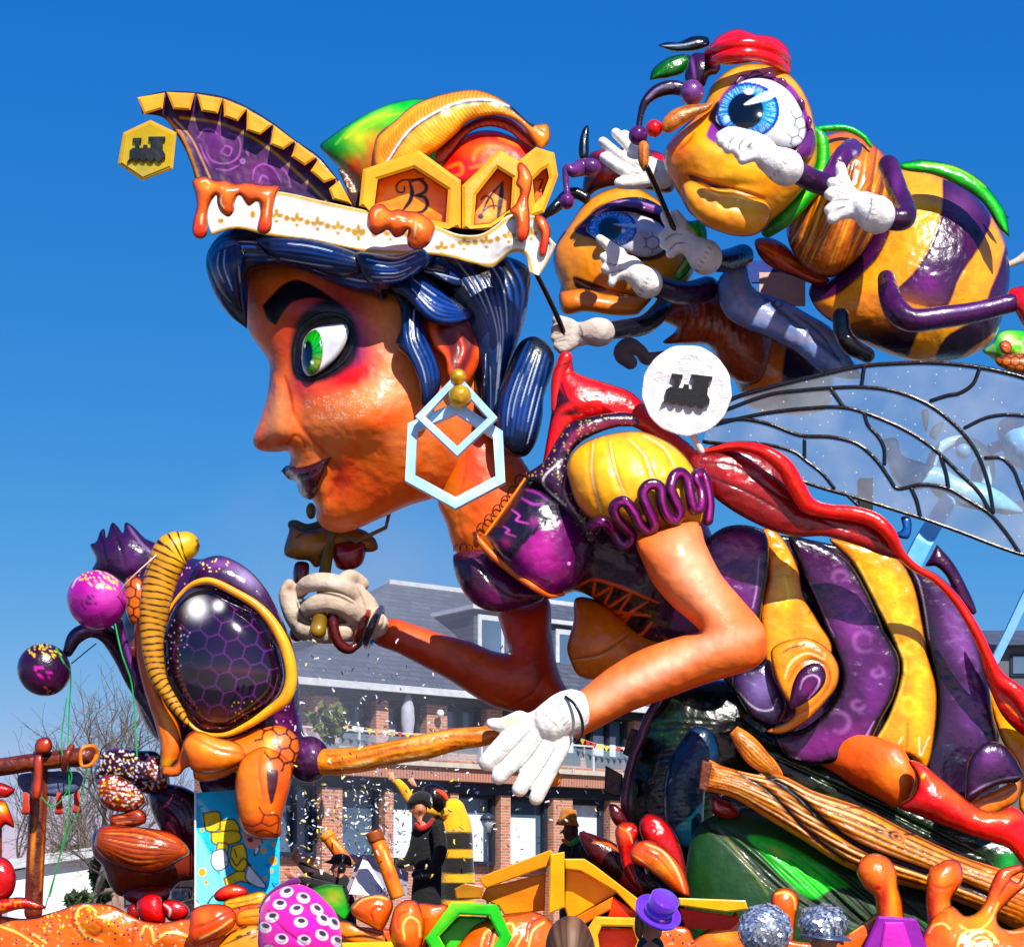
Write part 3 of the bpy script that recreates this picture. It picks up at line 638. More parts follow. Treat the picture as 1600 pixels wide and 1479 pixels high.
# ------------------------------------------------------------------ the giant woman
SK, SKD, SKR = 'f28662', 'cf4a14', 'e0401e'
wo = thing('giant_woman_figure', 'giant painted bee queen leaning forward in profile with blue hair and orange skin', 'carnival figure', W(1180, 1430, 16)[:2]+(0.9,))
HD = 16.0
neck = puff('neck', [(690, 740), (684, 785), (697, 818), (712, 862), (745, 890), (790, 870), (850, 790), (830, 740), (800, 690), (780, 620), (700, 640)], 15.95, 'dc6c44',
    [('g', 705, 800, 25, 60, 'f39a66', .5), ('g', 745, 720, 25, 80, 'b8441a', .7), ('g', 760, 860, 60, 40, 'e07a4a', .6), ('s', [(724, 660), (728, 720), (716, 800), (730, 860)], 3, 'a03a14', .8, 4, .5)], SKIN, wo, k=.7)  # neck shade painted as a darker band in the skin colour
fops = [('g', 420, 600, 40, 150, 'e87a50', .4), ('g', 395, 480, 30, 60, 'c8785c', .5), ('g', 450, 500, 40, 60, 'd06430', .6), ('g', 610, 500, 45, 60, 'f8a878', .6), ('g', 560, 640, 70, 50, 'fa9a72', .5),  # shaded forehead and jaw, sunlit temple and nose painted into the skin
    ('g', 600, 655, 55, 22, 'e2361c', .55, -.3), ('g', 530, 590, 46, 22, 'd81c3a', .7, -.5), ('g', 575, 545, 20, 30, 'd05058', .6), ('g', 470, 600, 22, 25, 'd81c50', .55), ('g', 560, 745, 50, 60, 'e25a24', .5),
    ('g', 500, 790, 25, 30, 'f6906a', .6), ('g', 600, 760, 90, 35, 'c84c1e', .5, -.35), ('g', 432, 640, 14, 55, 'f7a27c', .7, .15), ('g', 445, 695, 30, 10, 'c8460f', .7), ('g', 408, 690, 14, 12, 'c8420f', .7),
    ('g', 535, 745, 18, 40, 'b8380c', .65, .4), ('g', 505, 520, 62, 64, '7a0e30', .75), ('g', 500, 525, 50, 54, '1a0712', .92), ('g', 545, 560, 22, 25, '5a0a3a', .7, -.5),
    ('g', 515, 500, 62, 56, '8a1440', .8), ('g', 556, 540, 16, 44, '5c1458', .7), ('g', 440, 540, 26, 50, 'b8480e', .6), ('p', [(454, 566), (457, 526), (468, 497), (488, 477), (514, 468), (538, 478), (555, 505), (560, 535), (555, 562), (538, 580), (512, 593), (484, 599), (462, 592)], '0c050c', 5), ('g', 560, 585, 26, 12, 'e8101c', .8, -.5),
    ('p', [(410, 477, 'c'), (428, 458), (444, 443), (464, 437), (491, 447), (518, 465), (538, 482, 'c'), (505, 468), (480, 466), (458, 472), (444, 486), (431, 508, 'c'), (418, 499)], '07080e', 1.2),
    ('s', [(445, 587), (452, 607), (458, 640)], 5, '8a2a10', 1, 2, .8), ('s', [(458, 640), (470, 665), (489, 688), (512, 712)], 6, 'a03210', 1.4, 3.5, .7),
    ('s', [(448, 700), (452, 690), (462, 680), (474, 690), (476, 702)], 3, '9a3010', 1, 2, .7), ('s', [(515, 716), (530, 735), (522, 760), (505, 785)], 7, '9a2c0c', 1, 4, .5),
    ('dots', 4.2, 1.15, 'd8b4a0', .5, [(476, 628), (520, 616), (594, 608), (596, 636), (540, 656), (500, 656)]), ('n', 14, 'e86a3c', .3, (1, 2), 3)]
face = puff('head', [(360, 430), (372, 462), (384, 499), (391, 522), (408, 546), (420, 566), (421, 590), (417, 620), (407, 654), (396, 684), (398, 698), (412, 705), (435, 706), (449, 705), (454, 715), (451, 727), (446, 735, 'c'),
    (462, 752), (468, 771), (478, 778), (488, 781), (494, 795), (495, 812), (508, 826), (530, 832), (552, 828), (587, 813), (638, 790), (690, 772), (745, 720), (775, 640), (778, 540), (750, 450), (690, 400), (600, 372), (450, 366), (380, 390)],
    HD, SK, fops, SKIN, wo, k=.62, sp=2.1,
    bumps=[(502, 535, 46, 46, -16), (480, 480, 70, 22, 10), (575, 650, 60, 50, 22), (470, 650, 14, 50, -8), (520, 745, 20, 40, -7), (440, 680, 26, 26, 9), (455, 590, 12, 50, -6), (500, 712, 22, 30, -8), (500, 800, 30, 26, 6), (430, 640, 14, 60, 5), (560, 745, 60, 60, -8)])
eye = puff('eye', [(470, 560, 'c'), (474, 532), (489, 514), (516, 507), (540, 507), (545, 520), (534, 549), (510, 574), (484, 588), (474, 580)], 0, 'cfcdd0', [('g', 520, 520, 22, 14, 'e6e4e4', .8), ('s', [(545, 512), (532, 545), (508, 572), (486, 588)], 5, '8a8688', 0, 2, .6)],
    mat('eye_gloss', .15, .9, .05, 10), wo, on=face, lift=.02, k=.5, kb=.3, sp=1.6)
iris = puff('iris', [(492, 515), (500, 522), (504, 540), (503, 562), (495, 580), (485, 586), (475, 574), (473, 552), (478, 526)], 0, '1f7a1c', [('g', 489, 535, 12, 16, '2fb428', .8), ('g', 497, 570, 8, 14, '9aa020', .8), ('e', 480, 556, 8, 24, '06080c', .1), ('e', 488, 566, 2.5, 3, 'f0f0e0'), ('e', 476, 540, 1.5, 3, 'e0f0e0'),
    ('f', lambda x, y, c, d, t, u: (np.where(((np.abs(np.sin(np.arctan2(y-556, (x-480)*2)*11)) > .93) & (x > 485))[:, None], c*.5, c), d))], mat('eye_gloss'), eye.o, on=eye, lift=.008, k=.35, kb=.2, sp=1.3)
lash = tube('eyelid_rim', [(459, 572, 2), (462, 535, 4.5), (478, 508, 5), (505, 493, 5), (532, 494, 4), (549, 508, 3), (553, 530, 2.5), (548, 545, 3), (534, 566, 4), (510, 583, 4), (486, 592, 3.5), (468, 585, 3), (459, 574, 2)], base='0a050a', on=face, lift=.0, parent=wo, sides=12, m=SKIN, flat=.6)
puff('lips', [(439, 736, 'c'), (448, 727), (462, 730), (480, 727), (498, 720), (518, 713, 'c'), (508, 733), (502, 750), (495, 768), (486, 780), (475, 777), (467, 770), (464, 754), (450, 748)], 0, '3a0a14',
    [('s', [(444, 738), (466, 745), (490, 738), (514, 719)], 4, '060102', 3, 1, 1), ('g', 478, 764, 9, 8, '8a4858', .8), ('g', 462, 735, 18, 5, '6b1424', .7), ('dots', 4.5, .8, '8a5a64', .12)], WET, wo, k=.75, sp=1.5, on=face, lift=.03)
# ear
ear = puff('ear', [(688, 470), (706, 461), (736, 465), (753, 485), (758, 515), (751, 556), (738, 590), (718, 606), (700, 590), (694, 560), (676, 540), (668, 500)], 0, 'd05a28',
    [('p', [(700, 495), (728, 500), (742, 520), (736, 560), (720, 585), (706, 570), (700, 545), (684, 525), (685, 505)], '5a140a', 5), ('s', [(716, 520), (724, 545), (716, 570)], 7, 'c04a20', -3, 3), ('s', [(712, 462), (742, 472), (754, 510), (746, 560)], 6, 'f49a6a', -2, 3, .7)],
    SKIN, wo, on=face, lift=.12, k=.5, sp=2, bumps=[(715, 535, 20, 30, -16)])
# hair
def hair(name, pts, D, A, B, n, seed=0, on=None, lift=0, k=.7, mid='0a58ac', base='040a14', ops=(), **kw):
    return puff(name, pts, D, base, [('g', (A[len(A)//2][0]+B[len(B)//2][0])/2, (A[len(A)//2][1]+B[len(B)//2][1])/2, 60, 40, '0a4a90', .4)]+list(ops)+strands(A, B, n, seed=seed, mid=mid), HAIRM, wo, on=on, lift=lift, k=k, sp=1.7, edge=.85, **kw)
hair('back_hair', [(600, 390), (700, 390), (790, 400), (826, 420), (826, 462), (818, 505), (806, 545), (795, 580), (784, 615), (778, 670), (790, 712), (775, 700), (745, 640), (735, 560), (690, 480), (640, 430)], 15.62,
    [(690, 400), (730, 450), (765, 520), (768, 600), (760, 680)], [(800, 400), (822, 450), (812, 520), (792, 590), (786, 690)], 9, 1, k=.75)
hair('hair_roll', [(806, 545), (818, 530), (838, 526), (862, 545), (866, 565), (860, 590), (850, 620), (847, 656), (838, 690), (822, 712), (800, 712), (786, 700), (775, 670), (775, 630), (790, 585)], 15.45,
    [(822, 532), (800, 580), (784, 630), (782, 690)], [(862, 556), (852, 600), (840, 650), (826, 700)], 7, 2, ops=[('g', 845, 575, 16, 60, '182028', .5)])
hair('face_lock', [(600, 440), (622, 474), (626, 510), (619, 538), (640, 566), (654, 600), (659, 632), (668, 634), (684, 615), (690, 590), (682, 560), (668, 525), (662, 490), (690, 460), (660, 430)], 0,
    [(628, 470), (630, 530), (650, 580), (662, 630)], [(668, 470), (664, 520), (684, 570), (684, 612)], 5, 3, on=face, lift=.14, k=.7)
fw_ = hair('front_wave', [(322, 410), (326, 390), (345, 366), (380, 350), (450, 345), (540, 345), (620, 360), (665, 378), (697, 371, 'c'), (684, 400), (664, 424), (640, 440), (612, 450), (600, 470), (580, 462), (551, 455), (503, 435), (476, 424), (440, 418), (411, 420), (395, 424), (386, 440), (382, 470), (384, 512, 'c'), (362, 494), (340, 466), (326, 434)], 15.42,
    [(345, 372), (440, 378), (540, 392), (610, 402), (690, 376)], [(396, 425), (470, 424), (520, 440), (600, 450), (672, 408)], 7, 4, kb=1.1, tilt=(-.0009, 0), k=.8)
hair('temple_curl', [(322, 410), (332, 385), (352, 368), (385, 372), (400, 400), (392, 420), (388, 450), (386, 514, 'c'), (360, 494), (338, 464), (326, 434)], 15.5,
    [(335, 388), (330, 420), (345, 455), (384, 510)], [(385, 375), (380, 410), (374, 440), (384, 505)], 5, 5, mid='12305a')
hair('hair_tip', [(556, 396), (590, 396), (620, 400), (650, 388), (675, 374), (697, 371, 'c'), (688, 388), (672, 410), (656, 428), (632, 442), (604, 452), (580, 446), (566, 430)], 0,
    [(560, 400), (620, 408), (692, 373)], [(580, 444), (630, 438), (684, 394)], 6, 16, on=fw_, lift=.08, k=.7, mid='0c60b8')
hair('crossing_lock', [(400, 372), (440, 366), (500, 376), (545, 390), (572, 402, 'c'), (560, 428), (530, 434), (480, 418), (430, 408)], 0,
    [(405, 376), (480, 380), (568, 404)], [(430, 406), (490, 418), (560, 424)], 4, 17, on=fw_, lift=.02, k=.6, mid='08306c')
hair('forelock', [(324, 406), (330, 388), (348, 372), (368, 374), (380, 392), (384, 420), (376, 450), (380, 490, 'c'), (356, 470), (338, 445)], 0,
    [(340, 380), (334, 420), (374, 484)], [(374, 382), (380, 420), (378, 480)], 4, 18, on=fw_, lift=.03, k=.6, mid='0a2a5c')
hair('crown_lock', [(600, 386), (660, 392), (720, 396), (748, 410), (742, 440), (716, 448), (690, 440), (660, 426), (628, 432), (606, 420)], 0,
    [(612, 392), (680, 400), (744, 412)], [(620, 424), (680, 430), (730, 444)], 5, 19, on=face, lift=.34, k=.6, mid='0a4090')
hair('ear_lock', [(600, 415), (649, 420), (676, 436), (704, 462), (724, 476), (745, 487, 'c'), (730, 502), (704, 510), (675, 504), (652, 486), (632, 464), (610, 450)], 0,
    [(640, 425), (690, 455), (742, 486)], [(640, 455), (680, 500), (735, 495)], 6, 6, on=face, lift=.30, k=.8, mid='0c56b0')
hair('side_lock', [(640, 400), (700, 396), (745, 405), (760, 450), (758, 500), (770, 560), (772, 640), (760, 680), (752, 620), (756, 520), (745, 480), (715, 455), (680, 430)], 0,
    [(690, 405), (735, 460), (758, 520), (764, 660)], [(750, 405), (768, 470), (770, 560), (770, 660)], 6, 7, on=face, lift=.22, k=.8)
# torso: chest, bodice
BOD = '2a0a2c'
torso = puff('bodice', [(750, 850), (790, 780), (840, 745), (900, 720), (1020, 720), (1090, 790), (1130, 900), (1120, 1000), (1040, 1010), (1000, 1000), (960, 960), (905, 925), (850, 935), (800, 900)], 15.9, BOD,
    [('p', [(900, 916), (930, 905), (1028, 940), (1018, 974), (1003, 997), (974, 990), (944, 956)], '100408', 1.5)]+
    [('s', q, 5, 'e0641c', -1.5, 1) for q in ([(903, 916), (930, 905), (1028, 941)], [(930, 908), (926, 934)], [(926, 934), (958, 915)], [(958, 916), (944, 950), (986, 926)], [(986, 928), (962, 968), (1012, 940)], [(990, 952), (966, 985)], [(952, 955), (1016, 962)], [(972, 985), (1000, 992), (1018, 972)])],
    WET, wo, k=.6)
puff('belly', [(900, 934), (940, 940), (1010, 985), (1070, 1000), (1060, 1060), (1000, 1080), (937, 1064), (905, 1056), (890, 1030), (886, 1010), (896, 970)], 15.95, 'd0761a', [('g', 930, 1000, 40, 40, 'e08a30', .6), ('s', [(890, 1030), (940, 1020), (985, 990)], 3, '8a3a10', 2, 1), ('s', [(893, 1032), (940, 1024), (985, 994)], 1.5, 'f4c070', 0, .8)], GLOSS, wo, k=.8)
puff('far_bodice_cup', [(708, 868), (722, 862), (740, 858), (760, 860), (800, 890), (850, 925), (846, 938), (815, 948), (785, 957), (754, 951), (731, 934), (714, 905)], 15.55, '47103a', [('g', 740, 900, 20, 30, '1c0818', .7), ('g', 770, 935, 40, 12, '651650', .8), ('s', [(745, 866), (760, 900), (790, 930), (840, 940)], 3, '12060e', 2, 1.5)], WET, wo, k=.8)
cup = puff('near_bodice_cup', [(759, 836, 'c'), (790, 793), (820, 748, 'c'), (856, 752), (900, 790), (924, 830), (918, 884), (903, 914), (876, 927), (849, 931), (815, 908), (781, 870)], 15.3, '5a1456',
    [('g', 845, 870, 30, 50, 'c0489a', .85, -.2), ('g', 905, 860, 30, 60, '34102f', .6), ('p', [(757, 836), (820, 746), (862, 775), (890, 800), (862, 815), (838, 830), (816, 852), (800, 872), (781, 866)], '1c1226', 1.5),  # sunlit pink and the sleeve's shadow painted into the cup colour
     ('s', [(862, 812), (850, 812), (848, 822), (838, 822), (834, 834), (824, 834), (820, 846), (810, 848), (806, 860), (798, 862), (797, 874)], 4, '0a0610', 1, 1), ('s', [(760, 834), (782, 864), (798, 876)], 2, 'a89ab0', 0, .8),
     ('s', [(786, 822), (796, 828), (790, 832), (806, 838)], 3, 'c05aa8', 0, 1), ('s', [(800, 796), (812, 806), (806, 812), (826, 818)], 3, 'c05aa8', 0, 1), ('s', [(815, 778), (835, 788), (850, 786)], 3.5, 'a04a98', 0, 1.4), ('s', [(822, 765), (840, 770), (856, 782)], 3, '8a3a88', 0, 1.4), ('g', 790, 848, 8, 8, 'a83a78', .8), ('g', 835, 815, 8, 8, '9a3a80', .6), ('e', 889, 880, 2.5, 2.5, 'd8a8d0')],
    WET, wo, k=.75, sp=2)
tube('bodice_trim', [(742, 834, 4), (750, 846, 5), (770, 868, 5.5), (800, 893, 5.5), (830, 915, 5), (858, 930, 4), (880, 928, 3)], base='c8641c', on=cup, lift=.05, parent=wo, sides=12, ops=[('s', [(752, 844), (800, 889), (856, 925)], 2, 'f4a04a', 0, 1)])
tube('strap_trim', [(758, 836, 2.2), (790, 792, 2.2), (821, 747, 2.2)], base='e08a30', on=cup, lift=.04, parent=wo, sides=8)
for i, (x, y) in enumerate([(812, 750), (801, 768), (790, 783), (777, 797), (764, 812), (752, 826)]):
    tube('lace_loop', [(x+8, y-5, .9), (x-1, y-9, .9), (x-7, y-1, .9), (x-5, y+8, .9), (x, y+10, .9)], base='180810', on=neck, lift=.03, parent=wo, sides=6)
for i, (x, y) in enumerate([(714, 858), (724, 856), (734, 858)]):
    tube('lace_loop', [(x-5, y+3, .8), (x-4, y-6, .8), (x+3, y-6, .8), (x+5, y+3, .8)], base='180810', on=neck, lift=.03, parent=wo, sides=6)
# strap / shoulder piece between cup and sleeve
puff('shoulder_strap', [(820, 745), (846, 760), (870, 790), (896, 820), (925, 850), (940, 820), (905, 770), (888, 720), (910, 690), (960, 668), (1000, 664), (985, 645), (930, 648), (890, 660), (868, 690), (850, 720)], 15.15, '2c0c30',
    [('s', [(878, 718), (848, 752), (884, 790)], 3, 'e8e0e8', 0, 1), ('s', [(885, 700), (905, 675), (950, 662), (1000, 664)], 14, '8a3050', 0, 3), ('g', 925, 655, 40, 12, '08060a', .8), ('s', [(886, 730), (882, 770), (905, 810)], 2.5, 'c07080', 0, 1), ('dots', 5, 1.4, 'b0a060', .3)], WET, wo, k=.7)
# sleeve
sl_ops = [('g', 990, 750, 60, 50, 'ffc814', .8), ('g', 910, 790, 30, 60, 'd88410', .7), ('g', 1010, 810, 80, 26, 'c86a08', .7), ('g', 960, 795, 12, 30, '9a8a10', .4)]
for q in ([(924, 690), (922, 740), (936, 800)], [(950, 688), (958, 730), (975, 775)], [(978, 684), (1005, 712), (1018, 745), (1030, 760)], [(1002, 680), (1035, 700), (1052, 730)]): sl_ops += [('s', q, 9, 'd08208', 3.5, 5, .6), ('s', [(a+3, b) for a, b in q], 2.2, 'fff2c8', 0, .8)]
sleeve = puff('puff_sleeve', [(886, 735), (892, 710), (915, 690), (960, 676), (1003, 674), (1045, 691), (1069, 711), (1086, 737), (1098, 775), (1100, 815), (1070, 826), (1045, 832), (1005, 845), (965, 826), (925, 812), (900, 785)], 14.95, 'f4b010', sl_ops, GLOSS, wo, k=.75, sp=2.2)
# ruffle
rz = [(925, 822), (940, 815), (958, 830), (975, 852), (988, 838), (962, 806), (960, 790), (975, 783), (990, 800), (1000, 820), (1014, 829), (1022, 820), (1010, 790), (1004, 770), (1014, 757), (1030, 760), (1034, 785), (1042, 805), (1054, 812), (1062, 800), (1048, 765), (1052, 745), (1062, 738), (1072, 746), (1078, 775), (1084, 795), (1094, 792), (1094, 765), (1086, 745), (1094, 738), (1102, 752), (1108, 785), (1106, 812)]
tube('sleeve_ruffle', [(x, y, 9) for x, y in rz], base='3a0c34', on=sleeve, lift=.09, parent=wo, sides=16, m=WET, ops=[('s', [(x+2, y+1) for x, y in rz], 3, 'c0479c', 0, 1.5, .9, 1)])
cuffb = tube('sleeve_hem', [(996, 850, 4), (1020, 838, 4), (1050, 828, 4), (1090, 822, 4)], base='180408', D=14.72, parent=wo, sides=10)
# near arm
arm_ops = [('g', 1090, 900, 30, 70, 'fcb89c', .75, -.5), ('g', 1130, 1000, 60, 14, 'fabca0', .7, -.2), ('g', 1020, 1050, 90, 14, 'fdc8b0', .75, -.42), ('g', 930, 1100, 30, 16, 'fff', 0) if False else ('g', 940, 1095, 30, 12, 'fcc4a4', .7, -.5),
    ('g', 1010, 900, 14, 60, 'd85218', .7, -.3), ('g', 1075, 975, 30, 14, 'c84a14', .8, -.2), ('g', 1100, 1075, 120, 16, 'd8521c', .75, -.35), ('g', 1195, 1010, 12, 30, 'd85820', .6), ('s', [(1052, 950), (1082, 976), (1100, 984)], 6, 'b03c10', 1, 3, .7)]  # sunlit top and shaded underside of the arm painted in
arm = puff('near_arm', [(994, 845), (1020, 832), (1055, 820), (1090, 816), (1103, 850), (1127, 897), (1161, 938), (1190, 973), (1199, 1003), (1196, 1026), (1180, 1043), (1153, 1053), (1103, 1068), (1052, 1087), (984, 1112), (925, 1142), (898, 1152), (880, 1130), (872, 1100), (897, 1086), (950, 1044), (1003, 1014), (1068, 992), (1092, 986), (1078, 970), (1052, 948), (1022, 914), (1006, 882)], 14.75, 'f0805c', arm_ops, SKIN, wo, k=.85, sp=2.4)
# far arm
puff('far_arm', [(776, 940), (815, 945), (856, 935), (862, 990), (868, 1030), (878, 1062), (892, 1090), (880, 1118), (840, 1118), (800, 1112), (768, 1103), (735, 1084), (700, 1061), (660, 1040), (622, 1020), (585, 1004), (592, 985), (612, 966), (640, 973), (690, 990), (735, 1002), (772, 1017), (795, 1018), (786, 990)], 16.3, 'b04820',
    [('g', 700, 1010, 90, 12, 'c8745a', .6, .42), ('g', 820, 980, 20, 60, 'b8481a', .7), ('g', 840, 1050, 16, 30, '6a2010', .6), ('s', [(800, 1100), (835, 1080), (850, 1050)], 3, '4a1408', 1.5, 3, .6)], SKIN, wo, k=.85)  # far arm's shade put into a darker copy of the skin colour
# near glove hand on the staff
gb = 'ebe8e3'
glove('near_hand_glove', [[(812, 1124, 15), (785, 1132, 12), (768, 1130, 9)], [(812, 1140, 17), (785, 1165, 16), (762, 1190, 15)], [(832, 1150, 16), (805, 1185, 15), (780, 1213, 13)], [(855, 1158, 16), (832, 1198, 14.5), (812, 1232, 13)], [(876, 1166, 15), (858, 1205, 13), (838, 1246, 12)]],
      [[(808, 1140, 20), (840, 1138, 30), (868, 1130, 32)], [(850, 1155, 22), (875, 1150, 22)]], 14.62, wo, gb,
      [('s', q, 2, '3a3226', 0, 1, .9) for q in ([(828, 1140), (805, 1165), (776, 1195)], [(848, 1155), (826, 1185), (796, 1216)], [(868, 1165), (848, 1200), (826, 1232)], [(846, 1112), (862, 1125), (874, 1138)])]+
      [('g', 800, 1125, 30, 8, 'f2d888', .6)]+[('s', [(858+i*4.5, 1096+i*7.4), (872+i*3.2, 1086+i*8)], 1.3, '6a6a5e', 0, .7, .9, 1) for i in range(9)], voxel=.011,
      cuff=[(862, 1128, 33, 14.62), (880, 1118, 36, 14.64), (892, 1112, 36, 14.66)])
tube('cuff_band', [(884, 1088, 2.4, 14.5), (898, 1100, 2.4, 14.42), (909, 1124, 2.4, 14.42), (909, 1146, 2.4, 14.5), (900, 1160, 2.4, 14.62)], base='101010', parent=wo, sides=8)
# far glove
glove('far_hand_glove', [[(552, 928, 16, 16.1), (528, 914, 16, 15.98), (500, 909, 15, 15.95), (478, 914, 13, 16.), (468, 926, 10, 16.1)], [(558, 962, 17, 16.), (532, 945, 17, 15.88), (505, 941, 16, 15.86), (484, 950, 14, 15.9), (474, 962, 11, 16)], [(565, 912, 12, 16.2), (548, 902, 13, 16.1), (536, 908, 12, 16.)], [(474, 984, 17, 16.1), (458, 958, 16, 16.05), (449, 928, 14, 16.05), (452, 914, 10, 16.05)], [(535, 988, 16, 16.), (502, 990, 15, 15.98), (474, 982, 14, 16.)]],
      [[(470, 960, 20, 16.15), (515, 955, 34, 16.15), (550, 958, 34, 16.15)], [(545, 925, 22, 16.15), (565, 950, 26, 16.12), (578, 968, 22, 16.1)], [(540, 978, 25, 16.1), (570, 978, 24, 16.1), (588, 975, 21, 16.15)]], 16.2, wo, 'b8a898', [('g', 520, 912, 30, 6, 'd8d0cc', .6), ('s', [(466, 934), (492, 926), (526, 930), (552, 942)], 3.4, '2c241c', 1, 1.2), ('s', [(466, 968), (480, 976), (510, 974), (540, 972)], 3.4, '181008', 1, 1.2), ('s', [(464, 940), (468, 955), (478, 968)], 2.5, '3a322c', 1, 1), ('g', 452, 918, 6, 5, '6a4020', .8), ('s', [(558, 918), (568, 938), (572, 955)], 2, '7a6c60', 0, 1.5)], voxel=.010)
for nm, cx, rx, c in (('wrist_bangle', 574, 9, '7a2c14'), ('wrist_bangle', 590, 9, '3a3238')):
    tube(nm, [(cx+6, 950, 5, 16.2), (cx-4, 966, 6, 15.95), (cx-14, 990, 6, 15.95), (cx-18, 1008, 5, 16.15), (cx-8, 1002, 4, 16.45), (cx+4, 976, 4, 16.5)], base=c, parent=wo, closed=True, sides=12, m=WET)
tube('bracelet_cord', [(520, 960, 8, 15.9), (522, 985, 9, 15.9), (530, 1005, 9, 15.92), (545, 1014, 8, 15.95), (560, 1006, 6, 15.98)], base='4a1410', parent=wo, sides=12, m=WET)

# abdomen: every striped lobe is a part
AB = 16.1
PU, YE = '38103c', 'f29a08'
def swirls(pts, col, w=3, al=.6): 
    ops = []
    for i, (x, y) in enumerate(pts):
        q = random.Random(i*7+int(x)); R, p0, ln_, e = q.uniform(10, 22), q.uniform(0, 6), q.uniform(3.5, 7), q.uniform(.6, 1.1)
        ops.append(('s', [(x+R*math.cos(a+p0)*(1-a/12), y+R*e*math.sin(a+p0)*(1-a/12)) for a in np.arange(0, ln_, .6)], w*q.uniform(1, 2), col, 0, 3.5, al*.75))
    return ops
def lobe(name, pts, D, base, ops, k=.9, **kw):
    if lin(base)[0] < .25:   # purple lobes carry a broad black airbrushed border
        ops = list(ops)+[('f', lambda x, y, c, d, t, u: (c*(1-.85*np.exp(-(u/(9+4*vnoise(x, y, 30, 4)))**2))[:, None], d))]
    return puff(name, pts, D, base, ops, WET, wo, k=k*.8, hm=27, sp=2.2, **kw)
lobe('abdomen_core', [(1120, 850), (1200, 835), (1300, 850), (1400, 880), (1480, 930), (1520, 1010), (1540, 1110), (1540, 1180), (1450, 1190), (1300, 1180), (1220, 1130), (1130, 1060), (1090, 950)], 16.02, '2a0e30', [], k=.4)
lobe('abdomen_stripe', [(1085, 880), (1102, 846), (1130, 824), (1165, 820), (1196, 832), (1202, 870), (1194, 930), (1182, 985), (1150, 1000), (1110, 960)], 15.55, '5a205c',
    [('g', 1160, 850, 30, 20, '9a5a9c', .6), ('s', [(1196, 836), (1198, 880), (1186, 960), (1178, 985)], 9, '160818', 0, 2, 1), ('s', [(1186, 870), (1182, 920), (1176, 950)], 2, 'd8b8e8', 0, 1), ('g', 1175, 900, 14, 26, '4a3a5a', .6)]+swirls([(1140, 860), (1130, 900)], 'a868aa'), k=.8)
lobe('abdomen_stripe', [(1190, 830), (1204, 824), (1226, 845), (1246, 885), (1256, 930), (1278, 970), (1300, 1010), (1290, 1040), (1240, 1050), (1206, 1060), (1192, 1010), (1188, 960), (1200, 890)], 15.65, YE,
    [('g', 1225, 930, 16, 60, 'ffc828', .7), ('s', [(1202, 832), (1206, 890), (1194, 960), (1198, 1010)], 5, 'c87808', 0, 3, .8), ('s', [(1226, 900), (1232, 930), (1226, 950)], 3, 'ffe890', 0, 2, .8), ('s', [(1260, 930), (1268, 945), (1264, 960)], 2, '1a0c08', 0, .8)], k=.7)
lobe('abdomen_stripe', [(1144, 1066), (1150, 1050), (1180, 1042), (1202, 1030), (1214, 1062), (1230, 1100), (1212, 1134), (1180, 1126), (1158, 1096)], 15.5, '3c2a56', [('g', 1190, 1070, 20, 24, '8a78b0', .7), ('s', [(1150, 1076), (1180, 1106), (1206, 1108), (1214, 1090)], 2, 'e8e0f0', 0, .8), ('g', 1200, 1120, 26, 10, '120a14', .8)], k=.8)
lobe('abdomen_curl', [(1204, 1020), (1212, 1008), (1235, 998), (1262, 996), (1292, 1012), (1310, 1040), (1308, 1070), (1288, 1098), (1258, 1128), (1222, 1146), (1198, 1142), (1230, 1126), (1242, 1110), (1226, 1090), (1212, 1060)], 15.35, YE,
    [('g', 1275, 1030, 30, 20, 'a86010', .6), ('s', [(1222, 1020), (1235, 1012), (1262, 1006)], 2.5, '1c0e06', 0, 1), ('s', [(1226, 1060), (1236, 1034), (1262, 1020), (1288, 1030)], 3, 'fff0c0', 0, 1.2), ('s', [(1232, 1064), (1246, 1040), (1268, 1030), (1292, 1042), (1296, 1066), (1276, 1096), (1244, 1118)], 5, '7a4008', 2, 2, .7)], k=.8)
puff('abdomen_curl_hollow', [(1236, 1106), (1236, 1080), (1246, 1052), (1262, 1038), (1280, 1036), (1290, 1050), (1288, 1068), (1274, 1086), (1254, 1100)], 15.02, '3a0e38', [('s', [(1250, 1076), (1256, 1060), (1270, 1054), (1280, 1060), (1278, 1072), (1262, 1092)], 2.5, 'd8a8d8', 0, 1), ('g', 1262, 1075, 10, 12, '7a2a70', .6)], WET, wo, k=.4)
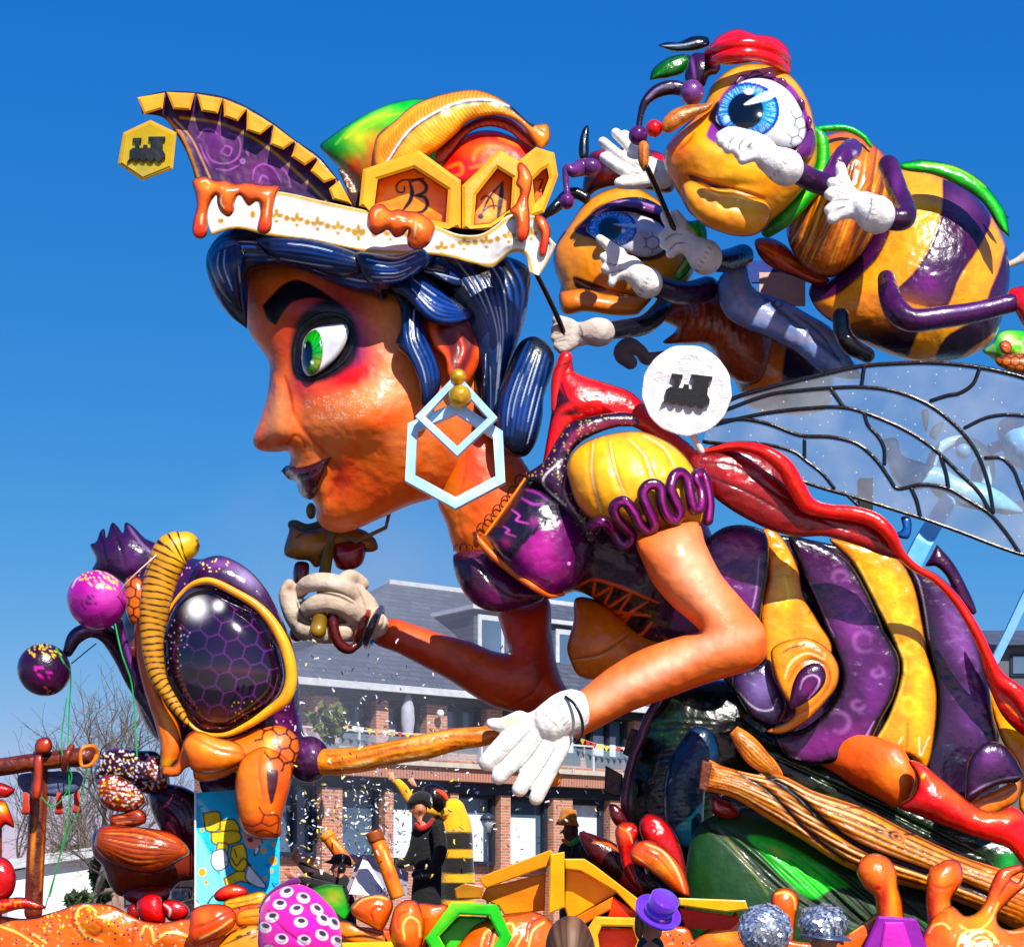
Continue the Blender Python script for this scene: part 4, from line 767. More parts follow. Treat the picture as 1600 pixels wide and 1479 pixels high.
lobe('abdomen_stripe', [(1232, 838), (1262, 842), (1290, 852), (1326, 876), (1355, 922), (1383, 985), (1406, 1031), (1399, 1083), (1377, 1126), (1352, 1172), (1320, 1186), (1289, 1194), (1255, 1194), (1232, 1184), (1210, 1150), (1257, 1136), (1298, 1100), (1314, 1060), (1300, 1008), (1276, 950), (1254, 896)], 15.75, PU,
    [('g', 1330, 960, 24, 60, '84408a', .7, -.35), ('g', 1290, 1160, 70, 22, '7a2a72', .7, -.3), ('g', 1370, 1080, 22, 50, '70347c', .6), ('s', [(1236, 842), (1256, 895), (1278, 948), (1302, 1004), (1316, 1058), (1300, 1102), (1258, 1138), (1214, 1152)], 10, '150714', 0, 3, .95, 1), ('s', [(1330, 878), (1358, 925), (1386, 988), (1408, 1031), (1398, 1085), (1376, 1128), (1350, 1172), (1290, 1192)], 14, '120612', 0, 4, .9, 1),
     ('s', [(1244, 870), (1262, 905), (1284, 952), (1304, 995)], 2, 'c898d8', 0, .8), ('s', [(1216, 1156), (1226, 1176), (1250, 1186)], 2.5, 'f0e0f8', 0, .8), ('s', [(1320, 1176), (1345, 1162), (1366, 1126)], 2.5, 'd0a8e0', 0, .8)]+swirls([(1315, 900), (1335, 960), (1350, 1000), (1370, 1050), (1310, 1130), (1340, 1100)], 'b07ab8', 4, .55), k=.85)
lobe('abdomen_stripe', [(1296, 842), (1330, 846), (1362, 852), (1404, 874), (1427, 911), (1441, 971), (1450, 1024), (1463, 1076), (1461, 1140), (1447, 1200), (1420, 1180), (1385, 1184), (1353, 1183), (1387, 1119), (1406, 1059), (1405, 1027), (1362, 936), (1331, 880)], 15.8, YE,
    [('g', 1395, 930, 20, 60, 'ffd048', .75, -.4), ('g', 1435, 1090, 14, 60, 'ffd858', .7), ('s', [(1340, 880), (1375, 950), (1412, 1030), (1410, 1070), (1390, 1120), (1360, 1176)], 5, 'fff0b0', 0, 2.5, .6, 1), ('s', [(1372, 1160), (1376, 1172), (1400, 1166), (1410, 1150)], 2, 'fff8e0', 0, .8), ('s', [(1436, 1150), (1438, 1180), (1452, 1150)], 2, 'fff8e0', 0, .8), ('s', [(1418, 1130), (1416, 1180)], 3, 'b06808', 2, 1.5)]+swirls([(1385, 900), (1408, 960), (1425, 1010), (1436, 1050), (1420, 1100)], 'ffe9a8', 4, .6), k=.8)
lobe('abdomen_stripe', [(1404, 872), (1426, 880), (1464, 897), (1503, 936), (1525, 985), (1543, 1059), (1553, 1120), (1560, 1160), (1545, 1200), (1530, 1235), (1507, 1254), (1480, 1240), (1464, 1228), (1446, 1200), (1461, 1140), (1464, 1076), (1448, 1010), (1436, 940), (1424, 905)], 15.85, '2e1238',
    [('g', 1500, 990, 18, 60, '8a5a9c', .75, -.35), ('g', 1520, 1110, 20, 40, '74408a', .6), ('g', 1455, 1010, 12, 90, '0e0812', .8, -.1), ('g', 1490, 1190, 34, 40, '101018', .8), ('s', [(1424, 884), (1436, 910), (1444, 945), (1452, 1000)], 2, 'd8c8e8', 0, .8), ('s', [(1424, 884), (1452, 896), (1480, 915)], 2, 'e8d8e8', 0, .8)]+swirls([(1500, 960), (1515, 1040), (1500, 1090)], 'a078b8', 4, .5), k=.85)
lobe('abdomen_stripe', [(1540, 1060), (1570, 1090), (1610, 1105), (1640, 1160), (1640, 1250), (1596, 1270), (1590, 1200), (1562, 1150)], 16.0, YE, [('g', 1585, 1130, 20, 30, 'ffe070', .7), ('g', 1592, 1190, 12, 30, 'b06c08', .6)], k=.7)
lobe('abdomen_tip', [(1508, 1225), (1512, 1190), (1530, 1165), (1553, 1158), (1578, 1172), (1602, 1212, 'c'), (1588, 1222), (1560, 1226), (1535, 1240), (1512, 1254)], 15.35, '3a1442', [('g', 1545, 1180, 16, 14, '7a4282', .6), ('s', [(1515, 1240), (1540, 1226), (1570, 1216), (1600, 1212)], 3, 'c8b0d8', 0, 1), ('g', 1560, 1215, 40, 8, '140a18', .7)], k=.9)
lobe('abdomen_underside', [(1505, 1256), (1535, 1243), (1562, 1230), (1594, 1218), (1590, 1250), (1570, 1262), (1552, 1272), (1520, 1268)], 15.5, 'c87a14', [('s', [(1530, 1255), (1560, 1245), (1585, 1232)], 4, '5a2c08', 1, 2, .8)], k=.7)
# leg
puff('thigh', [(1225, 1150), (1300, 1140), (1400, 1160), (1420, 1184), (1430, 1212), (1425, 1238), (1402, 1261), (1372, 1248), (1341, 1232), (1290, 1200), (1240, 1182)], 15.75, 'e46a34', [('g', 1395, 1205, 24, 20, 'fca468', .7), ('g', 1320, 1215, 40, 16, 'c84a10', .6)], SKIN, wo, k=.6, kb=.6, tilt=(-.0026, 0))
sock = puff('red_stocking', [(1420, 1188), (1440, 1192), (1470, 1215), (1500, 1240), (1530, 1262), (1556, 1268), (1580, 1258), (1600, 1272), (1606, 1300), (1620, 1360), (1600, 1352), (1575, 1325), (1530, 1310), (1480, 1292), (1430, 1272), (1404, 1260), (1424, 1240), (1430, 1212)], 15.3, 'd02c08',
    [('g', 1480, 1235, 70, 18, 'f8701a', .85, .6), ('g', 1560, 1275, 40, 10, 'f08040', .7), ('g', 1445, 1265, 50, 14, '6a0a04', .7, .3), ('s', [(1420, 1190), (1434, 1215), (1428, 1240), (1406, 1260)], 7, '120404', 1, 1.5), ('s', [(1430, 1262), (1480, 1285), (1540, 1306)], 1.6, '1a0404', 1, 1, .8), ('e', 1442, 1212, 3, 4, 'ffd040')], WET, wo, k=.85)
# cape
CR, CRD = 'dc300c', '5a0a06'
cape = puff('cape_shoulder', [(852, 700), (862, 640), (868, 590), (880, 557), (893, 562), (898, 580), (940, 596), (985, 612), (1015, 640), (1050, 672), (1085, 700), (1110, 730), (1080, 740), (1040, 700), (1000, 672), (940, 655), (905, 665), (885, 700), (868, 735), (846, 748)], 15.35, CR,
    [('g', 940, 620, 60, 20, 'e8402a', .7, .4), ('g', 1040, 690, 60, 16, 'd86048', .7, .7), ('p', [(866, 600), (900, 640), (905, 648), (870, 650), (860, 665)], '3a0806', 3), ('s', [(868, 570), (885, 620), (906, 648)], 3, '140404', 1, 1), ('s', [(858, 668), (880, 640), (930, 628), (970, 650), (1010, 680)], 12, 'f0441c', -2, 4, .8), ('s', [(900, 650), (888, 680), (866, 740)], 7, 'ff3a10', 0, 3, .8), ('n', 12, 'f86a50', .3, (2, 1), 4)], WET, wo, k=.6)
tube('cape_collar_point', [(868, 640, 7), (872, 590, 10), (884, 560, 11)], D=15.3, base='c02010', parent=wo, ops=[('s', [(870, 575), (895, 562)], 2, '200404', 0, 1)])
under = puff('cape_lining', [(1078, 714), (1110, 706), (1150, 700), (1195, 712), (1232, 742), (1262, 784), (1300, 802), (1350, 810), (1385, 830), (1412, 872), (1380, 868), (1340, 852), (1290, 838), (1240, 838), (1190, 822), (1130, 788), (1094, 752)], 15.15, '7a0e06',
    [('g', 1150, 745, 60, 16, 'a81c0a', .7, .4), ('g', 1330, 835, 50, 14, 'b03a0c', .6, .2)]+[('s', q, 3, '1a0402', 1.5, 2, .9) for q in ([(1090, 722), (1150, 730), (1220, 775), (1290, 815), (1380, 845)], [(1110, 745), (1170, 770), (1240, 810)], [(1100, 712), (1160, 712), (1210, 745)])]+[('s', [(1100, 718), (1112, 712), (1122, 719), (1136, 712), (1146, 719), (1160, 714), (1172, 724), (1186, 722), (1198, 734)], 1.6, 'c04818', 0, .8, .9, 1)], WET, wo, k=.35, tilt=(.0004, 0))
rim = [(1078, 708), (1110, 704), (1150, 697), (1192, 705), (1225, 728), (1245, 762), (1262, 788), (1292, 798), (1330, 802), (1365, 812), (1388, 832), (1405, 862), (1428, 885), (1462, 905), (1496, 940), (1524, 985), (1545, 1030), (1560, 1060), (1590, 1085), (1610, 1110)]
rr = [3, 5, 7, 10, 13, 14, 13, 11, 12, 12, 11, 8, 6, 6, 7, 8, 9, 12, 14, 16]; rD = [15.2, 15.1, 15., 14.9, 14.9, 14.95, 15., 15.05, 15.1, 15.1, 15.1, 15.2, 15.3, 15.35, 15.4, 15.4, 15.45, 15.5, 15.5, 15.5]
tube('cape_rim', [(x, y, r, d) for (x, y), r, d in zip(rim, rr, rD)], base='dc2a0c', parent=wo, m=WET, ops=[('s', [(x, y-2) for x, y in rim], 5, 'f06a50', 0, 3, .6, 1), ('s', [(1290, 812), (1330, 816), (1380, 836)], 2, '3a0604', 0, 1)])
puff('cape_tail', [(1524, 985), (1545, 1020), (1566, 1052), (1600, 1076), (1640, 1090), (1640, 1170), (1600, 1150), (1568, 1120), (1548, 1080), (1534, 1040)], 15.6, 'd02c1a', [('s', [(1555, 1060), (1580, 1095), (1610, 1112)], 3, 'f08a20', 0, 1), ('s', [(1562, 1058), (1585, 1080), (1610, 1090)], 2.5, '4a0806', 0, 1), ('s', [(1560, 1085), (1590, 1118), (1620, 1130)], 2.5, 'f0a020', 0, 1)], WET, wo, k=.5)
# wing
def wing_mat():
    m = bpy.data.materials.new('wing_film'); m.use_nodes = True; n, l = m.node_tree.nodes, m.node_tree.links; n.remove(n['Principled BSDF']); out = n['Material Output']
    tr = n.new('ShaderNodeBsdfTransparent'); tr.inputs[0].default_value = (.78, .8, .82, 1); df = n.new('ShaderNodeBsdfDiffuse'); df.inputs[0].default_value = (.5, .52, .55, 1)
    gl = n.new('ShaderNodeBsdfGlossy'); gl.inputs['Roughness'].default_value = .25; m1 = n.new('ShaderNodeMixShader'); m1.inputs[0].default_value = .3; m2 = n.new('ShaderNodeMixShader'); m2.inputs[0].default_value = .1
    tc = n.new('ShaderNodeTexCoord'); vo = n.new('ShaderNodeTexVoronoi'); vo.inputs['Scale'].default_value = 16; l.new(tc.outputs['Object'], vo.inputs['Vector'])
    no = n.new('ShaderNodeTexNoise'); no.inputs['Scale'].default_value = 2.5; no.inputs['Detail'].default_value = 4; l.new(tc.outputs['Object'], no.inputs[0])
    lt = n.new('ShaderNodeMath'); lt.operation = 'LESS_THAN'; lt.inputs[1].default_value = .1; l.new(vo.outputs['Distance'], lt.inputs[0])
    mr = n.new('ShaderNodeMapRange'); mr.inputs[1].default_value = .35; mr.inputs[2].default_value = .7; mr.inputs[3].default_value = .1; mr.inputs[4].default_value = .34; l.new(no.outputs[0], mr.inputs[0])
    mx = n.new('ShaderNodeMath'); mx.operation = 'MAXIMUM'; l.new(lt.outputs[0], mx.inputs[0]); l.new(mr.outputs[0], mx.inputs[1]); l.new(mx.outputs[0], m1.inputs[0])
    l.new(tr.outputs[0], m1.inputs[1]); l.new(df.outputs[0], m1.inputs[2]); l.new(m1.outputs[0], m2.inputs[1]); l.new(gl.outputs[0], m2.inputs[2]); l.new(m2.outputs[0], out.inputs[0]); return m
WD = lambda x: 15.7+(1600-x)*.0006
WOUT = [(1100, 690), (1140, 622), (1200, 605), (1280, 585), (1340, 572), (1400, 568), (1460, 567), (1530, 574), (1600, 590), (1680, 620), (1760, 700), (1700, 850), (1640, 875), (1600, 866), (1560, 855), (1500, 832), (1450, 815), (1400, 800), (1340, 780), (1290, 760), (1250, 750), (1200, 730), (1140, 706)]
P = spline(WOUT, True, sp=8)[:, :2]; D_ = WD(P[:, 0])
mesh('wing_film', Wa(P[:, 0], P[:, 1], D_), [list(range(len(P)))[::-1]], m=wing_mat(), parent=wo, smooth=False)
for nm, q, r in (('wing_rim', [(1110, 650), (1140, 625), (1200, 606), (1280, 586), (1340, 573), (1400, 568), (1460, 567), (1530, 574), (1600, 590), (1680, 620), (1760, 700)], 4.2), ('wing_rim', [(1100, 690), (1160, 700), (1250, 750), (1340, 778), (1400, 797), (1450, 813), (1500, 831), (1560, 854), (1600, 867), (1660, 880)], 3.6),
    ('wing_vein', [(1110, 650), (1200, 617), (1260, 609), (1300, 606), (1350, 605), (1400, 612), (1450, 632), (1490, 662), (1515, 690), (1532, 720), (1545, 760), (1552, 800)], 3.8),
    ('wing_vein', [(1100, 668), (1150, 655), (1200, 645), (1260, 638), (1320, 637), (1370, 652), (1420, 675), (1460, 702), (1500, 740), (1530, 770), (1548, 802)], 3.8),
    ('wing_vein', [(1110, 660), (1160, 655), (1200, 662), (1250, 680), (1300, 683), (1340, 694), (1370, 720), (1390, 748), (1402, 763), (1440, 757), (1480, 763), (1510, 780), (1545, 802), (1570, 830), (1592, 862)], 3.8),
    ('wing_vein', [(1110, 700), (1150, 692), (1200, 695), (1240, 706), (1262, 722), (1285, 740), (1303, 762)], 3.4), ('wing_vein', [(1350, 573), (1346, 604)], 4), ('wing_vein', [(1298, 607), (1318, 636)], 4), ('wing_vein', [(1530, 578), (1520, 600), (1500, 614), (1480, 618), (1455, 626)], 4),
    ('wing_vein', [(1350, 646), (1356, 664), (1372, 682), (1381, 700), (1382, 724)], 3.8), ('wing_vein', [(1508, 668), (1540, 653), (1570, 648), (1610, 650)], 3.6), ('wing_vein', [(1540, 715), (1565, 716), (1582, 732), (1592, 755), (1604, 785)], 3.6), ('wing_vein', [(1470, 714), (1478, 740), (1482, 764)], 4), ('wing_vein', [(1424, 764), (1432, 782), (1438, 808)], 4),
    ('wing_vein', [(1257, 688), (1257, 716)], 3.6), ('wing_strut', [(1210, 715), (1240, 760), (1285, 800)], 3.4), ('wing_strut', [(1320, 770), (1352, 800)], 3.4)):
    tube(nm, [(x, y, r*.85, WD(x)) for x, y in q], parent=wo, m=BLACKG, base='08080a', sides=10)
# ------------------------------------------------------------------ the carnival hat and the earring
hat = thing('carnival_hat', 'big pointed carnival jester hat with honeycomb panels and honey drips on the blue hair', 'hat', W(600, 400, 15.4))
HTD = 15.35
train = lambda x, y, s, q: [(x+a*s, y+b*s) for a, b in q]
TR0 = [(-22, 6), (-20, -2), (-14, -6), (-12, -6), (-14, -20), (-6, -20), (-7, -6), (-1, -6), (0, -18), (20, -20), (23, -12), (18, -10), (19, 4), (23, 8), (12, 14), (8, 19), (3, 14), (0, 19), (-5, 15), (-8, 19), (-13, 14), (-17, 19), (-22, 14)]
ar = lambda cx, r: [(cx+r*math.cos(a), 9+r*math.sin(a)) for a in np.linspace(.15, math.pi-.15, 7)]
TR = [(-30, 15), (-25, 8), (-26, -3), (-21, -7), (-16, -7), (-17, -17), (-21, -19), (-21, -23), (-7, -23), (-7, -19), (-11, -17), (-10, -7), (-5, -7), (-4, -12), (2, -12), (3, -7), (8, -7), (8, -20), (4, -21), (4, -25), (31, -25), (31, -21), (27, -20), (27, -3), (31, 3), (31, 8), (27, 9)]+ar(20, 6)+ar(7, 6)+ar(-5, 5)+ar(-16, 5)
beak = puff('hat_beak', [(222, 178, 'c'), (216, 152, 'c'), (258, 143), (302, 144), (348, 151), (388, 168), (428, 193), (463, 220), (498, 244), (528, 280), (556, 325, 'c'), (540, 345), (440, 330), (320, 310), (308, 290), (300, 262), (288, 232), (270, 202), (254, 184)], HTD, '2c0f38',
    [('s', [(262, 186), (284, 212), (299, 246), (312, 284)], 5, 'a8782c', -1, 1, 1, 1), ('s', [(272, 186), (298, 215), (318, 255), (332, 288)], 2.5, 'c8a070', 0, 1, 1, 1), ('s', [(282, 184), (340, 192), (398, 217), (450, 257), (512, 316)], 4, 'a88a3c', 0, 1, 1, 1), ('g', 340, 220, 30, 30, '5c1c64', .8), ('g', 410, 270, 40, 24, '5c1c5c', .8), ('n', 8, '4a1450', .5)]+
    [('s', q, 2.2, '9a5aa0', 0, .8) for q in ([(310, 215), (318, 203), (330, 202), (340, 210)], [(345, 240), (352, 228), (362, 232), (358, 244), (348, 240)], [(322, 234), (330, 250), (350, 256), (370, 248), (376, 230), (372, 214), (356, 208)], [(338, 264), (356, 266), (374, 258)], [(395, 280), (398, 264), (412, 256), (428, 264), (440, 286)], [(404, 286), (410, 274), (420, 280)], [(384, 232), (388, 244)], [(438, 258), (450, 275), (454, 292)], [(312, 225), (320, 246), (330, 262)])]+[('e', 379, 252, 4, 4, '9a6aa4'), ('e', 379, 252, 2, 2, '2c0f38')],
    GLOSS, hat, k=.45, hm=16, sp=2)
for q in (((214.5, 152.5), (257.5, 145), (254, 170), (225.5, 179)), ((260, 144), (304.5, 146), (297, 172.5), (271, 171)), ((307.5, 147), (347.5, 154), (340, 178), (315, 174)), ((349, 154.5), (386, 170), (371, 190), (350, 182.5)), ((386, 171), (426, 195), (406, 211), (385, 204)), ((428, 196), (461, 221), (442.5, 234), (422.5, 226)), ((464, 222.5), (495, 246), (476, 259), (455, 245)), ((497.5, 249), (525, 279), (506, 286), (485, 267.5)), ((530, 282), (550, 320), (520, 312), (514, 295))):
    a = np.mean(q, 0); prism('gold_stud', q, HTD-.16, .26, 'f0a010', GLOSS, hat, bev=3.5, ops=[('g', a[0], a[1], 10, 8, 'ffd040', .8)])
BW, BG_ = 'e9e4dc', 'b08a34'
def gold_deco(y0, y1, x0, x1, n, f):
    ops = []
    for i in range(n):
        x = x0+(x1-x0)*i/(n-1); y = f(x)
        ops += [('e', x, y-6, 3, 6, BG_), ('e', x-6, y-1, 5, 3.5, BG_, .5), ('e', x+6, y-1, 5, 3.5, BG_, -.3), ('e', x, y+8, 3, 2.5, BG_)] if i % 2 == 0 else [('e', x, y, 4.5, 4.5, BG_)]
    return ops
band = puff('hat_band', [(318, 292), (326, 296, 'c'), (380, 296), (440, 300), (500, 313), (560, 326), (620, 338), (680, 353), (717, 366), (750, 366), (775, 352), (793, 337), (815, 334), (837, 338, 'c'), (850, 360), (869, 382, 'c'), (858, 405), (842, 431, 'c'), (827, 426, 'c'), (820, 398), (800, 395), (783, 408), (768, 418), (740, 412), (700, 402), (660, 398), (600, 400), (540, 388), (480, 376), (422, 369), (370, 358), (330, 368, 'c'), (322, 340)], 15.05, BW,
    [('s', [(326, 298), (380, 299), (440, 303), (500, 316), (560, 329), (620, 341), (680, 356), (717, 370), (750, 370), (776, 356), (796, 341), (836, 341)], 5, 'c09a40', -1.5, 1, 1, 1), ('s', [(328, 366), (370, 356), (422, 366), (500, 378), (560, 390), (620, 394), (700, 399), (768, 414), (800, 392), (822, 395), (832, 426)], 5, 'b8902c', -1.5, 1, 1, 1), ('s', [(850, 362), (866, 382), (843, 428)], 3, 'c09a40', 0, 1, 1, 1), ('n', 7, 'cfc8c8', .35, (5, 1))]+
    gold_deco(0, 0, 432, 560, 9, lambda x: 338+(x-432)*.19)+gold_deco(0, 0, 560, 660, 5, lambda x: 366)+gold_deco(0, 0, 690, 830, 9, lambda x: 388-10*math.sin((x-690)/140*3)-max(0, (x-760)*.3))+[('e', 345, 345, 5, 4, BG_), ('e', 395, 335, 4, 6, BG_)],
    mat('band_paint', .5, .3, .2, 12), hat, k=.22, hm=12, sp=2.2, tilt=(-.0008, 0), bumps=[(790, 370, 25, 40, 10), (845, 390, 14, 60, -18), (730, 390, 30, 60, -6)])
HON = [('n', 9, 'f8a020', .35), ]
def honey(name, pts, D, parent, ops=(), on=None, lift=0, k=.8, base='ea7008', sp=2., bumps=(), m=None, **kw):
    P = spline(pts, True, sp=6)[:, :2]; c = P.mean(0)
    r = [('f', lambda x, y, cc, d, t, u: (cc*(1-np.clip(1-u/5, 0, 1)[:, None]*.75)+lin('8a1c08')*np.clip(1-u/5, 0, 1)[:, None]*.75, d))]
    return puff(name, pts, D, base, r+list(ops), m or WET, parent, k=k, sp=sp, on=on, lift=lift, bumps=bumps, **kw)
OH = lambda q, w=2.2: ('s', q, w, 'ffe8c8', 0, 1)
honey('honey_drip', [(300, 284), (308, 277), (322, 276), (335, 282), (352, 281), (366, 287), (384, 285), (410, 289), (437, 291), (432, 305), (426, 335), (424, 358), (414, 366), (402, 360), (406, 332), (402, 316), (388, 322), (374, 306), (367, 318), (366, 330), (357, 339), (345, 332), (339, 318), (338, 306), (331, 315), (325, 332), (325, 354), (322, 368), (311, 374), (301, 366), (302, 344), (307, 324), (305, 304)], 14.82, hat,
    [('g', 325, 290, 14, 8, 'f4a018', .8), ('g', 352, 300, 10, 10, 'f08a18', .7), ('g', 312, 360, 8, 14, 'c82c0c', .7), ('g', 412, 355, 8, 10, 'c82c0c', .7), OH([(314, 284), (322, 282), (328, 288)]), OH([(346, 305), (345, 318), (350, 324)]), OH([(420, 310), (416, 340)]), OH([(316, 335), (314, 350)])], k=.9)
honey('honey_drip', [(574, 355), (574, 338), (582, 322), (597, 319), (610, 329), (622, 327), (638, 330), (650, 331), (668, 340), (679, 352), (678, 366), (670, 382), (655, 390), (640, 386), (635, 374), (637, 360), (630, 368), (617, 371), (606, 360), (598, 364), (585, 368)], 14.75, hat,
    [('g', 597, 335, 12, 10, 'f09018', .8), ('g', 655, 350, 14, 12, 'f4a028', .8), ('g', 620, 365, 10, 6, 'c02c0c', .6), OH([(586, 340), (588, 330), (596, 328)]), OH([(650, 348), (648, 368)]), OH([(620, 338), (634, 342)])], k=.9)
honey('honey_drip', [(808, 260), (812, 254), (822, 259), (831, 276), (830, 295), (826, 312), (828, 340), (826, 368), (818, 379), (807, 373), (806, 342), (796, 330), (806, 318), (813, 298), (806, 288), (809, 275)], 14.78, hat, [('g', 822, 280, 8, 14, 'f4a028', .7), ('g', 816, 330, 8, 12, 'f49a20', .7), ('g', 816, 370, 8, 8, 'c8300c', .7), OH([(812, 320), (816, 345)])])
honey('honey_drip', [(836, 336), (850, 339), (860, 358), (857, 382), (853, 398), (845, 401), (841, 390), (845, 366), (838, 352)], 14.85, hat, [('g', 848, 385, 6, 14, 'b81c0c', .8), ('g', 846, 348, 6, 6, 'f08a18', .8)])
# dome and feather
dome = puff('hat_dome', [(500, 228), (518, 212), (538, 198), (575, 176), (612, 161), (650, 154), (700, 160), (720, 200), (700, 300), (640, 330), (566, 320), (552, 290), (530, 262), (512, 245)], 15.75, '2aa41c',
    [('g', 515, 230, 25, 22, '0c5a30', .85), ('g', 600, 178, 40, 16, '8ae01c', .8), ('g', 560, 215, 20, 14, 'd4d010', .7), ('g', 590, 235, 20, 30, 'e8781c', .9), ('g', 555, 262, 20, 20, 'd8561c', .9), ('g', 570, 300, 20, 30, '8c1048', .9), ('g', 585, 270, 10, 30, 'd83018', .7)]+[('s', [(525+i*14, 225-i*7), (555+i*14, 195-i*4), (600+i*8, 178)], 2.5, 'b8f020', 0, 2, .5) for i in range(5)]+[('s', [(540, 215), (570, 190), (610, 172)], 3, 'e8f860', 0, 3, .7)], GLOSS, hat, k=.7)
puff('inner_dome', [(672, 290), (682, 262), (700, 240), (715, 222), (738, 207), (770, 204), (800, 213), (832, 232), (840, 270), (800, 300), (720, 310)], 15.6, 'd8380e',
    [('g', 760, 235, 40, 16, 'f0781c', .8), ('g', 700, 270, 16, 20, 'd01838', .7), ('g', 720, 285, 30, 10, '90102c', .7)]+[('s', q, 5, 'f8941c', 0, 3, .8) for q in ([(740, 250), (745, 235), (765, 228), (785, 232)], [(700, 262), (718, 256), (722, 270), (708, 276)], [(780, 215), (812, 228)], [(735, 262), (760, 256), (770, 240)])], GLOSS, hat, k=.6)
fo = []
ctr = [(604, 252), (640, 205), (685, 174), (720, 160), (765, 157), (798, 168), (830, 194)]
for i in range(46):
    t = i/45; k_ = resample(spline(ctr, sp=6), 46)[i]; r = random.Random(i); fo.append(('s', [(k_[0], k_[1]), (k_[0]-8+t*14, k_[1]-10), (k_[0]-8+t*22, k_[1]-22)], 2, 'a0561c', .8, 1, .8)); fo.append(('s', [(k_[0]+2, k_[1]+3), (k_[0]+20-t*6, k_[1]+9+14*math.sin(t*3)), (k_[0]+44-t*20, k_[1]+14+24*math.sin(t*3))], 2, '9a4a14', .7, 1, .75))
    fo.append(('s', [(k_[0]+6, k_[1]+5), (k_[0]+24-t*6, k_[1]+12+14*math.sin(t*3))], 2, 'f8dc90', 0, 1.2, .6))
fea = puff('hat_feather', [(585, 262), (588, 215), (617, 188), (640, 168), (660, 157), (700, 145), (740, 140), (765, 146), (792, 160), (812, 178), (832, 194), (855, 194), (860, 210), (856, 224), (845, 232), (832, 218), (815, 196), (787, 182), (760, 182), (732, 191), (715, 208), (695, 226), (680, 238), (640, 262), (600, 280)], 15.4, 'e2a04a',
    [('g', 690, 195, 50, 16, 'f8c860', .7, -.5), ('g', 840, 205, 18, 12, 'b06a34', .6)]+fo+[('s', [(588, 216), (640, 166), (700, 144)], 3, '3a1c10', 0, 1.2), ('s', [(600, 260), (640, 205), (685, 175), (720, 161), (765, 158), (796, 168), (832, 196)], 6, '2a2230', 1, 1, 1, 1), ('s', [(602, 256), (640, 203), (685, 173), (720, 159), (765, 156), (796, 166)], 3, 'e4e4ec', -1, .8, 1, 1)], GLOSS, hat, k=.55, sp=2)
puff('feather_underside', [(668, 240), (690, 230), (715, 206), (735, 190), (765, 181), (792, 184), (815, 198), (836, 222), (838, 236), (815, 222), (795, 206), (768, 198), (742, 203), (722, 218), (705, 240), (684, 258)], 15.5, 'b04a14', [('s', [(690, 232), (715, 210), (738, 194), (768, 186), (800, 196), (834, 226)], 3, '3a1408', 1, 1)]+[('s', [(730+i*9, 190+abs(i-4)), (738+i*9, 202+abs(i-4)*1.6)], 2, '5a200c', .6, 1) for i in range(11)], GLOSS, hat, k=.5)
# honeycomb cells with letters
def cell(outer, inner, D, paintops, tilt):
    pn = puff('panel', [p+('c',) for p in inner], D+.02, 'e08010', [('n', 8, 'f4a81c', .6, (4, 1)), ('g', np.mean(inner, 0)[0], np.mean(inner, 0)[1], 30, 30, 'ee9a18', .5)]+paintops, GLOSS, hat, k=.05, hm=3, sp=1.3, tilt=tilt, smooth=False)
    prism('honeycomb_frame', outer, D-.14, .3, 'efa212', GLOSS, hat, bev=5, holes=inner, tilt=tilt, ops=[('g', outer[0][0], outer[0][1], 60, 50, 'ffc01c', .5)])
bl = '0c0806'
cell([(561, 322), (567, 265), (655, 235), (720, 282), (720, 357), (640, 343)], [(584, 328), (590, 281), (647, 263), (700, 297), (696, 352), (640, 341)], 15.15,
    [('s', [(640, 284), (644, 300), (640, 315), (630, 328)], 7, bl), ('s', [(641, 285), (654, 280), (666, 290), (664, 300), (648, 306)], 6, bl), ('s', [(650, 306), (664, 309), (668, 320), (660, 331), (648, 332)], 6, bl), ('s', [(662, 279), (645, 281), (628, 282), (619, 291), (622, 300), (631, 300), (632, 292)], 3, bl, 0, .8, 1, 1)], (-.0005, 0))
cell([(722, 357), (722, 290), (781, 235), (812, 252), (812, 332), (760, 360)], [(740, 352), (744, 305), (777, 263), (801, 278), (798, 327), (765, 350)], 15.2,
    [('s', [(786, 284), (765, 308), (752, 336)], 4, bl), ('s', [(785, 285), (782, 315), (778, 342)], 8, bl, 0, .8, 1), ('s', [(752, 312), (758, 306), (768, 310), (772, 326)], 3, bl, 0, .8, 1, 1), ('s', [(756, 330), (766, 322), (778, 322)], 3, bl, 0, .8, 1, 1), ('e', 751, 338, 4.5, 4.5, bl)], (.0006, 0))
cell([(828, 340), (812, 250), (837, 230), (866, 239), (872, 275), (850, 332)], [(836, 318), (832, 282), (847, 267), (855, 262), (858, 278), (848, 305)], 15.3,
    [('s', [(838, 282), (848, 280), (842, 300), (852, 296)], 3, bl)], (.002, 0))
bd = prism('badge', [(192.5, 207.5), (235, 187.5), (276, 207.5), (270, 264), (222.5, 282.5), (184, 256)], 15.2, .14, 'b8923a', GLOSS, hat, bev=3)
prism('badge_face', [(196, 211), (235, 193), (271, 211), (266, 260), (223, 277), (189, 254)], 15.19, .02, 'd8b458', mat('gold_paint', .25, .5, .1, 10, metal=.5), hat, bev=1, ops=[('g', 215, 260, 20, 20, 'e8dca0', .8)])
prism('train_emblem', train(228, 238, .98, TR), 15.16, .03, '08070a', GLOSS, hat, bev=.5, curved=False)
puff('gold_glitter_patch', [(528, 262), (540, 268), (556, 290), (566, 318), (554, 322), (540, 292)], 15.5, '6a4a4a', [('dots', 4, 1.4, 'f0d8b0', .6)], GLOSS, hat, k=.4)
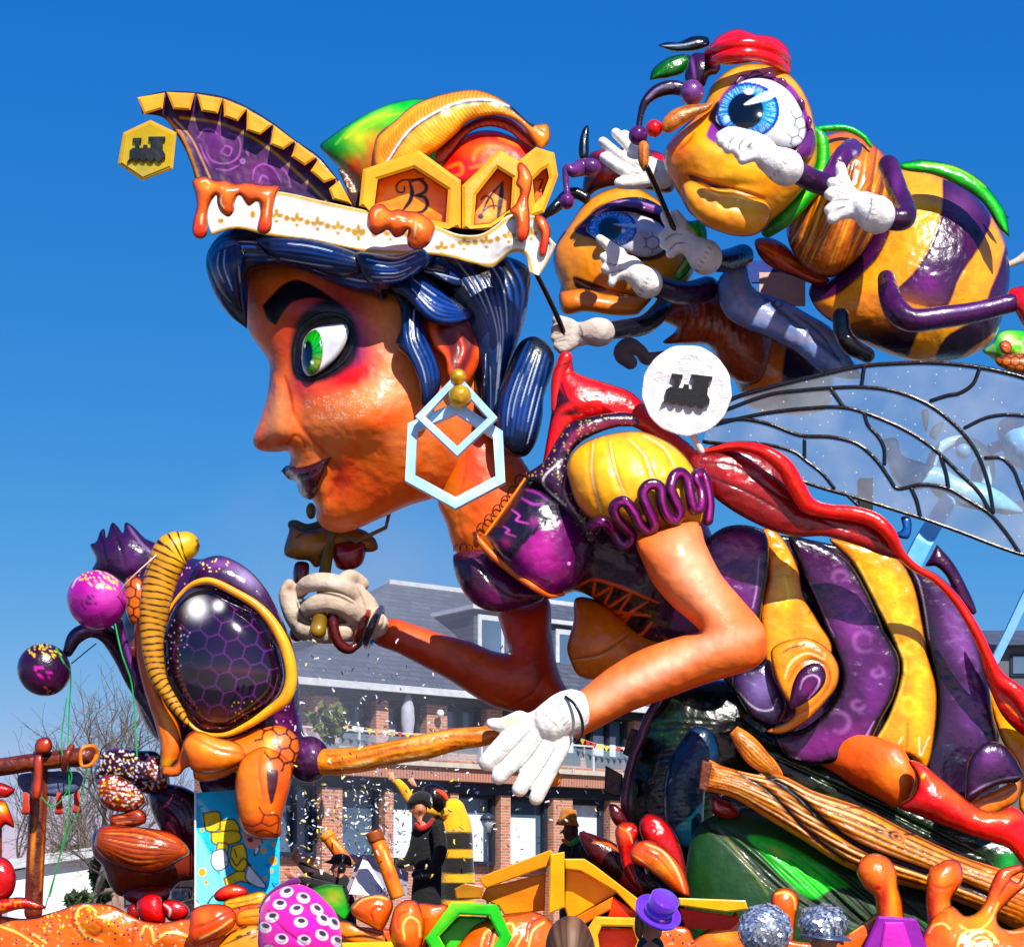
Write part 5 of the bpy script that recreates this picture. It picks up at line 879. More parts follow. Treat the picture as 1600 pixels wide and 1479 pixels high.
# earring
er = thing('earring', 'pale blue geometric earring of a diamond and a hexagon under two gold beads', 'earring', W(714, 720, 14.8))
ED = 14.55; EC = 'a9c9e8'
def bar(name, q, r, D, closed=True): tube(name, [(x, y, r) for x, y in q], D=D, base=EC, parent=er, closed=closed, sm=False, sides=4, m=mat('earring_paint', .45, .2, .12, 10), caps=False, ops=[('n', 9, 'e8f2fa', .6)])
bar('hexagon_bar', [(714, 638), (645, 668), (641, 748), (712, 787), (782, 750), (778, 680)], 12.5, ED+.06)
bar('diamond_bar', [(714, 592), (657, 652), (714.6, 706), (770, 654)], 10.5, ED-.06)
ball('gold_bead', 716, 589, 13, ED-.08, 'c89a28', [('n', 6, 'f0c850', .5)], mat('gold_bead', .3, .6, .5, 12, metal=.4), er, n=16)
ball('gold_bead', 718.5, 620, 18.5, ED-.1, 'c0922a', [('n', 7, 'f0cc60', .5)], mat('gold_bead'), er, n=18)
puff('hat_lining', [(330, 305), (440, 310), (560, 300), (640, 290), (740, 300), (830, 280), (846, 340), (820, 375), (760, 395), (640, 385), (480, 365), (350, 350)], 15.45, '2a0c14', [], MATTE, hat, k=.3, hm=14)
# ------------------------------------------------------------------ the two bees
PUR, PURD = '340f38', '1c0a20'
def glyph_eye(cx, cy, r1, r2, pr, ops=()):
    def f(x, y, c, d, t, u):
        a = np.arctan2((y-cy)/r2, (x-cx)/r1); q = np.hypot((x-cx)/r1, (y-cy)/r2); n = .5+.25*np.sin(a*46+3*np.sin(a*7))+.25*np.sin(a*81+2*np.sin(a*5+1)); ins = q < 1
        col = lin('1470c8')*(1-n[:, None])+lin('3f9be6')*n[:, None]; w = (sstep(.5, .8, q)*(1-sstep(.84, .95, q))*sstep(.5, .8, n))[:, None]*.7; col = col*(1-w)+lin('d8ecfa')*w*np.ones((1, 3))
        col = np.where((q > .9)[:, None], lin('0c4c9c'), col); c = np.where(ins[:, None], col, c); return c, d
    return [('f', f), ('e', cx-3, cy, pr, pr, '0a0c10')]+list(ops)
GL = 'e6e3de'
bee = thing('bee_figure', 'upper cartoon bee with big blue eye, red beret and striped round body against the sky', 'carnival figure', W(1400, 420, 17))
BD = 16.9
# abdomen
abd = puff('abdomen', [(1290, 440), (1320, 415), (1350, 380), (1372, 340), (1388, 300), (1400, 268), (1425, 262), (1448, 266), (1477, 278), (1516, 300), (1546, 332), (1568, 370), (1577, 410), (1577, 445), (1568, 490), (1552, 530), (1516, 556), (1463, 565), (1418, 562), (1358, 540), (1314, 512), (1280, 488), (1264, 460), (1270, 442)], 16.9, 'f49e0a',
    [('g', 1450, 330, 30, 40, 'ffc020', .5), ('p', [(1345, 330), (1366, 345), (1392, 352), (1372, 400), (1342, 432), (1308, 460), (1270, 472), (1255, 460), (1270, 440), (1310, 420), (1340, 385)], PUR, 1.5), ('p', [(1476, 272), (1510, 290), (1545, 330), (1548, 350), (1530, 385), (1500, 430), (1480, 478), (1450, 480), (1408, 468), (1396, 458), (1430, 424), (1456, 380), (1472, 330)], PUR, 1.5),
     ('p', [(1600, 340), (1574, 378), (1562, 420), (1546, 458), (1534, 500), (1560, 520), (1600, 450)], PUR, 1.5), ('p', [(1310, 515), (1350, 500), (1400, 490), (1440, 500), (1430, 530), (1410, 565), (1340, 545)], PURD, 2), ('p', [(1460, 570), (1475, 530), (1500, 512), (1535, 495), (1560, 480), (1552, 520), (1510, 550), (1490, 570)], PURD, 1.5), ('s', [(1345, 330), (1366, 345), (1392, 352)], 2, '160818'),
     ('g', 1390, 480, 60, 20, 'c87810', .6), ('g', 1500, 320, 26, 26, '7a4a7a', .5), ('g', 1450, 440, 20, 20, '74287a', .6), ('g', 1350, 500, 40, 20, 'b06a10', .6)]+
    [('s', q, 2.5, '1a0a1a', 1, 1.5) for q in ([(1476, 275), (1472, 330), (1456, 380), (1430, 424), (1398, 458)], [(1547, 340), (1530, 385), (1500, 430), (1480, 478)], [(1574, 378), (1562, 420), (1546, 458)], [(1392, 352), (1372, 400), (1342, 432), (1308, 460)])], WET, bee, k=.65, sp=2.4)
leaf = puff('green_leaf_cape', [(1403, 257), (1425, 251), (1450, 250), (1492, 259), (1531, 280), (1556, 308), (1572, 335), (1578, 372, 'c'), (1562, 358), (1545, 330), (1530, 312), (1500, 292), (1458, 274), (1412, 266)], 16.35, '1f9a2c', [('s', [(1410, 260), (1450, 258), (1492, 268), (1530, 292), (1558, 325), (1572, 360)], 5, '6ad83c', 0, 2), ('s', [(1440, 255), (1500, 265), (1540, 292)], 3, 'b8d838', 0, 2), ('s', [(1412, 265), (1458, 272), (1500, 290), (1545, 330), (1574, 368)], 2.5, '0a3a14', 0, 1)], WET, bee, k=.7)
puff('leaf_tip', [(1550, 318), (1566, 330), (1577, 341, 'c'), (1560, 338)], 16.5, '0f3a24', [], WET, bee, k=.6)
# thorax
fur = []
for i in range(48):
    r = random.Random(i+50); a = 1225+r.random()*130; fur.append(('s', [(a+44, 215+r.random()*70), (a+26, 300+r.random()*30), (a-10, 385+r.random()*40)], 3.2, r.choice(['6a3410', 'a85a14', 'f0a440', '3c1c08', 'f8c468']), 1.3, 1, .85))
puff('furry_thorax', [(1285, 215), (1310, 205), (1330, 205), (1362, 222), (1392, 256), (1392, 300), (1376, 350), (1352, 392), (1316, 426), (1290, 434), (1254, 416), (1230, 372), (1232, 330), (1250, 290), (1272, 250)], 16.75, 'b86a1c', [('g', 1300, 250, 30, 30, 'd88a34', .6), ('g', 1310, 390, 30, 20, 'c87418', .6), ('g', 1250, 390, 20, 30, '7a3a10', .6)]+fur, WET, bee, k=.8)
puff('flower_ruff', [(1180, 375), (1205, 372), (1230, 385), (1255, 412), (1290, 432), (1300, 440), (1275, 445), (1240, 432), (1205, 418), (1185, 398)], 16.9, 'b8501c', [('s', [(1190, 385), (1230, 405), (1290, 436)], 4, 'f0a060', 0, 2), ('s', [(1185, 390), (1220, 420), (1270, 440)], 3, '4a140a', 1, 1), ('g', 1225, 395, 20, 10, 'd83c1c', .6)], WET, bee, k=.9)
tube('green_collar', [(1269, 201, 6), (1281, 215, 10), (1286, 239, 11), (1280, 278, 12), (1256, 311, 12), (1226, 342, 12), (1200, 360, 11)], D=16.4, base='1c9a24', ops=[('s', [(1284, 215), (1287, 240), (1280, 276), (1256, 308), (1226, 338)], 6, '88e038', 0, 3, .8, 1), ('g', 1205, 358, 20, 14, '0c3c18', .8)], parent=bee, m=WET)
tube('green_collar', [(1269, 203, 3), (1293, 201, 5), (1323, 201, 5), (1349, 214, 4), (1360, 228, 3)], D=16.5, base='22a82c', parent=bee, m=WET, sides=12)
# head
hd = puff('head', [(1037, 252), (1042, 228), (1060, 206), (1082, 184), (1100, 162), (1112, 134), (1135, 112), (1160, 101), (1185, 99), (1210, 104), (1234, 117), (1252, 137), (1266, 165), (1273, 195), (1277, 225), (1275, 255), (1262, 284), (1247, 305), (1226, 328), (1208, 343), (1192, 360), (1172, 368), (1138, 364), (1106, 350), (1080, 335), (1064, 310), (1046, 278)], 16.2, 'f6ac0a',
    [('g', 1100, 175, 40, 16, 'f08a14', .6, -.6), ('g', 1060, 240, 26, 30, 'e8780e', .8), ('g', 1070, 280, 30, 26, 'c86a0c', .7), ('g', 1180, 260, 60, 16, 'f8c418', .6), ('g', 1220, 290, 40, 20, 'c87c10', .6, -.4), ('p', [(1105, 215), (1112, 190), (1126, 152), (1148, 128), (1172, 117), (1203, 117), (1232, 130), (1252, 155), (1265, 188), (1268, 215), (1262, 232), (1240, 240), (1150, 235)], '7a3a80', 2), ('p', [(1106, 186), (1122, 158), (1126, 200), (1118, 196)], '0c0810', 1.5),
     ('s', [(1085, 208), (1075, 222), (1060, 236)], 4, 'a05208', 2, 2), ('p', [(1076, 273), (1100, 279), (1120, 289), (1148, 294), (1122, 296), (1098, 286), (1080, 282)], '0a0408', 1.2), ('s', [(1072, 274), (1100, 282), (1130, 292), (1172, 303), (1196, 312)], 4, '8a4208', 4, 2, .8), ('n', 10, 'e09410', .3, (3, 1))],
    GLOSS, bee, k=.75, sp=2.2, bumps=[(1185, 175, 50, 40, 10), (1090, 230, 40, 30, 10), (1120, 290, 50, 8, -6)])
puff('lower_lip', [(1066, 290), (1078, 282), (1095, 287), (1120, 298), (1145, 300), (1172, 307), (1196, 313), (1205, 330), (1198, 352), (1180, 367), (1150, 369), (1112, 358), (1090, 344), (1072, 320)], 15.75, 'eca410', [('g', 1085, 310, 20, 16, 'd08c10', .6), ('g', 1130, 345, 50, 12, 'c8780c', .7), ('g', 1160, 320, 30, 10, 'f8bc20', .6), ('g', 1116, 322, 6, 20, 'a8640c', .5)], GLOSS, bee, k=.9)
be = puff('eye', [(1118, 188), (1124, 165), (1138, 142), (1160, 127), (1185, 122), (1212, 128), (1235, 145), (1252, 172), (1259, 200), (1254, 222), (1236, 232), (1205, 230), (1172, 214), (1145, 202), (1128, 198)], 0, 'f0f0f0',
    glyph_eye(1168, 173, 50, 44, 28, [('e', 1170, 143, 7, 5, 'f8fcff'), ('p', [(1162, 164), (1200, 142), (1216, 146), (1200, 156)], 'f8fcff', .8), ('e', 1135, 186, 5, 6, 'd8f0ff'), ('g', 1215, 225, 30, 8, 'a8a8b0', .6), ('hex', 10, 1.3, '40404a', [(1236, 172), (1256, 180), (1258, 215), (1240, 230), (1226, 215), (1240, 200)], .2)]), mat('eye_gloss'), bee, on=hd, lift=.03, k=.3, kb=.3, sp=1.7)
for i, (x, y, a) in enumerate([(1158, 122, -.6), (1180, 115, -.2), (1202, 117, .2), (1222, 127, .6), (1252, 160, 1.1), (1264, 190, 1.5)]):
    tube('eyelash', [(x-9*math.cos(a), y-9*math.sin(a)+2, 2), (x, y, 5), (x+9*math.cos(a), y+9*math.sin(a)+2, 2)], base='5a2450', on=hd, lift=.05, parent=bee, sides=10, m=WET)
puff('eyelid_corner', [(1252, 222), (1268, 200), (1275, 230), (1262, 250), (1248, 248), (1238, 240)], 0, '6a3470', [('s', [(1240, 240), (1252, 250), (1266, 248)], 2, 'b08ac0', 0, 1)], WET, bee, on=hd, lift=.04, k=.6, sp=2)
# beret
puff('beret', [(1100, 82), (1112, 68), (1122, 57), (1148, 45), (1160, 46), (1180, 53), (1210, 58), (1230, 74), (1236, 98), (1234, 117), (1210, 104), (1185, 98), (1135, 103), (1112, 95)], 16.35, 'd8240c',
    [('s', [(1102, 84), (1130, 72), (1170, 68), (1210, 76), (1236, 96)], 5, '6a0c06', 5, 1.5, .9, 1), ('s', [(1112, 96), (1150, 86), (1185, 86), (1220, 96), (1236, 112)], 5, '6a0c06', 5, 1.5, .9, 1), ('g', 1175, 62, 30, 5, 'f85a34', .8), ('g', 1175, 80, 40, 5, 'f85028', .8)], WET, bee, k=1.)
for y_, w_ in ((0, 10), (17, 10)):
    tube('beret_ring', [(1104+y_*.3, 84+y_, 5, 16.2), (1120, 76+y_, 8, 15.95), (1150, 70+y_*.9, w_, 15.8), (1180, 70+y_*.9, w_, 15.8), (1210, 78+y_, 9, 15.9), (1230, 92+y_*1.1, 6, 16.15)], base='dc2410', parent=bee, m=WET, ops=[('s', [(1120, 84+y_), (1160, 79+y_*.9), (1205, 86+y_)], 4, '7a0c08', 0, 2, .7, 1)])
puff('black_leaf', [(1027, 71, 'c'), (1042, 66), (1060, 66), (1082, 57), (1105, 58), (1108, 70), (1090, 79), (1070, 81), (1050, 80)], 16.4, '0c0c12', [('s', [(1034, 72), (1070, 70), (1092, 64)], 2, 'b8c4d4', 0, 1), ('s', [(1045, 76), (1080, 74)], 3, '3a4a5a', 0, 1)], WET, bee, k=.8, sp=2)
puff('green_leaf', [(1015, 126, 'c'), (1018, 112), (1028, 100), (1050, 88), (1077, 86), (1076, 100), (1068, 114), (1045, 122), (1028, 124)], 16.35, '145c1c', [('s', [(1020, 122), (1045, 104), (1072, 92)], 3, '4ab02c', 0, 2)]+[('s', [(1030+i*6, 118-i*3), (1036+i*6, 108-i*3), (1046+i*6, 104-i*3)], 1.4, '0a3010', .5, .8) for i in range(7)], WET, bee, k=.7, sp=2)
puff('purple_flower', [(1076, 95), (1082, 84), (1098, 83), (1115, 90), (1126, 104), (1120, 116), (1108, 120), (1100, 136), (1080, 140), (1070, 125)], 16.2, PUR, [('g', 1102, 110, 12, 12, '08040a', .9), ('s', [(1080, 88), (1084, 110), (1086, 125)], 4, '8a5a9a', 0, 2)], WET, bee, k=.9, sp=2)
tube('antenna', [(1068, 140, 10), (1048, 137, 11), (1025, 144, 10), (1008, 160, 7), (1001, 180, 5), (998, 200, 5)], D=16.1, base='1c0c22', ops=[('s', [(1060, 133), (1030, 138), (1010, 155)], 3, 'b8a8c8', 0, 1.5, .8)], parent=bee, m=WET)
ball('antenna_ball', 997, 212, 15, 16.1, '4e2258', parent=bee, m=WET, n=18); ball('antenna_ball', 1081, 145, 19, 15.95, '5e3468', [('n', 4, '7a5488', .6)], parent=bee, m=WET, n=18)
puff('wooden_nose', [(1034, 192), (1048, 174), (1070, 165), (1100, 162), (1118, 157, 'c'), (1106, 172), (1088, 182), (1066, 196), (1046, 208), (1036, 206)], 15.85, 'c07834', [('s', [(1040+i*2, 205-i*5), (1070, 188-i*4), (1104, 168-i)], 1.8, '5a2c10', 1, 1) for i in range(6)]+[('s', [(1060, 176), (1090, 170)], 3, 'e8b070', 0, 2)], WOODM, bee, k=.9, sp=1.8)
ball('red_nose_ball', 1022, 201, 13, 15.9, 'd83418', parent=bee, m=WET, n=16)
puff('wooden_drop', [(1000, 222), (1012, 220), (1014, 240), (1012, 262), (1006, 268), (998, 255), (996, 236)], 15.95, 'b87038', [('s', [(1004, 226), (1003, 260)], 2, '5a2c10', 1, 1)], WOODM, bee, k=.9, sp=1.8)
# hands and arms
glove('pointing_glove', [[(1165, 218, 11), (1145, 210, 10), (1128, 222, 9)], [(1172, 222, 11), (1152, 218, 10), (1138, 232, 9)], [(1178, 228, 11), (1164, 226, 10), (1155, 240, 9)], [(1160, 212, 11), (1140, 208, 10), (1126, 214, 9)], [(1186, 240, 11), (1174, 244, 9), (1160, 250, 8)]],
      [[(1168, 218, 16), (1190, 232, 20), (1204, 250, 20)]], 15.3, bee, GL, [('s', q, 2, '3a3430', 0, .8) for q in ([(1150, 212), (1142, 220), (1138, 232)], [(1164, 216), (1156, 226), (1154, 238)], [(1175, 222), (1168, 232)])]+[('g', 1185, 262, 10, 14, 'c8a890', .4)]+[('s', [(1228+i*-5, 246+i*6), (1236-i*6, 252+i*6)], 1.4, '4a3a38', 0, .7) for i in range(6)], voxel=.012, cuff=[(1200, 248, 20), (1216, 256, 26), (1228, 262, 28)])
tube('arm', [(1222, 258, 17, 15.35), (1245, 269, 17, 15.4), (1270, 282, 17, 15.5), (1292, 290, 17, 15.6)], base=PUR, parent=bee, m=WET, ops=[('g', 1240, 258, 30, 8, '74407a', .7), ('g', 1280, 300, 40, 8, '120614', .8)])
tube('arm', [(1292, 290, 17, 15.6), (1302, 270, 16, 15.7), (1316, 246, 16, 15.8), (1330, 234, 17, 16.1)], base='4a1e50', parent=bee, m=WET, ops=[('e', 1336, 238, 3, 4, 'e8c8f0')])
tube('arm', [(1388, 260, 17, 16.1), (1402, 296, 16, 15.8), (1416, 330, 16, 15.5), (1412, 342, 17, 15.4), (1390, 342, 17, 15.4), (1364, 334, 16, 15.4)], base='34102f', parent=bee, m=WET, ops=[('g', 1400, 290, 8, 30, '6a3470', .7), ('g', 1420, 345, 10, 10, '0c060e', .6)])
glove('resting_glove', [[(1330, 310, 13), (1318, 282, 10), (1313, 262, 9)], [(1330, 305, 12), (1310, 290, 10), (1300, 286, 9)], [(1325, 315, 12), (1305, 305, 10), (1296, 304, 9)], [(1328, 325, 12), (1308, 322, 10), (1296, 328, 9)], [(1332, 330, 12), (1314, 334, 9), (1300, 342, 9)]],
      [[(1322, 312, 18), (1340, 320, 21), (1352, 326, 19)]], 15.35, bee, GL, [('s', q, 1.8, '403a36', 0, .8) for q in ([(1298, 296), (1312, 300), (1324, 304)], [(1298, 316), (1312, 312), (1326, 312)], [(1302, 332), (1316, 324), (1328, 322)], [(1306, 276), (1318, 290)])]+[('s', [(1354+i*1.5, 302+i*8), (1366+i, 304+i*8)], 1.4, '4a3a38', 0, .7, .9, 1) for i in range(6)]+[('s', [(1358, 298), (1362, 320), (1354, 345)], 1.6, '4a4440', 0, .8)], voxel=.012, cuff=[(1350, 324, 24), (1362, 332, 28), (1370, 336, 29)])
tube('leg', [(1385, 436, 14, 16.1), (1390, 462, 17, 15.95), (1402, 486, 19, 15.85), (1425, 500, 18, 15.8), (1477, 495, 17, 15.8), (1522, 488, 16, 15.85), (1580, 474, 15, 15.9)], base='3a1240', parent=bee, m=WET, ops=[('s', [(1432, 492), (1480, 487), (1570, 470)], 4, 'a088b0', 0, 2, .7, 1), ('g', 1405, 500, 20, 16, '140816', .7)])
puff('red_boot', [(1572, 472), (1578, 452), (1600, 446), (1640, 440), (1650, 500), (1615, 525), (1600, 512), (1588, 490)], 15.95, 'c0101c', [('g', 1592, 460, 12, 6, 'e85050', .8)], WET, bee, k=.8)
tube('leg', [(1314, 494, 13, 16.1), (1317, 520, 14, 16.1), (1330, 540, 14, 16.1), (1355, 555, 12, 16.2)], base='0c0a10', parent=bee, m=WET)
tube('balloon_hand', [(1576, 414, 5), (1590, 408, 6), (1605, 400, 9)], D=17.2, base='c8b8b0', parent=bee, m=FOAM, sides=12)
# second bee
be2 = thing('bee_figure', 'lower cartoon bee behind the upper one, in shade, pointing at its own blue eye', 'carnival figure', W(1080, 420, 18))
bee['group'] = be2['group'] = 'cartoon bees flying behind the giant woman'
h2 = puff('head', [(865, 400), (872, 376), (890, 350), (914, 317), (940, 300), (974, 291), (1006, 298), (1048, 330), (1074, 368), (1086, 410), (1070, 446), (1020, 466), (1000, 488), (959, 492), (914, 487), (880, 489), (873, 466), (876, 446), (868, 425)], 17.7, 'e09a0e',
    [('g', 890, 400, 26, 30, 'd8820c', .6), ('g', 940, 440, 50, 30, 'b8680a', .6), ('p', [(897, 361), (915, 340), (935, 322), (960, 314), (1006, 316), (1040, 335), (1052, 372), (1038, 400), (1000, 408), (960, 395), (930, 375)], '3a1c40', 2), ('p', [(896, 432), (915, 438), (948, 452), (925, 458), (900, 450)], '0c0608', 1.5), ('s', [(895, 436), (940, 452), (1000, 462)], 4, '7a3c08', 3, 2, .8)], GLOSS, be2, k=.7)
puff('lower_lip', [(874, 458), (890, 452), (914, 451), (948, 459), (985, 462), (1018, 464), (1004, 484), (995, 492), (959, 493), (914, 487), (882, 490)], 17.25, 'd8820e', [('g', 920, 475, 30, 8, 'a8600c', .6), ('g', 960, 462, 12, 5, 'e89a3c', .5)], GLOSS, be2, k=.9)
puff('eye', [(916, 360), (922, 344), (938, 334), (959, 330), (995, 333), (1028, 347), (1044, 370), (1033, 394), (1006, 402), (975, 392), (945, 382), (926, 370)], 0, 'c8c8d4', glyph_eye(956, 357, 39, 30, 18, [('p', [(958, 350), (996, 350), (996, 356)], 'a8c8f0', .6), ('e', 974, 361, 3, 3, 'e8f4ff'), ('hex', 11, 1.4, '3a3844', [(1006, 366), (1036, 366), (1032, 392), (1010, 396)], 0)]), mat('eye_gloss'), be2, on=h2, lift=.03, k=.3, kb=.3, sp=1.8)
puff('eyelid', [(898, 362, 'c'), (915, 342), (940, 322), (970, 310), (1005, 309), (1038, 326), (1046, 342), (1028, 336), (995, 327), (959, 324), (935, 330), (916, 348)], 0, '6a3a70', [('s', [(950, 317), (990, 314), (1030, 326)], 3, 'b090b8', 0, 1.5), ('s', [(900, 362), (930, 334), (965, 324), (1010, 330)], 2.5, '100610', 0, 1)], WET, be2, on=h2, lift=.1, k=.8)
tube('antenna', [(925, 262, 14, 17.5), (908, 262, 13, 17.5), (894, 268, 9, 17.4), (886, 262, 7, 17.4), (884, 282, 5, 17.4), (887, 304, 5, 17.4)], base='5a3062', parent=be2, m=WET)
ball('antenna_ball', 886, 315, 12, 17.4, '5a2a60', parent=be2, m=WET, n=16)
tube('antenna', [(915, 310, 8, 17.6), (900, 302, 9, 17.6), (885, 306, 9, 17.6), (870, 322, 9, 17.5), (852, 336, 6, 17.5)], base='101018', parent=be2, m=WET)
puff('black_leaf', [(906, 248), (905, 222), (912, 200), (919, 196), (920, 220), (918, 250)], 17.6, '0c0c12', [('s', [(913, 210), (913, 240)], 2, '8090a0', 0, 1)], WET, be2, k=.8, sp=2)
puff('beret', [(915, 260), (925, 238), (960, 232), (1000, 232), (1035, 240), (1050, 262), (1050, 300), (1000, 296), (960, 292), (935, 298), (912, 310)], 17.85, '2a0c18', [('g', 945, 236, 20, 6, 'c0281c', .9), ('g', 1030, 246, 16, 8, 'd8301c', .9), ('g', 950, 280, 14, 10, '7a1c14', .7)], WET, be2, k=.8)
glove('pointing_glove', [[(970, 400, 12), (952, 385, 9), (937, 373, 7)], [(968, 408, 12), (954, 408, 10), (944, 402, 8)], [(968, 418, 12), (956, 420, 9), (946, 420, 8)], [(972, 426, 11), (960, 432, 9), (956, 442, 7)]],
      [[(968, 410, 16), (984, 418, 19), (996, 430, 19)]], 16.6, be2, GL, [('s', q, 1.8, '403a46', 0, .8) for q in ([(946, 410), (960, 414), (972, 412)], [(948, 428), (962, 424), (974, 422)])]+[('s', [(1008-i*3, 434+i*6), (1018-i*4, 438+i*6)], 1.4, '3a3440', 0, .7) for i in range(6)], voxel=.012, cuff=[(994, 430, 18), (1006, 438, 23), (1012, 442, 24)])
tube('arm', [(1008, 440, 16, 16.65), (1040, 452, 17, 16.8), (1075, 458, 18, 17), (1105, 450, 18, 17.2)], base='2a1230', parent=be2, m=WET)
tube('arm', [(938, 519, 13, 16.6), (970, 514, 14, 16.7), (1006, 508, 15, 16.9), (1030, 488, 15, 17.1), (1042, 470, 14, 17.3)], base='0e0a12', parent=be2, m=WET)
glove('rod_glove', [[(895, 515, 11), (880, 512, 9), (868, 516, 8)], [(897, 522, 11), (880, 524, 9), (868, 528, 8)], [(898, 530, 11), (884, 536, 9), (872, 540, 8)], [(892, 508, 10), (880, 502, 8), (870, 500, 8)], [(895, 536, 10), (884, 544, 8), (876, 546, 7)]],
      [[(888, 520, 15), (905, 522, 19), (918, 520, 17)]], 16.55, be2, 'c8bcb4', [('s', q, 1.8, '403a46', 0, .8) for q in ([(866, 522), (885, 518)], [(868, 534), (888, 530)], [(905, 508), (910, 522), (904, 536)])], voxel=.012, cuff=[(916, 520, 18), (930, 519, 22), (939, 519, 22)])
glove('open_glove', [[(1010, 262, 10), (985, 232, 8), (962, 208, 8)], [(1005, 268, 10), (970, 244, 8), (942, 222, 8)], [(1000, 278, 10), (970, 264, 9), (944, 246, 8)], [(1010, 282, 11), (990, 286, 10), (968, 286, 9)], [(1016, 255, 9), (1000, 228, 8), (976, 210, 7)]],
      [[(1002, 268, 16), (1018, 268, 21), (1034, 276, 20)]], 16.85, be2, GL, [('s', q, 1.6, '56505a', 0, .8) for q in ([(990, 252), (1005, 262)], [(985, 268), (1002, 272)], [(1018, 256), (1026, 266), (1018, 276)])], voxel=.012)
glove('rod_grip_glove', [[(1050, 352, 10), (1042, 344, 8), (1038, 336, 7)], [(1066, 362, 11), (1050, 360, 9), (1036, 368, 8)], [(1070, 374, 11), (1052, 374, 9), (1038, 382, 8)], [(1074, 386, 11), (1060, 388, 9), (1048, 396, 8)], [(1066, 350, 9), (1060, 340, 8), (1056, 334, 7)]],
      [[(1052, 366, 14), (1070, 376, 18), (1082, 386, 17)]], 16.4, be2, GL, [('s', q, 1.8, '403a3a', 0, .8) for q in ([(1038, 376), (1052, 366), (1066, 366)], [(1046, 390), (1058, 380), (1072, 380)])]+[('s', [(1106-i*4, 386+i*7), (1112-i*4, 390+i*7)], 1.4, '4a3a38', 0, .7) for i in range(6)], voxel=.012, cuff=[(1082, 386, 18), (1095, 396, 25), (1102, 402, 27)])
tube('arm', [(1100, 404, 15, 16.5), (1130, 408, 17, 16.8), (1160, 400, 18, 17.1)], base='0e0a12', parent=be2, m=WET)
fur2 = [('s', [(1070+i*12, 450+i*3), (1075+i*12, 490+i*4), (1060+i*14, 540)], 3, ['4a1c0a', '8a4010', 'a85a1c'][i % 3], 1, 1.5, .8) for i in range(9)]
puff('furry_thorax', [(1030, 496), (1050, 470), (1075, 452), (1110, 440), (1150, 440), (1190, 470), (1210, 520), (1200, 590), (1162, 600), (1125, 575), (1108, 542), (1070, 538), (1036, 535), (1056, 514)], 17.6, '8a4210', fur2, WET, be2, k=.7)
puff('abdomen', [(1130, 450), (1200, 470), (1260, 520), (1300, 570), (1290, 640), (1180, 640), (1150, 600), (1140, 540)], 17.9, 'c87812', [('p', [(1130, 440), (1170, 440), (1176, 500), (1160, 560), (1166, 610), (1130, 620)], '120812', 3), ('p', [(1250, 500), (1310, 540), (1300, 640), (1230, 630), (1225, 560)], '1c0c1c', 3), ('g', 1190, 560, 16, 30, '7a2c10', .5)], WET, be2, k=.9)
tube('foot', [(985, 566, 11, 17.2), (972, 552, 14, 17.2), (982, 540, 13, 17.2), (1000, 548, 10, 17.3), (1010, 560, 10, 17.4), (1045, 556, 9, 17.5)], base='6a6064', parent=be2, m=MATTE)
puff('green_scarf', [(1048, 330), (1075, 345), (1098, 345), (1104, 380), (1080, 420), (1060, 440), (1052, 432), (1070, 400), (1076, 370)], 17.3, '2c9a24', [('s', [(1060, 345), (1085, 365), (1080, 395), (1060, 425)], 5, 'd8c020', 0, 2, .8, 1)], WET, be2, k=.6)
# rods between the figures
rd = thing('black_rod', 'thin black rod rising from the grey hand to the white hat band', 'rod', W(875, 505, 16.5)); tube('shaft', [(838, 428, 4.2, 16.2), (858, 468, 4.2, 16.35), (878, 512, 4.2, 16.5), (886, 540, 4, 16.55)], parent=rd, m=BLACKG, base='101010', sides=12)
rd = thing('black_rod', 'thin black rod held upright between the two bees under the wooden drop', 'rod', W(1048, 350, 16.35)); tube('shaft', [(1011, 262, 4.5, 15.9), (1028, 300, 4.5, 16.1), (1046, 342, 4.5, 16.32), (1060, 372, 4.5, 16.4)], parent=rd, m=BLACKG, base='101010', sides=12)
# steel and scenery behind
wv = thing('painted_wave', 'greyish blue curling painted shape under the upper bee', 'float ornament', W(1230, 520, 17.2))
puff('curl', [(1120, 448), (1130, 426), (1150, 412), (1164, 410), (1172, 438), (1185, 455), (1225, 470), (1262, 490), (1300, 514), (1330, 560), (1345, 590), (1290, 585), (1240, 548), (1200, 528), (1160, 512), (1130, 490)], 17.1, '7a8ab4', [('s', [(1165, 412), (1176, 440), (1200, 470), (1250, 510), (1310, 560)], 8, '3a4466', 2, 3, .8, 1), ('s', [(1150, 420), (1150, 450), (1180, 490), (1240, 530)], 6, 'a8a0b8', 0, 4, .6, 1), ('e', 1216, 474, 8, 7, '3a4268'), ('e', 1216, 474, 5, 4, '8a94b8'), ('s', [(1240, 490), (1280, 520), (1320, 575)], 3, '2c3454', 1, 1.5), ('n', 12, '9a8c98', .5, (3, 1))], WET, wv, k=.6)
box('board', W(1222, 452, 17.5), (.42, .03, .3), base='d8a8a0', parent=wv); box('board', W(1200, 425, 17.6), (.6, .04, .2), base='1c3a8c', parent=wv)
mo = thing('motorcycle_sculpture', 'pale blue motorcycle shaped sculpture seen through the dark veined wing', 'float ornament', W(1470, 860, 18))
LB = '9ccbe6'
puff('mudguard', [(1375, 690), (1400, 685), (1410, 710), (1440, 722), (1475, 730), (1500, 745), (1540, 755), (1570, 770), (1600, 800), (1560, 800), (1500, 790), (1470, 762), (1420, 765), (1395, 745), (1385, 715)], 17.9, LB, [('s', [(1420, 745), (1435, 735), (1445, 745), (1435, 755)], 2.5, '6a9ac4', 1, 1.5)], WET, mo, k=.6)
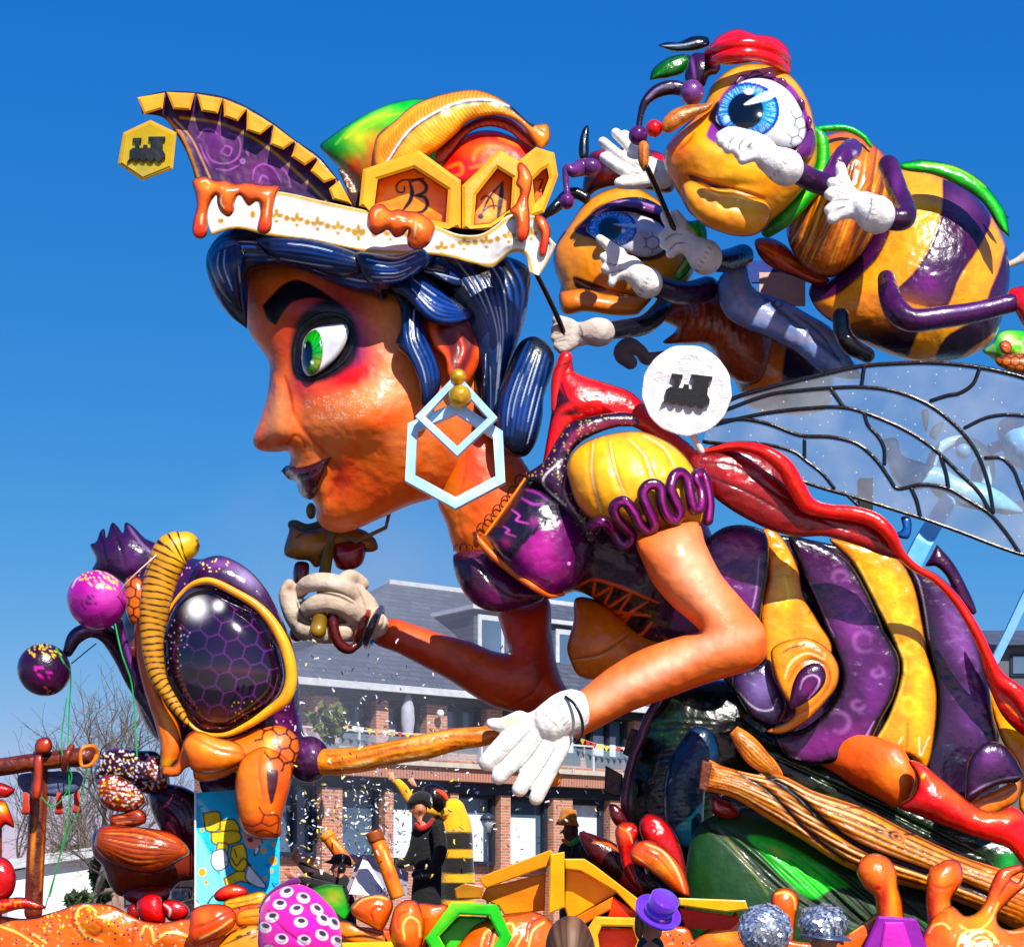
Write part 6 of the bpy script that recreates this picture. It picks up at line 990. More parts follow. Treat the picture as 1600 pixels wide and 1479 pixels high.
tube('wheel', [(1500+46*math.cos(a), 735+46*math.sin(a), 9, 18) for a in np.linspace(0, 5.9, 16)], base='b8d8ec', parent=mo, closed=True, m=WET); tube('wheel', [(1575+50*math.cos(a), 745+50*math.sin(a), 9, 18.2) for a in np.linspace(0, 5.9, 16)], base='a8c8e4', parent=mo, closed=True, m=WET)
ball('hub', 1505, 705, 12, 17.9, '8ab0d4', parent=mo, n=14); puff('handlebar', [(1440, 642), (1450, 640), (1450, 665), (1446, 675)], 17.9, 'c8e4f4', [], WET, mo, k=.9, sp=2); puff('lever', [(1452, 680), (1460, 664), (1474, 660), (1470, 672), (1462, 688)], 17.9, 'c8e4f4', [], WET, mo, k=.9, sp=2)
puff('fuel_tank', [(1560, 660), (1620, 650), (1660, 700), (1620, 740), (1575, 720)], 17.9, '86b4dc', [], WET, mo)
sp_ = thing('blue_support_post', 'pale blue steel post rising at a slant under the wing beside the cape', 'support', W(1440, 900, 17.5)); tube('beam', [(1400, 930, 20, 17.4), (1440, 850, 19, 17.4), (1476, 790, 18, 17.5)], base='7ab4e0', parent=sp_, sides=4, m=GLOSS, sm=False, ops=[('s', [(1420, 860), (1455, 880)], 3, '2a5a8c', 0, 1), ('s', [(1445, 830), (1450, 860)], 3, '2a5a8c', 0, 1)])
sp2 = thing('blue_support_post', 'thin blue post leaning at the right edge above the grey roof', 'support', W(1575, 980, 18)); tube('beam', [(1540, 1060, 9, 18), (1575, 990, 9, 18), (1650, 830, 9, 18)], base='7ea6d8', parent=sp2, sides=4, m=GLOSS, sm=False)
cr = thing('purple_crescent', 'dark purple crescent blade rising behind the cape below the wing', 'float ornament', W(1490, 920, 17.3)); puff('blade', [(1464, 850, 'c'), (1490, 880), (1512, 920), (1526, 955), (1520, 960), (1495, 935), (1478, 900), (1462, 885), (1446, 884), (1452, 872)], 17.2, '3c1236', [('s', [(1466, 854), (1492, 884), (1514, 925)], 3, '150612', 1, 1)], WET, cr, k=.6, sp=2)
puff('blue_scroll', [(1408, 808), (1422, 808), (1424, 830), (1418, 842), (1400, 838), (1398, 834), (1410, 826)], 17.3, '2a5a9c', [], WET, cr, k=.7, sp=2)
fr = thing('flower_figure', 'green and brown flowery ornament at the right edge under the upper bee', 'float ornament', W(1575, 550, 17.8))
puff('petals', [(1535, 548), (1550, 535), (1562, 518), (1580, 514), (1610, 520), (1640, 560), (1620, 585), (1580, 578), (1550, 560)], 17.7, '5ac83c', [('g', 1575, 530, 12, 10, 'f0f0c0', .8), ('g', 1550, 545, 10, 6, '1c7a2c', .7), ('g', 1590, 560, 20, 12, 'b0682c', .9), ('n', 8, 'f4f8d8', .5)], WET, fr, k=.8, bumps=[(1570, 535, 10, 10, 8), (1590, 550, 10, 10, 8)])
puff('bud', [(1562, 536), (1574, 532), (1582, 542), (1576, 554), (1564, 550)], 17.4, 'c06a2c', [('s', [(1566, 540), (1576, 546)], 2, '6a2c10', 1, 1)], WET, fr, k=.9, sp=2)
hexo = [(1565+16*math.cos(a), 568+9*math.sin(a)) for a in np.arange(6)*math.pi/3]; puff('honeycomb_base', [(1555, 560), (1590, 552), (1640, 560), (1640, 590), (1590, 584), (1560, 572)], 17.35, 'b86a24', [('hex', 8, 2, '4a1c08', None, 0)], WET, fr, k=.7, sp=2)
# white badge on a stick
wb = thing('plush_disc', 'white fluffy round disc with a black locomotive shape behind the puffed sleeve', 'sign', W(1073, 690, 14.6))
th_ = np.linspace(0, 2*math.pi, 40, endpoint=False); dc = [(1073+70*math.cos(a)*(1+.012*math.sin(a*13)), 610+71*math.sin(a)*(1+.012*math.sin(a*9))) for a in th_]
dsc = puff('disc', dc, 15.0, 'dedada', [('n', 6, 'b8a8a4', .4), ('n', 16, 'f4f2f2', .5)], PLUSH, wb, k=.3, hm=9, sp=1.9, add=lambda x, y: 1.*vnoise(x, y, 5, 2)+.9*vnoise(x, y, 11, 3))
prism('train_emblem', [(x*math.cos(.12)-y*math.sin(.12)+1072, x*math.sin(.12)+y*math.cos(.12)+616) for x, y in [(a*1.22, b*1.3) for a, b in TR]], 0, .05, '0c0b0e', CLOTH, wb, bev=.6, on=dsc, lift=.045)
tube('stick', [(1078, 670, 5, 15.05), (1096, 705, 5, 15.1)], base='e8d0c8', parent=wb, sides=10, m=MATTE)
# ------------------------------------------------------------------ the fly head on the left
fly = thing('fly_head_figure', 'giant purple and orange fly head with a honeycombed black eye and two ball antennae', 'carnival figure', W(320, 1430, 15.4)[:2]+(.9,))
FO = 'e8780e'
puff('skull', [(205, 905), (225, 870), (260, 862), (310, 873), (347, 869), (384, 888), (413, 917), (438, 961), (458, 1010), (466, 1060), (470, 1120), (478, 1170), (470, 1200), (430, 1200), (360, 1190), (290, 1170), (250, 1160), (225, 1130), (205, 1080), (192, 1030), (188, 980)], 15.6, '2c0f34',
    [('g', 380, 900, 50, 26, '5c3070', .7), ('g', 225, 1000, 20, 60, 'c05c10', .8), ('g', 440, 1130, 30, 30, '6a1c5c', .5), ('s', [(196, 1040), (206, 1100), (234, 1154), (250, 1175)], 8, '10182c', 1, 4, .9)]+[('s', [(425+i*4, 1085+i*14), (450+i*3, 1090+i*14), (462, 1110+i*14)], 3, '150616', 2, 2, .8) for i in range(6)]+[('dots', 5, 1.3, 'd8a0d0', .12)], WET, fly, k=.65)
puff('purple_brow_lobe', [(296, 925), (300, 890), (320, 872), (347, 868), (384, 886), (413, 916), (436, 958), (444, 1000), (430, 1010), (400, 960), (350, 930)], 14.95, '2f1238', [('g', 385, 898, 30, 14, 'b8a8d0', .6, .6), ('g', 350, 880, 30, 8, '7a4a88', .7), ('dots', 5, 1.4, 'e8d090', .35, [(300, 870), (360, 868), (350, 890), (310, 890)])], WET, fly, k=.9)
EYE = [(252, 1028), (255, 990), (268, 954), (290, 922), (310, 914), (329, 915), (365, 934), (402, 957), (427, 990), (441, 1034), (443, 1067), (425, 1098), (385, 1128), (348, 1146), (312, 1140), (285, 1112), (263, 1074)]
fe = puff('eye', EYE, 14.9, '120616', [('g', 350, 1010, 60, 40, '2a1030', .6), ('hex', 17.5, 1.4, '5c2c66', [(300, 950), (350, 930), (400, 955), (440, 1010), (440, 1070), (400, 1110), (330, 1130), (290, 1100), (270, 1020)], .25), ('g', 300, 1040, 36, 50, '0e0510', .8), ('g', 308, 950, 14, 15, 'ffffff', 1.), ('g', 308, 950, 8, 9, 'ffffff', 1.), ('g', 341, 946, 7, 7, 'ffffff', 1.), ('g', 335, 1118, 40, 14, '5a2418', .6), ('dots', 5, 1.2, '9a90a8', .15, [(252, 990), (290, 930), (300, 1000), (270, 1060)]), ('dots', 5, 1.2, 'c8a050', .3, [(360, 1100), (400, 1095), (390, 1125), (360, 1130)])],  # soft white spots are painted highlights on the lens
    mat('lens_gloss', .08, 1, .04, 4), fly, k=.5, sp=2.2)
er_ = [(290, 920, 4), (310, 909, 6), (331, 908, 7), (367, 925, 8), (405, 949, 9), (432, 982, 11), (449, 1020, 12), (455, 1060, 12), (446, 1090, 12), (418, 1112, 9), (388, 1132, 7), (350, 1148, 5), (312, 1143, 4), (283, 1114, 3), (260, 1076, 3), (249, 1030, 3), (252, 988, 3), (266, 950, 3)]
tube('eye_rim', [(x, y, r*.8, 14.72) for x, y, r in er_], base='f0a414', parent=fly, closed=True, sides=14, ops=[('s', [(x-3, y+4) for x, y, r in er_], 4, 'c87410', 0, 2, .6, 1), ('g', 350, 920, 60, 12, 'c8823a', .6), ('g', 450, 1040, 16, 40, 'ffbc14', .7), ('g', 256, 990, 10, 60, 'b89a80', .8)])
co_ = [(290, 852, 22), (279, 856, 27), (268, 864, 29), (255, 893, 27), (246, 925, 25), (241, 955, 23), (238, 990, 19), (240, 1025, 16), (248, 1060, 13), (262, 1085, 10), (278, 1108, 8), (292, 1128, 4)]
def ridge(x, y, c, d, t, u):
    w = np.sin(t*205+.8*np.sin(u*2+t*30)); a = sstep(.5, .85, w)[:, None]; return c*(1-a)+lin('140a06')*a, d
tube('ridged_brow', [(x, y, r, 14.7) for x, y, r in co_], base='c08a1c', parent=fly, sides=40, sp=1.6, ops=[('g', 285, 862, 26, 30, 'f8c414', .95), ('g', 262, 900, 20, 30, 'd89c18', .7), ('f', ridge)])
puff('purple_crest', [(141, 851), (150, 846), (157, 829), (163, 826), (166, 840), (175, 816), (184, 822), (192, 832), (196, 816), (208, 822), (226, 840), (246, 850), (256, 862), (248, 890), (226, 912), (200, 915), (177, 902), (162, 898), (144, 892), (150, 875)], 15.6, '2f1238', [('s', [(201, 822), (222, 850), (240, 866)], 3, '9a88a8', 0, 2, .6), ('s', [(176, 822), (190, 860), (196, 890)], 4, '0e0512', 2, 2), ('s', [(158, 834), (166, 870), (172, 895)], 4, '0e0512', 2, 2), ('g', 205, 870, 14, 24, '54245c', .7)], WET, fly, k=.7)
tube('cord', [(252, 860, 1.2, 14.6), (200, 908, 1.2, 14.5), (178, 938, 1.2, 14.6)], base='c8a890', parent=fly, sides=6); tube('cord', [(150, 1005, 1, 15), (112, 1036, 1, 15)], base='40404a', parent=fly, sides=6)
puff('honeycomb_cheek', [(196, 905), (212, 898), (228, 912), (228, 950), (220, 972), (206, 975), (196, 950)], 15.25, 'e0740e', [('hex', 10, 2.4, '1a0804', None, .1)], WET, fly, k=.8, sp=2)
tube('antenna', [(106, 1018, 8, 15), (118, 995, 12, 15), (140, 984, 12, 15), (165, 990, 14, 15.1), (190, 1022, 15, 15.3), (212, 1065, 15, 15.4), (240, 1110, 14, 15.4), (256, 1150, 10, 15.4)], base='2a0e30', parent=fly, m=WET, ops=[('s', [(112, 1000), (130, 984), (160, 986)], 3, 'b080b8', 0, 1.5, .8)])
tube('antenna', [(184, 972, 8, 14.9), (193, 1005, 8, 15), (205, 1040, 7, 15.1), (215, 1064, 5, 15.15), (212, 1080, 3, 15.2)], base='5a2c6a', parent=fly, m=WET, ops=[('s', [(190, 985), (202, 1025), (212, 1060)], 3, 'a06ab8', 0, 2, .7)])
ball('antenna_ball', 151.5, 937, 46, 14.7, 'a83a90', [('g', 170, 925, 20, 20, 'd86ab8', .6), ('dots', 4, 1.5, 'e8cc60', .55, [(118, 900), (150, 890), (185, 905), (180, 920), (140, 915)]), ('g', 120, 930, 10, 20, '7a2a70', .6), ('dots', 5, 1.8, '4a1450', .8, [(128, 930), (150, 930), (150, 950), (130, 952)]), ('s', [(112, 918), (118, 906), (126, 900)], 2, 'f0e8f0', 0, 1)], WET, fly, n=40)
ball('antenna_ball', 69, 1046, 41, 14.9, '2a0c2e', [('dots', 4, 1.6, 'e4c060', .6, [(40, 1015), (70, 1004), (98, 1018), (90, 1026), (50, 1026)]), ('dots', 5, 2.2, 'd84aa8', .75, [(54, 1040), (78, 1044), (80, 1062), (58, 1058)]), ('g', 70, 1070, 30, 12, '6a2450', .5), ('dots', 4, 1.3, 'c89050', .4, [(60, 1076), (90, 1070), (80, 1086)])], WET, fly, n=36)
puff('orange_cheek_strip', [(210, 975), (222, 972), (232, 1010), (240, 1056), (258, 1098), (278, 1129), (284, 1160), (280, 1185), (268, 1200), (255, 1212), (250, 1200), (250, 1165), (242, 1130), (226, 1080), (214, 1030)], 14.95, 'e07a10', [('g', 262, 1130, 14, 40, 'f09a1c', .7), ('s', [(216, 1000), (230, 1070), (248, 1120), (262, 1160)], 4, '8a3c0a', 1.5, 3, .7), ('g', 262, 1195, 14, 10, 'ffb424', .9)], GLOSS, fly, k=.9)
jops = [('g', 300, 1170, 24, 26, 'c85c0c', .6), ('g', 360, 1175, 50, 14, 'f08c14', .6), ('g', 390, 1240, 14, 50, 'f49420', .6), ('g', 438, 1220, 10, 50, 'c84c08', .6), ('g', 400, 1290, 30, 16, 'c04a0c', .7), ('p', [(417, 1203), (435, 1205), (424, 1256)], '3a0c14', 1), ('s', [(412, 1160), (404, 1200), (412, 1250)], 3, 'a84408', 1, 3, .7), ('hex', 13, 3, '200a04', [(398, 1142), (430, 1133), (458, 1142), (470, 1160), (466, 1190), (452, 1206), (430, 1200), (416, 1180), (400, 1165)], .3),
     ('s', [(405, 1260), (412, 1272), (434, 1274), (433, 1304)], 2.2, '200a04', 0, .9, 1, 1), ('s', [(380, 1286), (394, 1290), (408, 1284), (412, 1274)], 2.2, '200a04', 0, .9, 1, 1), ('s', [(408, 1284), (422, 1290), (433, 1284)], 2.2, '200a04', 0, .9, 1, 1), ('s', [(400, 1300), (412, 1296), (432, 1304)], 2.2, '200a04', 0, .9, 1, 1), ('s', [(300, 1148), (310, 1180), (300, 1200)], 5, '8a3c08', 2, 3, .8), ('s', [(372, 1165), (370, 1195)], 4, 'b85808', 2, 3, .7), ('g', 420, 1162, 8, 10, 'ffc07a', .9), ('g', 340, 1205, 34, 8, 'ffa01c', .9)]
puff('jaw', [(280, 1180), (290, 1150), (310, 1140), (345, 1154), (380, 1148), (402, 1137), (438, 1132), (464, 1150), (468, 1172), (458, 1205), (450, 1238), (440, 1271), (436, 1306), (405, 1310), (380, 1297), (369, 1262), (367, 1225), (374, 1203), (352, 1214), (325, 1221), (304, 1216), (300, 1198), (290, 1200), (278, 1212), (254, 1210), (256, 1196), (272, 1196)], 14.85, FO,
    jops, GLOSS, fly, k=.6, sp=2.)
puff('nose', [(372, 1196), (388, 1176), (412, 1166), (438, 1176), (456, 1196), (454, 1225), (447, 1252), (440, 1278), (437, 1306), (406, 1311), (381, 1298), (370, 1262), (367, 1226)], 14.66, FO, jops, GLOSS, fly, k=.8, sp=2.)
puff('cheek', [(286, 1160), (306, 1142), (340, 1152), (374, 1162), (384, 1184), (360, 1200), (330, 1208), (302, 1204), (292, 1186)], 14.7, 'ea8410', [('g', 330, 1165, 30, 12, 'f8a02c', .6), ('g', 300, 1190, 20, 12, 'b85008', .6), ('s', [(300, 1150), (340, 1172), (380, 1178)], 4, 'a84c08', 1.5, 3, .7)], GLOSS, fly, k=.7)
puff('mouth_inside', [(312, 1215), (345, 1205), (378, 1195), (382, 1230), (378, 1258), (350, 1266), (330, 1255), (316, 1238)], 15.25, '3a1434', [('g', 350, 1240, 18, 12, '140614', .8), ('s', [(330, 1236), (350, 1256), (372, 1256)], 3, '6a3a5c', 1, 2)], WET, fly, k=.6)
puff('muzzle_knob', [(450, 1175), (465, 1155), (490, 1150), (510, 1165), (517, 1190), (508, 1210), (486, 1222), (462, 1216), (450, 1200)], 15.0, '30122e', [('g', 480, 1170, 20, 10, '5a2a5a', .7), ('n', 5, '6a4a60', .3)], WET, fly, k=.95)
# strings tied to the antennae
st = thing('green_string', 'thin green strings hanging from the purple antenna ball down to the wooden cross post', 'string', W(100, 1180, 14.8))
tube('strand', [(88, 1012, 1.4, 14.5), (100, 1036, 1.4, 14.45), (110, 1050, 1.2, 14.6), (108, 1110, 1.1, 14.7), (106, 1180, 1.1, 14.7), (108, 1240, 1, 14.7), (100, 1310, 1, 14.7), (70, 1420, 1, 14.7)], base='2c9a54', parent=st, sides=6)
tube('strand', [(104, 1090, 1, 14.7), (96, 1170, 1, 14.7), (112, 1215, 1, 14.7), (84, 1260, 1, 14.7), (60, 1240, 1, 14.7)], base='2c9a54', parent=st, sides=6); tube('strand', [(180, 975, 1.2, 14.6), (190, 1020, 1.2, 14.6), (206, 1070, 1.2, 14.7), (214, 1180, 1.2, 14.8)], base='3cac60', parent=st, sides=6)
tube('strand', [(136, 1200, 1, 14.7), (124, 1260, 1, 14.7), (96, 1330, 1, 14.7), (78, 1400, 1, 14.7)], base='2c8a54', parent=st, sides=6)
# ------------------------------------------------------------------ staff held by the near hand
sf = thing('orange_staff', 'crooked orange wooden staff held between the white glove and the fly muzzle', 'staff', W(640, 1175, 14.8))
A_, B_ = [(512, 1168), (560, 1166), (620, 1155), (680, 1142), (730, 1136), (785, 1138)], [(514, 1208), (570, 1204), (640, 1192), (690, 1184), (740, 1166), (790, 1160)]
tube('shaft', [(500, 1190, 21, 14.95), (530, 1189, 21, 14.9), (575, 1184, 20, 14.85), (620, 1174, 19, 14.8), (665, 1166, 20, 14.8), (705, 1156, 18, 14.8), (745, 1151, 16, 14.78), (785, 1150, 14, 14.8), (830, 1178, 14, 14.9), (858, 1208, 14, 14.95), (866, 1216, 12, 14.95)], base='e2861c', parent=sf, m=WOODM, sides=32, sp=2.5,
    ops=[('n', 6, 'f4a838', .5, (5, 1))]+strands(A_, B_, 7, lo='7a300c', hi='fbd8a8', mid='f4a030', seed=3, gw=2.2)+[('s', [(630, 1160), (680, 1148), (730, 1142)], 3, 'f4c0a0', 0, 2, .7), ('g', 866, 1215, 12, 12, 'f09a10', .9)])
# ------------------------------------------------------------------ ornament in the far hand
kt = thing('carved_wand', 'olive brown carved wand with small winged top held up in the far grey glove', 'wand', W(510, 900, 16.4))
tube('handle', [(497, 985, 13, 15.8), (500, 965, 12, 15.9), (504, 930, 10, 16.1), (508, 890, 9.5, 16.3), (514, 855, 9, 16.4), (520, 830, 8, 16.4)], base='6b5428', parent=kt, m=GLOSS, ops=[('g', 494, 984, 10, 10, 'a8863c', .8), ('g', 510, 870, 4, 40, '8a7448', .5)])
puff('body', [(444, 865), (450, 835), (456, 820), (470, 828), (490, 826), (510, 822), (560, 825), (585, 840), (590, 858), (570, 862), (556, 850), (540, 855), (520, 858), (504, 882), (492, 886), (482, 876), (462, 874)], 16.5, '8a5e14', [('g', 470, 845, 26, 20, 'b07c1c', .7), ('s', [(462, 840), (476, 832), (500, 832)], 3, '3a2408', 1.5, 1.5), ('g', 500, 870, 20, 10, '5a3c10', .6)], GLOSS, kt, k=.8)
puff('grey_back', [(450, 822), (452, 814), (462, 812), (480, 818), (505, 812), (520, 816), (500, 828), (460, 834)], 16.55, '4c5040', [], MATTE, kt, k=.8); ball('finial', 486, 798, 8, 16.5, '62573c', parent=kt, sy=1.6, n=14)
puff('red_cloth', [(520, 850), (540, 845), (570, 850), (566, 880), (545, 891), (525, 885)], 16.45, '7c1810', [('s', [(526, 866), (550, 862), (568, 854)], 3, 'b06a70', 0, 1)], WET, kt, k=.8); puff('red_ribbon', [(463, 878), (482, 880), (480, 905), (462, 916), (458, 896)], 16.5, '7a1c10', [('s', [(470, 880), (468, 905)], 2, '3a0808', 1, 1)], WET, kt, k=.8)
tube('bent_bar', [(540, 838, 4, 16.3), (556, 846, 4, 16.3), (603, 824, 4, 16.3), (609, 798, 4, 16.3), (612, 790, 4, 16.3)], base='6a5c54', parent=kt, sides=4, sm=False); ball('red_ball', 464, 990, 12, 16.3, '7a1c12', parent=kt, m=WET, n=14)

# ------------------------------------------------------------------ drum, log, leaves, petals under the woman
dr = thing('dark_drum', 'dark teal and black round drum with maroon rim under the bent arm', 'float ornament', W(1060, 1400, 16)[:2]+(.9,))
puff('drum_side', [(1030, 1085), (1080, 1068), (1140, 1062), (1200, 1080), (1230, 1140), (1200, 1200), (1130, 1240), (1110, 1310), (1090, 1400), (1060, 1430), (1020, 1400), (1000, 1330), (976, 1270), (980, 1200), (1000, 1140)], 16.3, '07090a', [('n', 4, '0c2a18', .6, (8, 1), 3)]+[('s', [(1020+i % 3*6, 1130+i*9), (1060, 1124+i*9), (1120, 1128+i*8)], 3, ['12361e', '0c1c12'][i % 2], 1, 2, .8) for i in range(20)], WET, dr, k=.5)
puff('teal_face', [(1062, 1160), (1085, 1135), (1110, 1140), (1124, 1170), (1118, 1200), (1104, 1225), (1100, 1262), (1096, 1300), (1076, 1326), (1058, 1318), (1040, 1280), (1038, 1230), (1046, 1190)], 15.85, '16304a', [('g', 1085, 1170, 20, 40, '243a5e', .6), ('g', 1070, 1270, 30, 40, '103c44', .7)]+[('s', [(1042, 1232+i*8), (1070, 1228+i*8), (1100, 1230+i*7)], 2.5, '0a4038', .5, 2, .7) for i in range(9)]+[('s', [(1098, 1134), (1106, 1132), (1112, 1142)], 1.6, '90a0a8', 0, .7), ('s', [(1086, 1162), (1094, 1158), (1100, 1168)], 1.4, '8090a0', 0, .7), ('s', [(1046, 1222), (1050, 1216)], 2, 'b0b8c0', 0, .7)], WET, dr, k=.5)
tube('drum_rim', [(1030, 1090, 6, 15.9), (1012, 1122, 7, 15.85), (1000, 1154, 7, 15.85), (988, 1185, 7, 15.85), (980, 1220, 7, 15.85), (976, 1255, 7, 15.85), (982, 1285, 6, 15.9)], base='4a1422', parent=dr, m=WET, ops=[('g', 1008, 1140, 8, 26, '5a2a48', .8), ('g', 978, 1258, 8, 16, '5a2a48', .8)])
for q in (((946, 1195), (973, 1210), (972, 1246), (944, 1238)), ((986, 1137), (1001, 1142), (992, 1186), (973, 1177))):
    prism('paddle', q, 15.9, .2, '2a1210', WOODM, dr, bev=2)
lg = thing('wooden_log', 'big orange painted wooden log with knot and dark grain lying under the woman', 'log', W(1380, 1400, 15)[:2]+(.9,))
lA, lB = [(1110, 1190), (1170, 1206), (1222, 1215), (1270, 1238), (1350, 1264), (1414, 1297), (1500, 1337), (1600, 1372)], [(1100, 1232), (1150, 1245), (1196, 1274), (1262, 1315), (1337, 1360), (1448, 1392), (1530, 1422), (1600, 1450)]
log = puff('log_trunk', [(1108, 1186, 'c'), (1130, 1196), (1161, 1205), (1190, 1210), (1222, 1211), (1269, 1234), (1310, 1248), (1350, 1262), (1414, 1295), (1499, 1335), (1559, 1355), (1660, 1385), (1660, 1470), (1586, 1450), (1532, 1423), (1448, 1392), (1390, 1378), (1337, 1361), (1300, 1342), (1262, 1317), (1195, 1276), (1146, 1246), (1100, 1234, 'c')], 15.05, 'd97c22',
    [('n', 8, 'f09c34', .6, (6, 1))]+strands(lA, lB, 9, lo='140806', hi='ffc4a0', mid='f09a3c', seed=9, gw=4, groove=2.4, wl=2.6)+[('s', [(1200, 1212), (1240, 1240), (1290, 1285), (1350, 1325), (1420, 1352), (1500, 1380), (1570, 1410)], 11, '0c0403', 16, 2, 1, 1), ('s', [(1150, 1206), (1200, 1236), (1260, 1296), (1320, 1345)], 7, '0c0403', 8, 2), ('s', [(1318, 1262), (1360, 1262), (1400, 1278), (1430, 1300), (1400, 1302), (1360, 1290)], 4, '1a0a06', 1, 1), ('e', 1398, 1304, 18, 10, 'c87420', .5), ('e', 1398, 1305, 12, 7, '2a1008', .4), ('e', 1400, 1306, 8, 5, 'c0702a', .4), ('e', 1400, 1306, 4, 3, '140806', .4)], WOODM, lg, k=.6, sp=1.7)
prism('log_end', [(1097, 1187), (1113, 1191), (1105, 1236), (1092, 1232)], 14.95, .2, '5a2c1c', WOODM, lg, bev=1.5, ops=[('s', [(1100, 1190), (1097, 1230)], 2, '1c0a08')])
puff('log_branch', [(1140, 1146, 'c'), (1152, 1134, 'c'), (1172, 1146), (1189, 1162), (1200, 1176), (1213, 1190), (1224, 1212), (1215, 1216), (1190, 1206), (1168, 1192), (1152, 1170)], 15.1, 'd8802a', strands([(1150, 1140), (1186, 1164), (1222, 1210)], [(1144, 1152), (1170, 1190), (1214, 1212)], 5, lo='1c0a06', hi='f8b490', mid='eea040', seed=4), WOODM, lg, k=.8, sp=2)
gr = thing('green_leaf_mound', 'dark green grooved leaf mound below the orange log', 'float ornament', W(1250, 1420, 15.6)[:2]+(.9,))
g1 = []
for i in range(34):
    r = random.Random(i+5); a = 1085+i*15; b = 1275+i*6+r.uniform(-4, 4)
    g1.append(('s', [(a, b), (a+50+r.uniform(-5, 5), b+40), (a+120, b+105), (a+190, b+150)], r.uniform(2.5, 5), r.choice(['050c05', '0a1a08', '06140a', '3c5a0c', '1a8a2c', '050c05']), 3.5, 1.3, .9))
puff('leaf', [(1075, 1330), (1090, 1290), (1130, 1268), (1180, 1262), (1270, 1290), (1350, 1325), (1440, 1360), (1560, 1400), (1600, 1440), (1600, 1560), (1100, 1560), (1070, 1420)], 15.42, '0e3a14', g1+[('p', [(1168, 1306), (1200, 1308), (1232, 1320), (1282, 1350), (1326, 1384), (1300, 1388), (1270, 1404), (1230, 1376), (1196, 1340)], '1cc040', 3, 1), ('s', [(1190, 1318), (1240, 1345), (1300, 1380)], 3, '60d048', 0, 2, .8), ('s', [(1180, 1322), (1220, 1356), (1260, 1386)], 3, '0a5a20', 1, 2), ('g', 1215, 1330, 20, 8, 'b0b020', .6, .5), ('s', [(1120, 1290), (1160, 1340), (1200, 1396)], 3, '8a8a2c', 0, 2, .6), ('g', 1400, 1420, 120, 40, '060c06', .7)], mat('leaf_paint', .5, .2, .3, 10, var=.15), gr, k=.35, edge=.7)  # bright green patch is sunlight painted into the leaf colour
puff('dark_leaf', [(1150, 1120), (1200, 1150), (1300, 1195), (1420, 1250), (1540, 1300), (1640, 1330), (1640, 1440), (1500, 1360), (1350, 1290), (1230, 1230), (1170, 1190)], 15.9, '0a1c0c', [('s', [(1180+i*30, 1170+i*13), (1280+i*26, 1215+i*13), (1400+i*20, 1270+i*10)], 3, ['123c18', '060e08', '0e2810'][i % 3], 1.5, 2, .8) for i in range(9)]+[('g', 1575, 1345, 14, 18, '2ca858', .8)], WET, gr, k=.4)
puff('red_knob', [(1110, 1240), (1130, 1246), (1150, 1256), (1156, 1275), (1136, 1280), (1112, 1268)], 15.3, '7a1810', [('s', [(1118, 1250), (1120, 1262), (1130, 1264)], 2, 'e0a0a0', 0, 1)], WET, gr, k=.8)
pt = thing('orange_petals', 'glossy orange and maroon petals standing between the yellow crates and the drum', 'float ornament', W(1020, 1430, 15)[:2]+(.9,))
MAR = '3c0c0a'
honey('petal', [(905, 1300), (931, 1304), (962, 1318), (985, 1342), (1015, 1369), (1032, 1385), (1010, 1400), (980, 1396), (950, 1370), (920, 1340)], 15.5, pt, [('g', 960, 1345, 30, 20, '5c1810', .6), ('s', [(926, 1316), (950, 1318), (968, 1330)], 3, 'e07a24', 0, 1.5)], base=MAR, k=.7)
honey('petal', [(952, 1256), (965, 1258), (978, 1275), (980, 1290), (966, 1292), (954, 1276)], 15.4, pt, base='5a1008', k=.7)
honey('petal', [(999, 1287), (1006, 1274), (1016, 1270), (1039, 1280), (1062, 1316), (1073, 1364), (1074, 1400), (1050, 1360), (1020, 1330), (1004, 1310)], 15.2, pt, [('g', 1030, 1300, 16, 20, 'c8401c', .7), ('s', [(1014, 1272), (1040, 1284), (1060, 1318), (1070, 1360)], 3, '2a0606', 1, 1.5), ('dots', 5, 1.5, 'f0c0b0', .2, [(1018, 1294), (1034, 1294), (1036, 1310), (1020, 1310)])], base='a8200c', k=.7)
honey('petal', [(961, 1300), (966, 1288), (978, 1283), (992, 1286), (998, 1298), (992, 1318), (988, 1340), (1000, 1390), (978, 1370), (968, 1335)], 15.15, pt, [('s', [(968, 1292), (982, 1300), (988, 1316)], 2.5, 'fcd0a0', 0, 1), ('g', 975, 1300, 10, 12, 'f07a24', .7)], base='c43a10', k=.8)
honey('petal', [(984, 1330), (994, 1316), (1015, 1312), (1046, 1331), (1067, 1358), (1078, 1400), (1060, 1396), (1034, 1376), (1008, 1356), (988, 1346)], 14.9, pt, [('g', 1040, 1355, 24, 16, 'f4901c', .8, .7), ('s', [(1008, 1317), (1036, 1330), (1058, 1360), (1070, 1394)], 2.5, 'ffe0c0', 0, 1), ('s', [(990, 1336), (1014, 1352), (1040, 1372)], 2.5, 'ffd0a0', 0, 1), ('s', [(1000, 1325), (1030, 1342), (1056, 1372)], 2.5, 'b84010', 1, 1.5)], base='e4641a', k=.8)
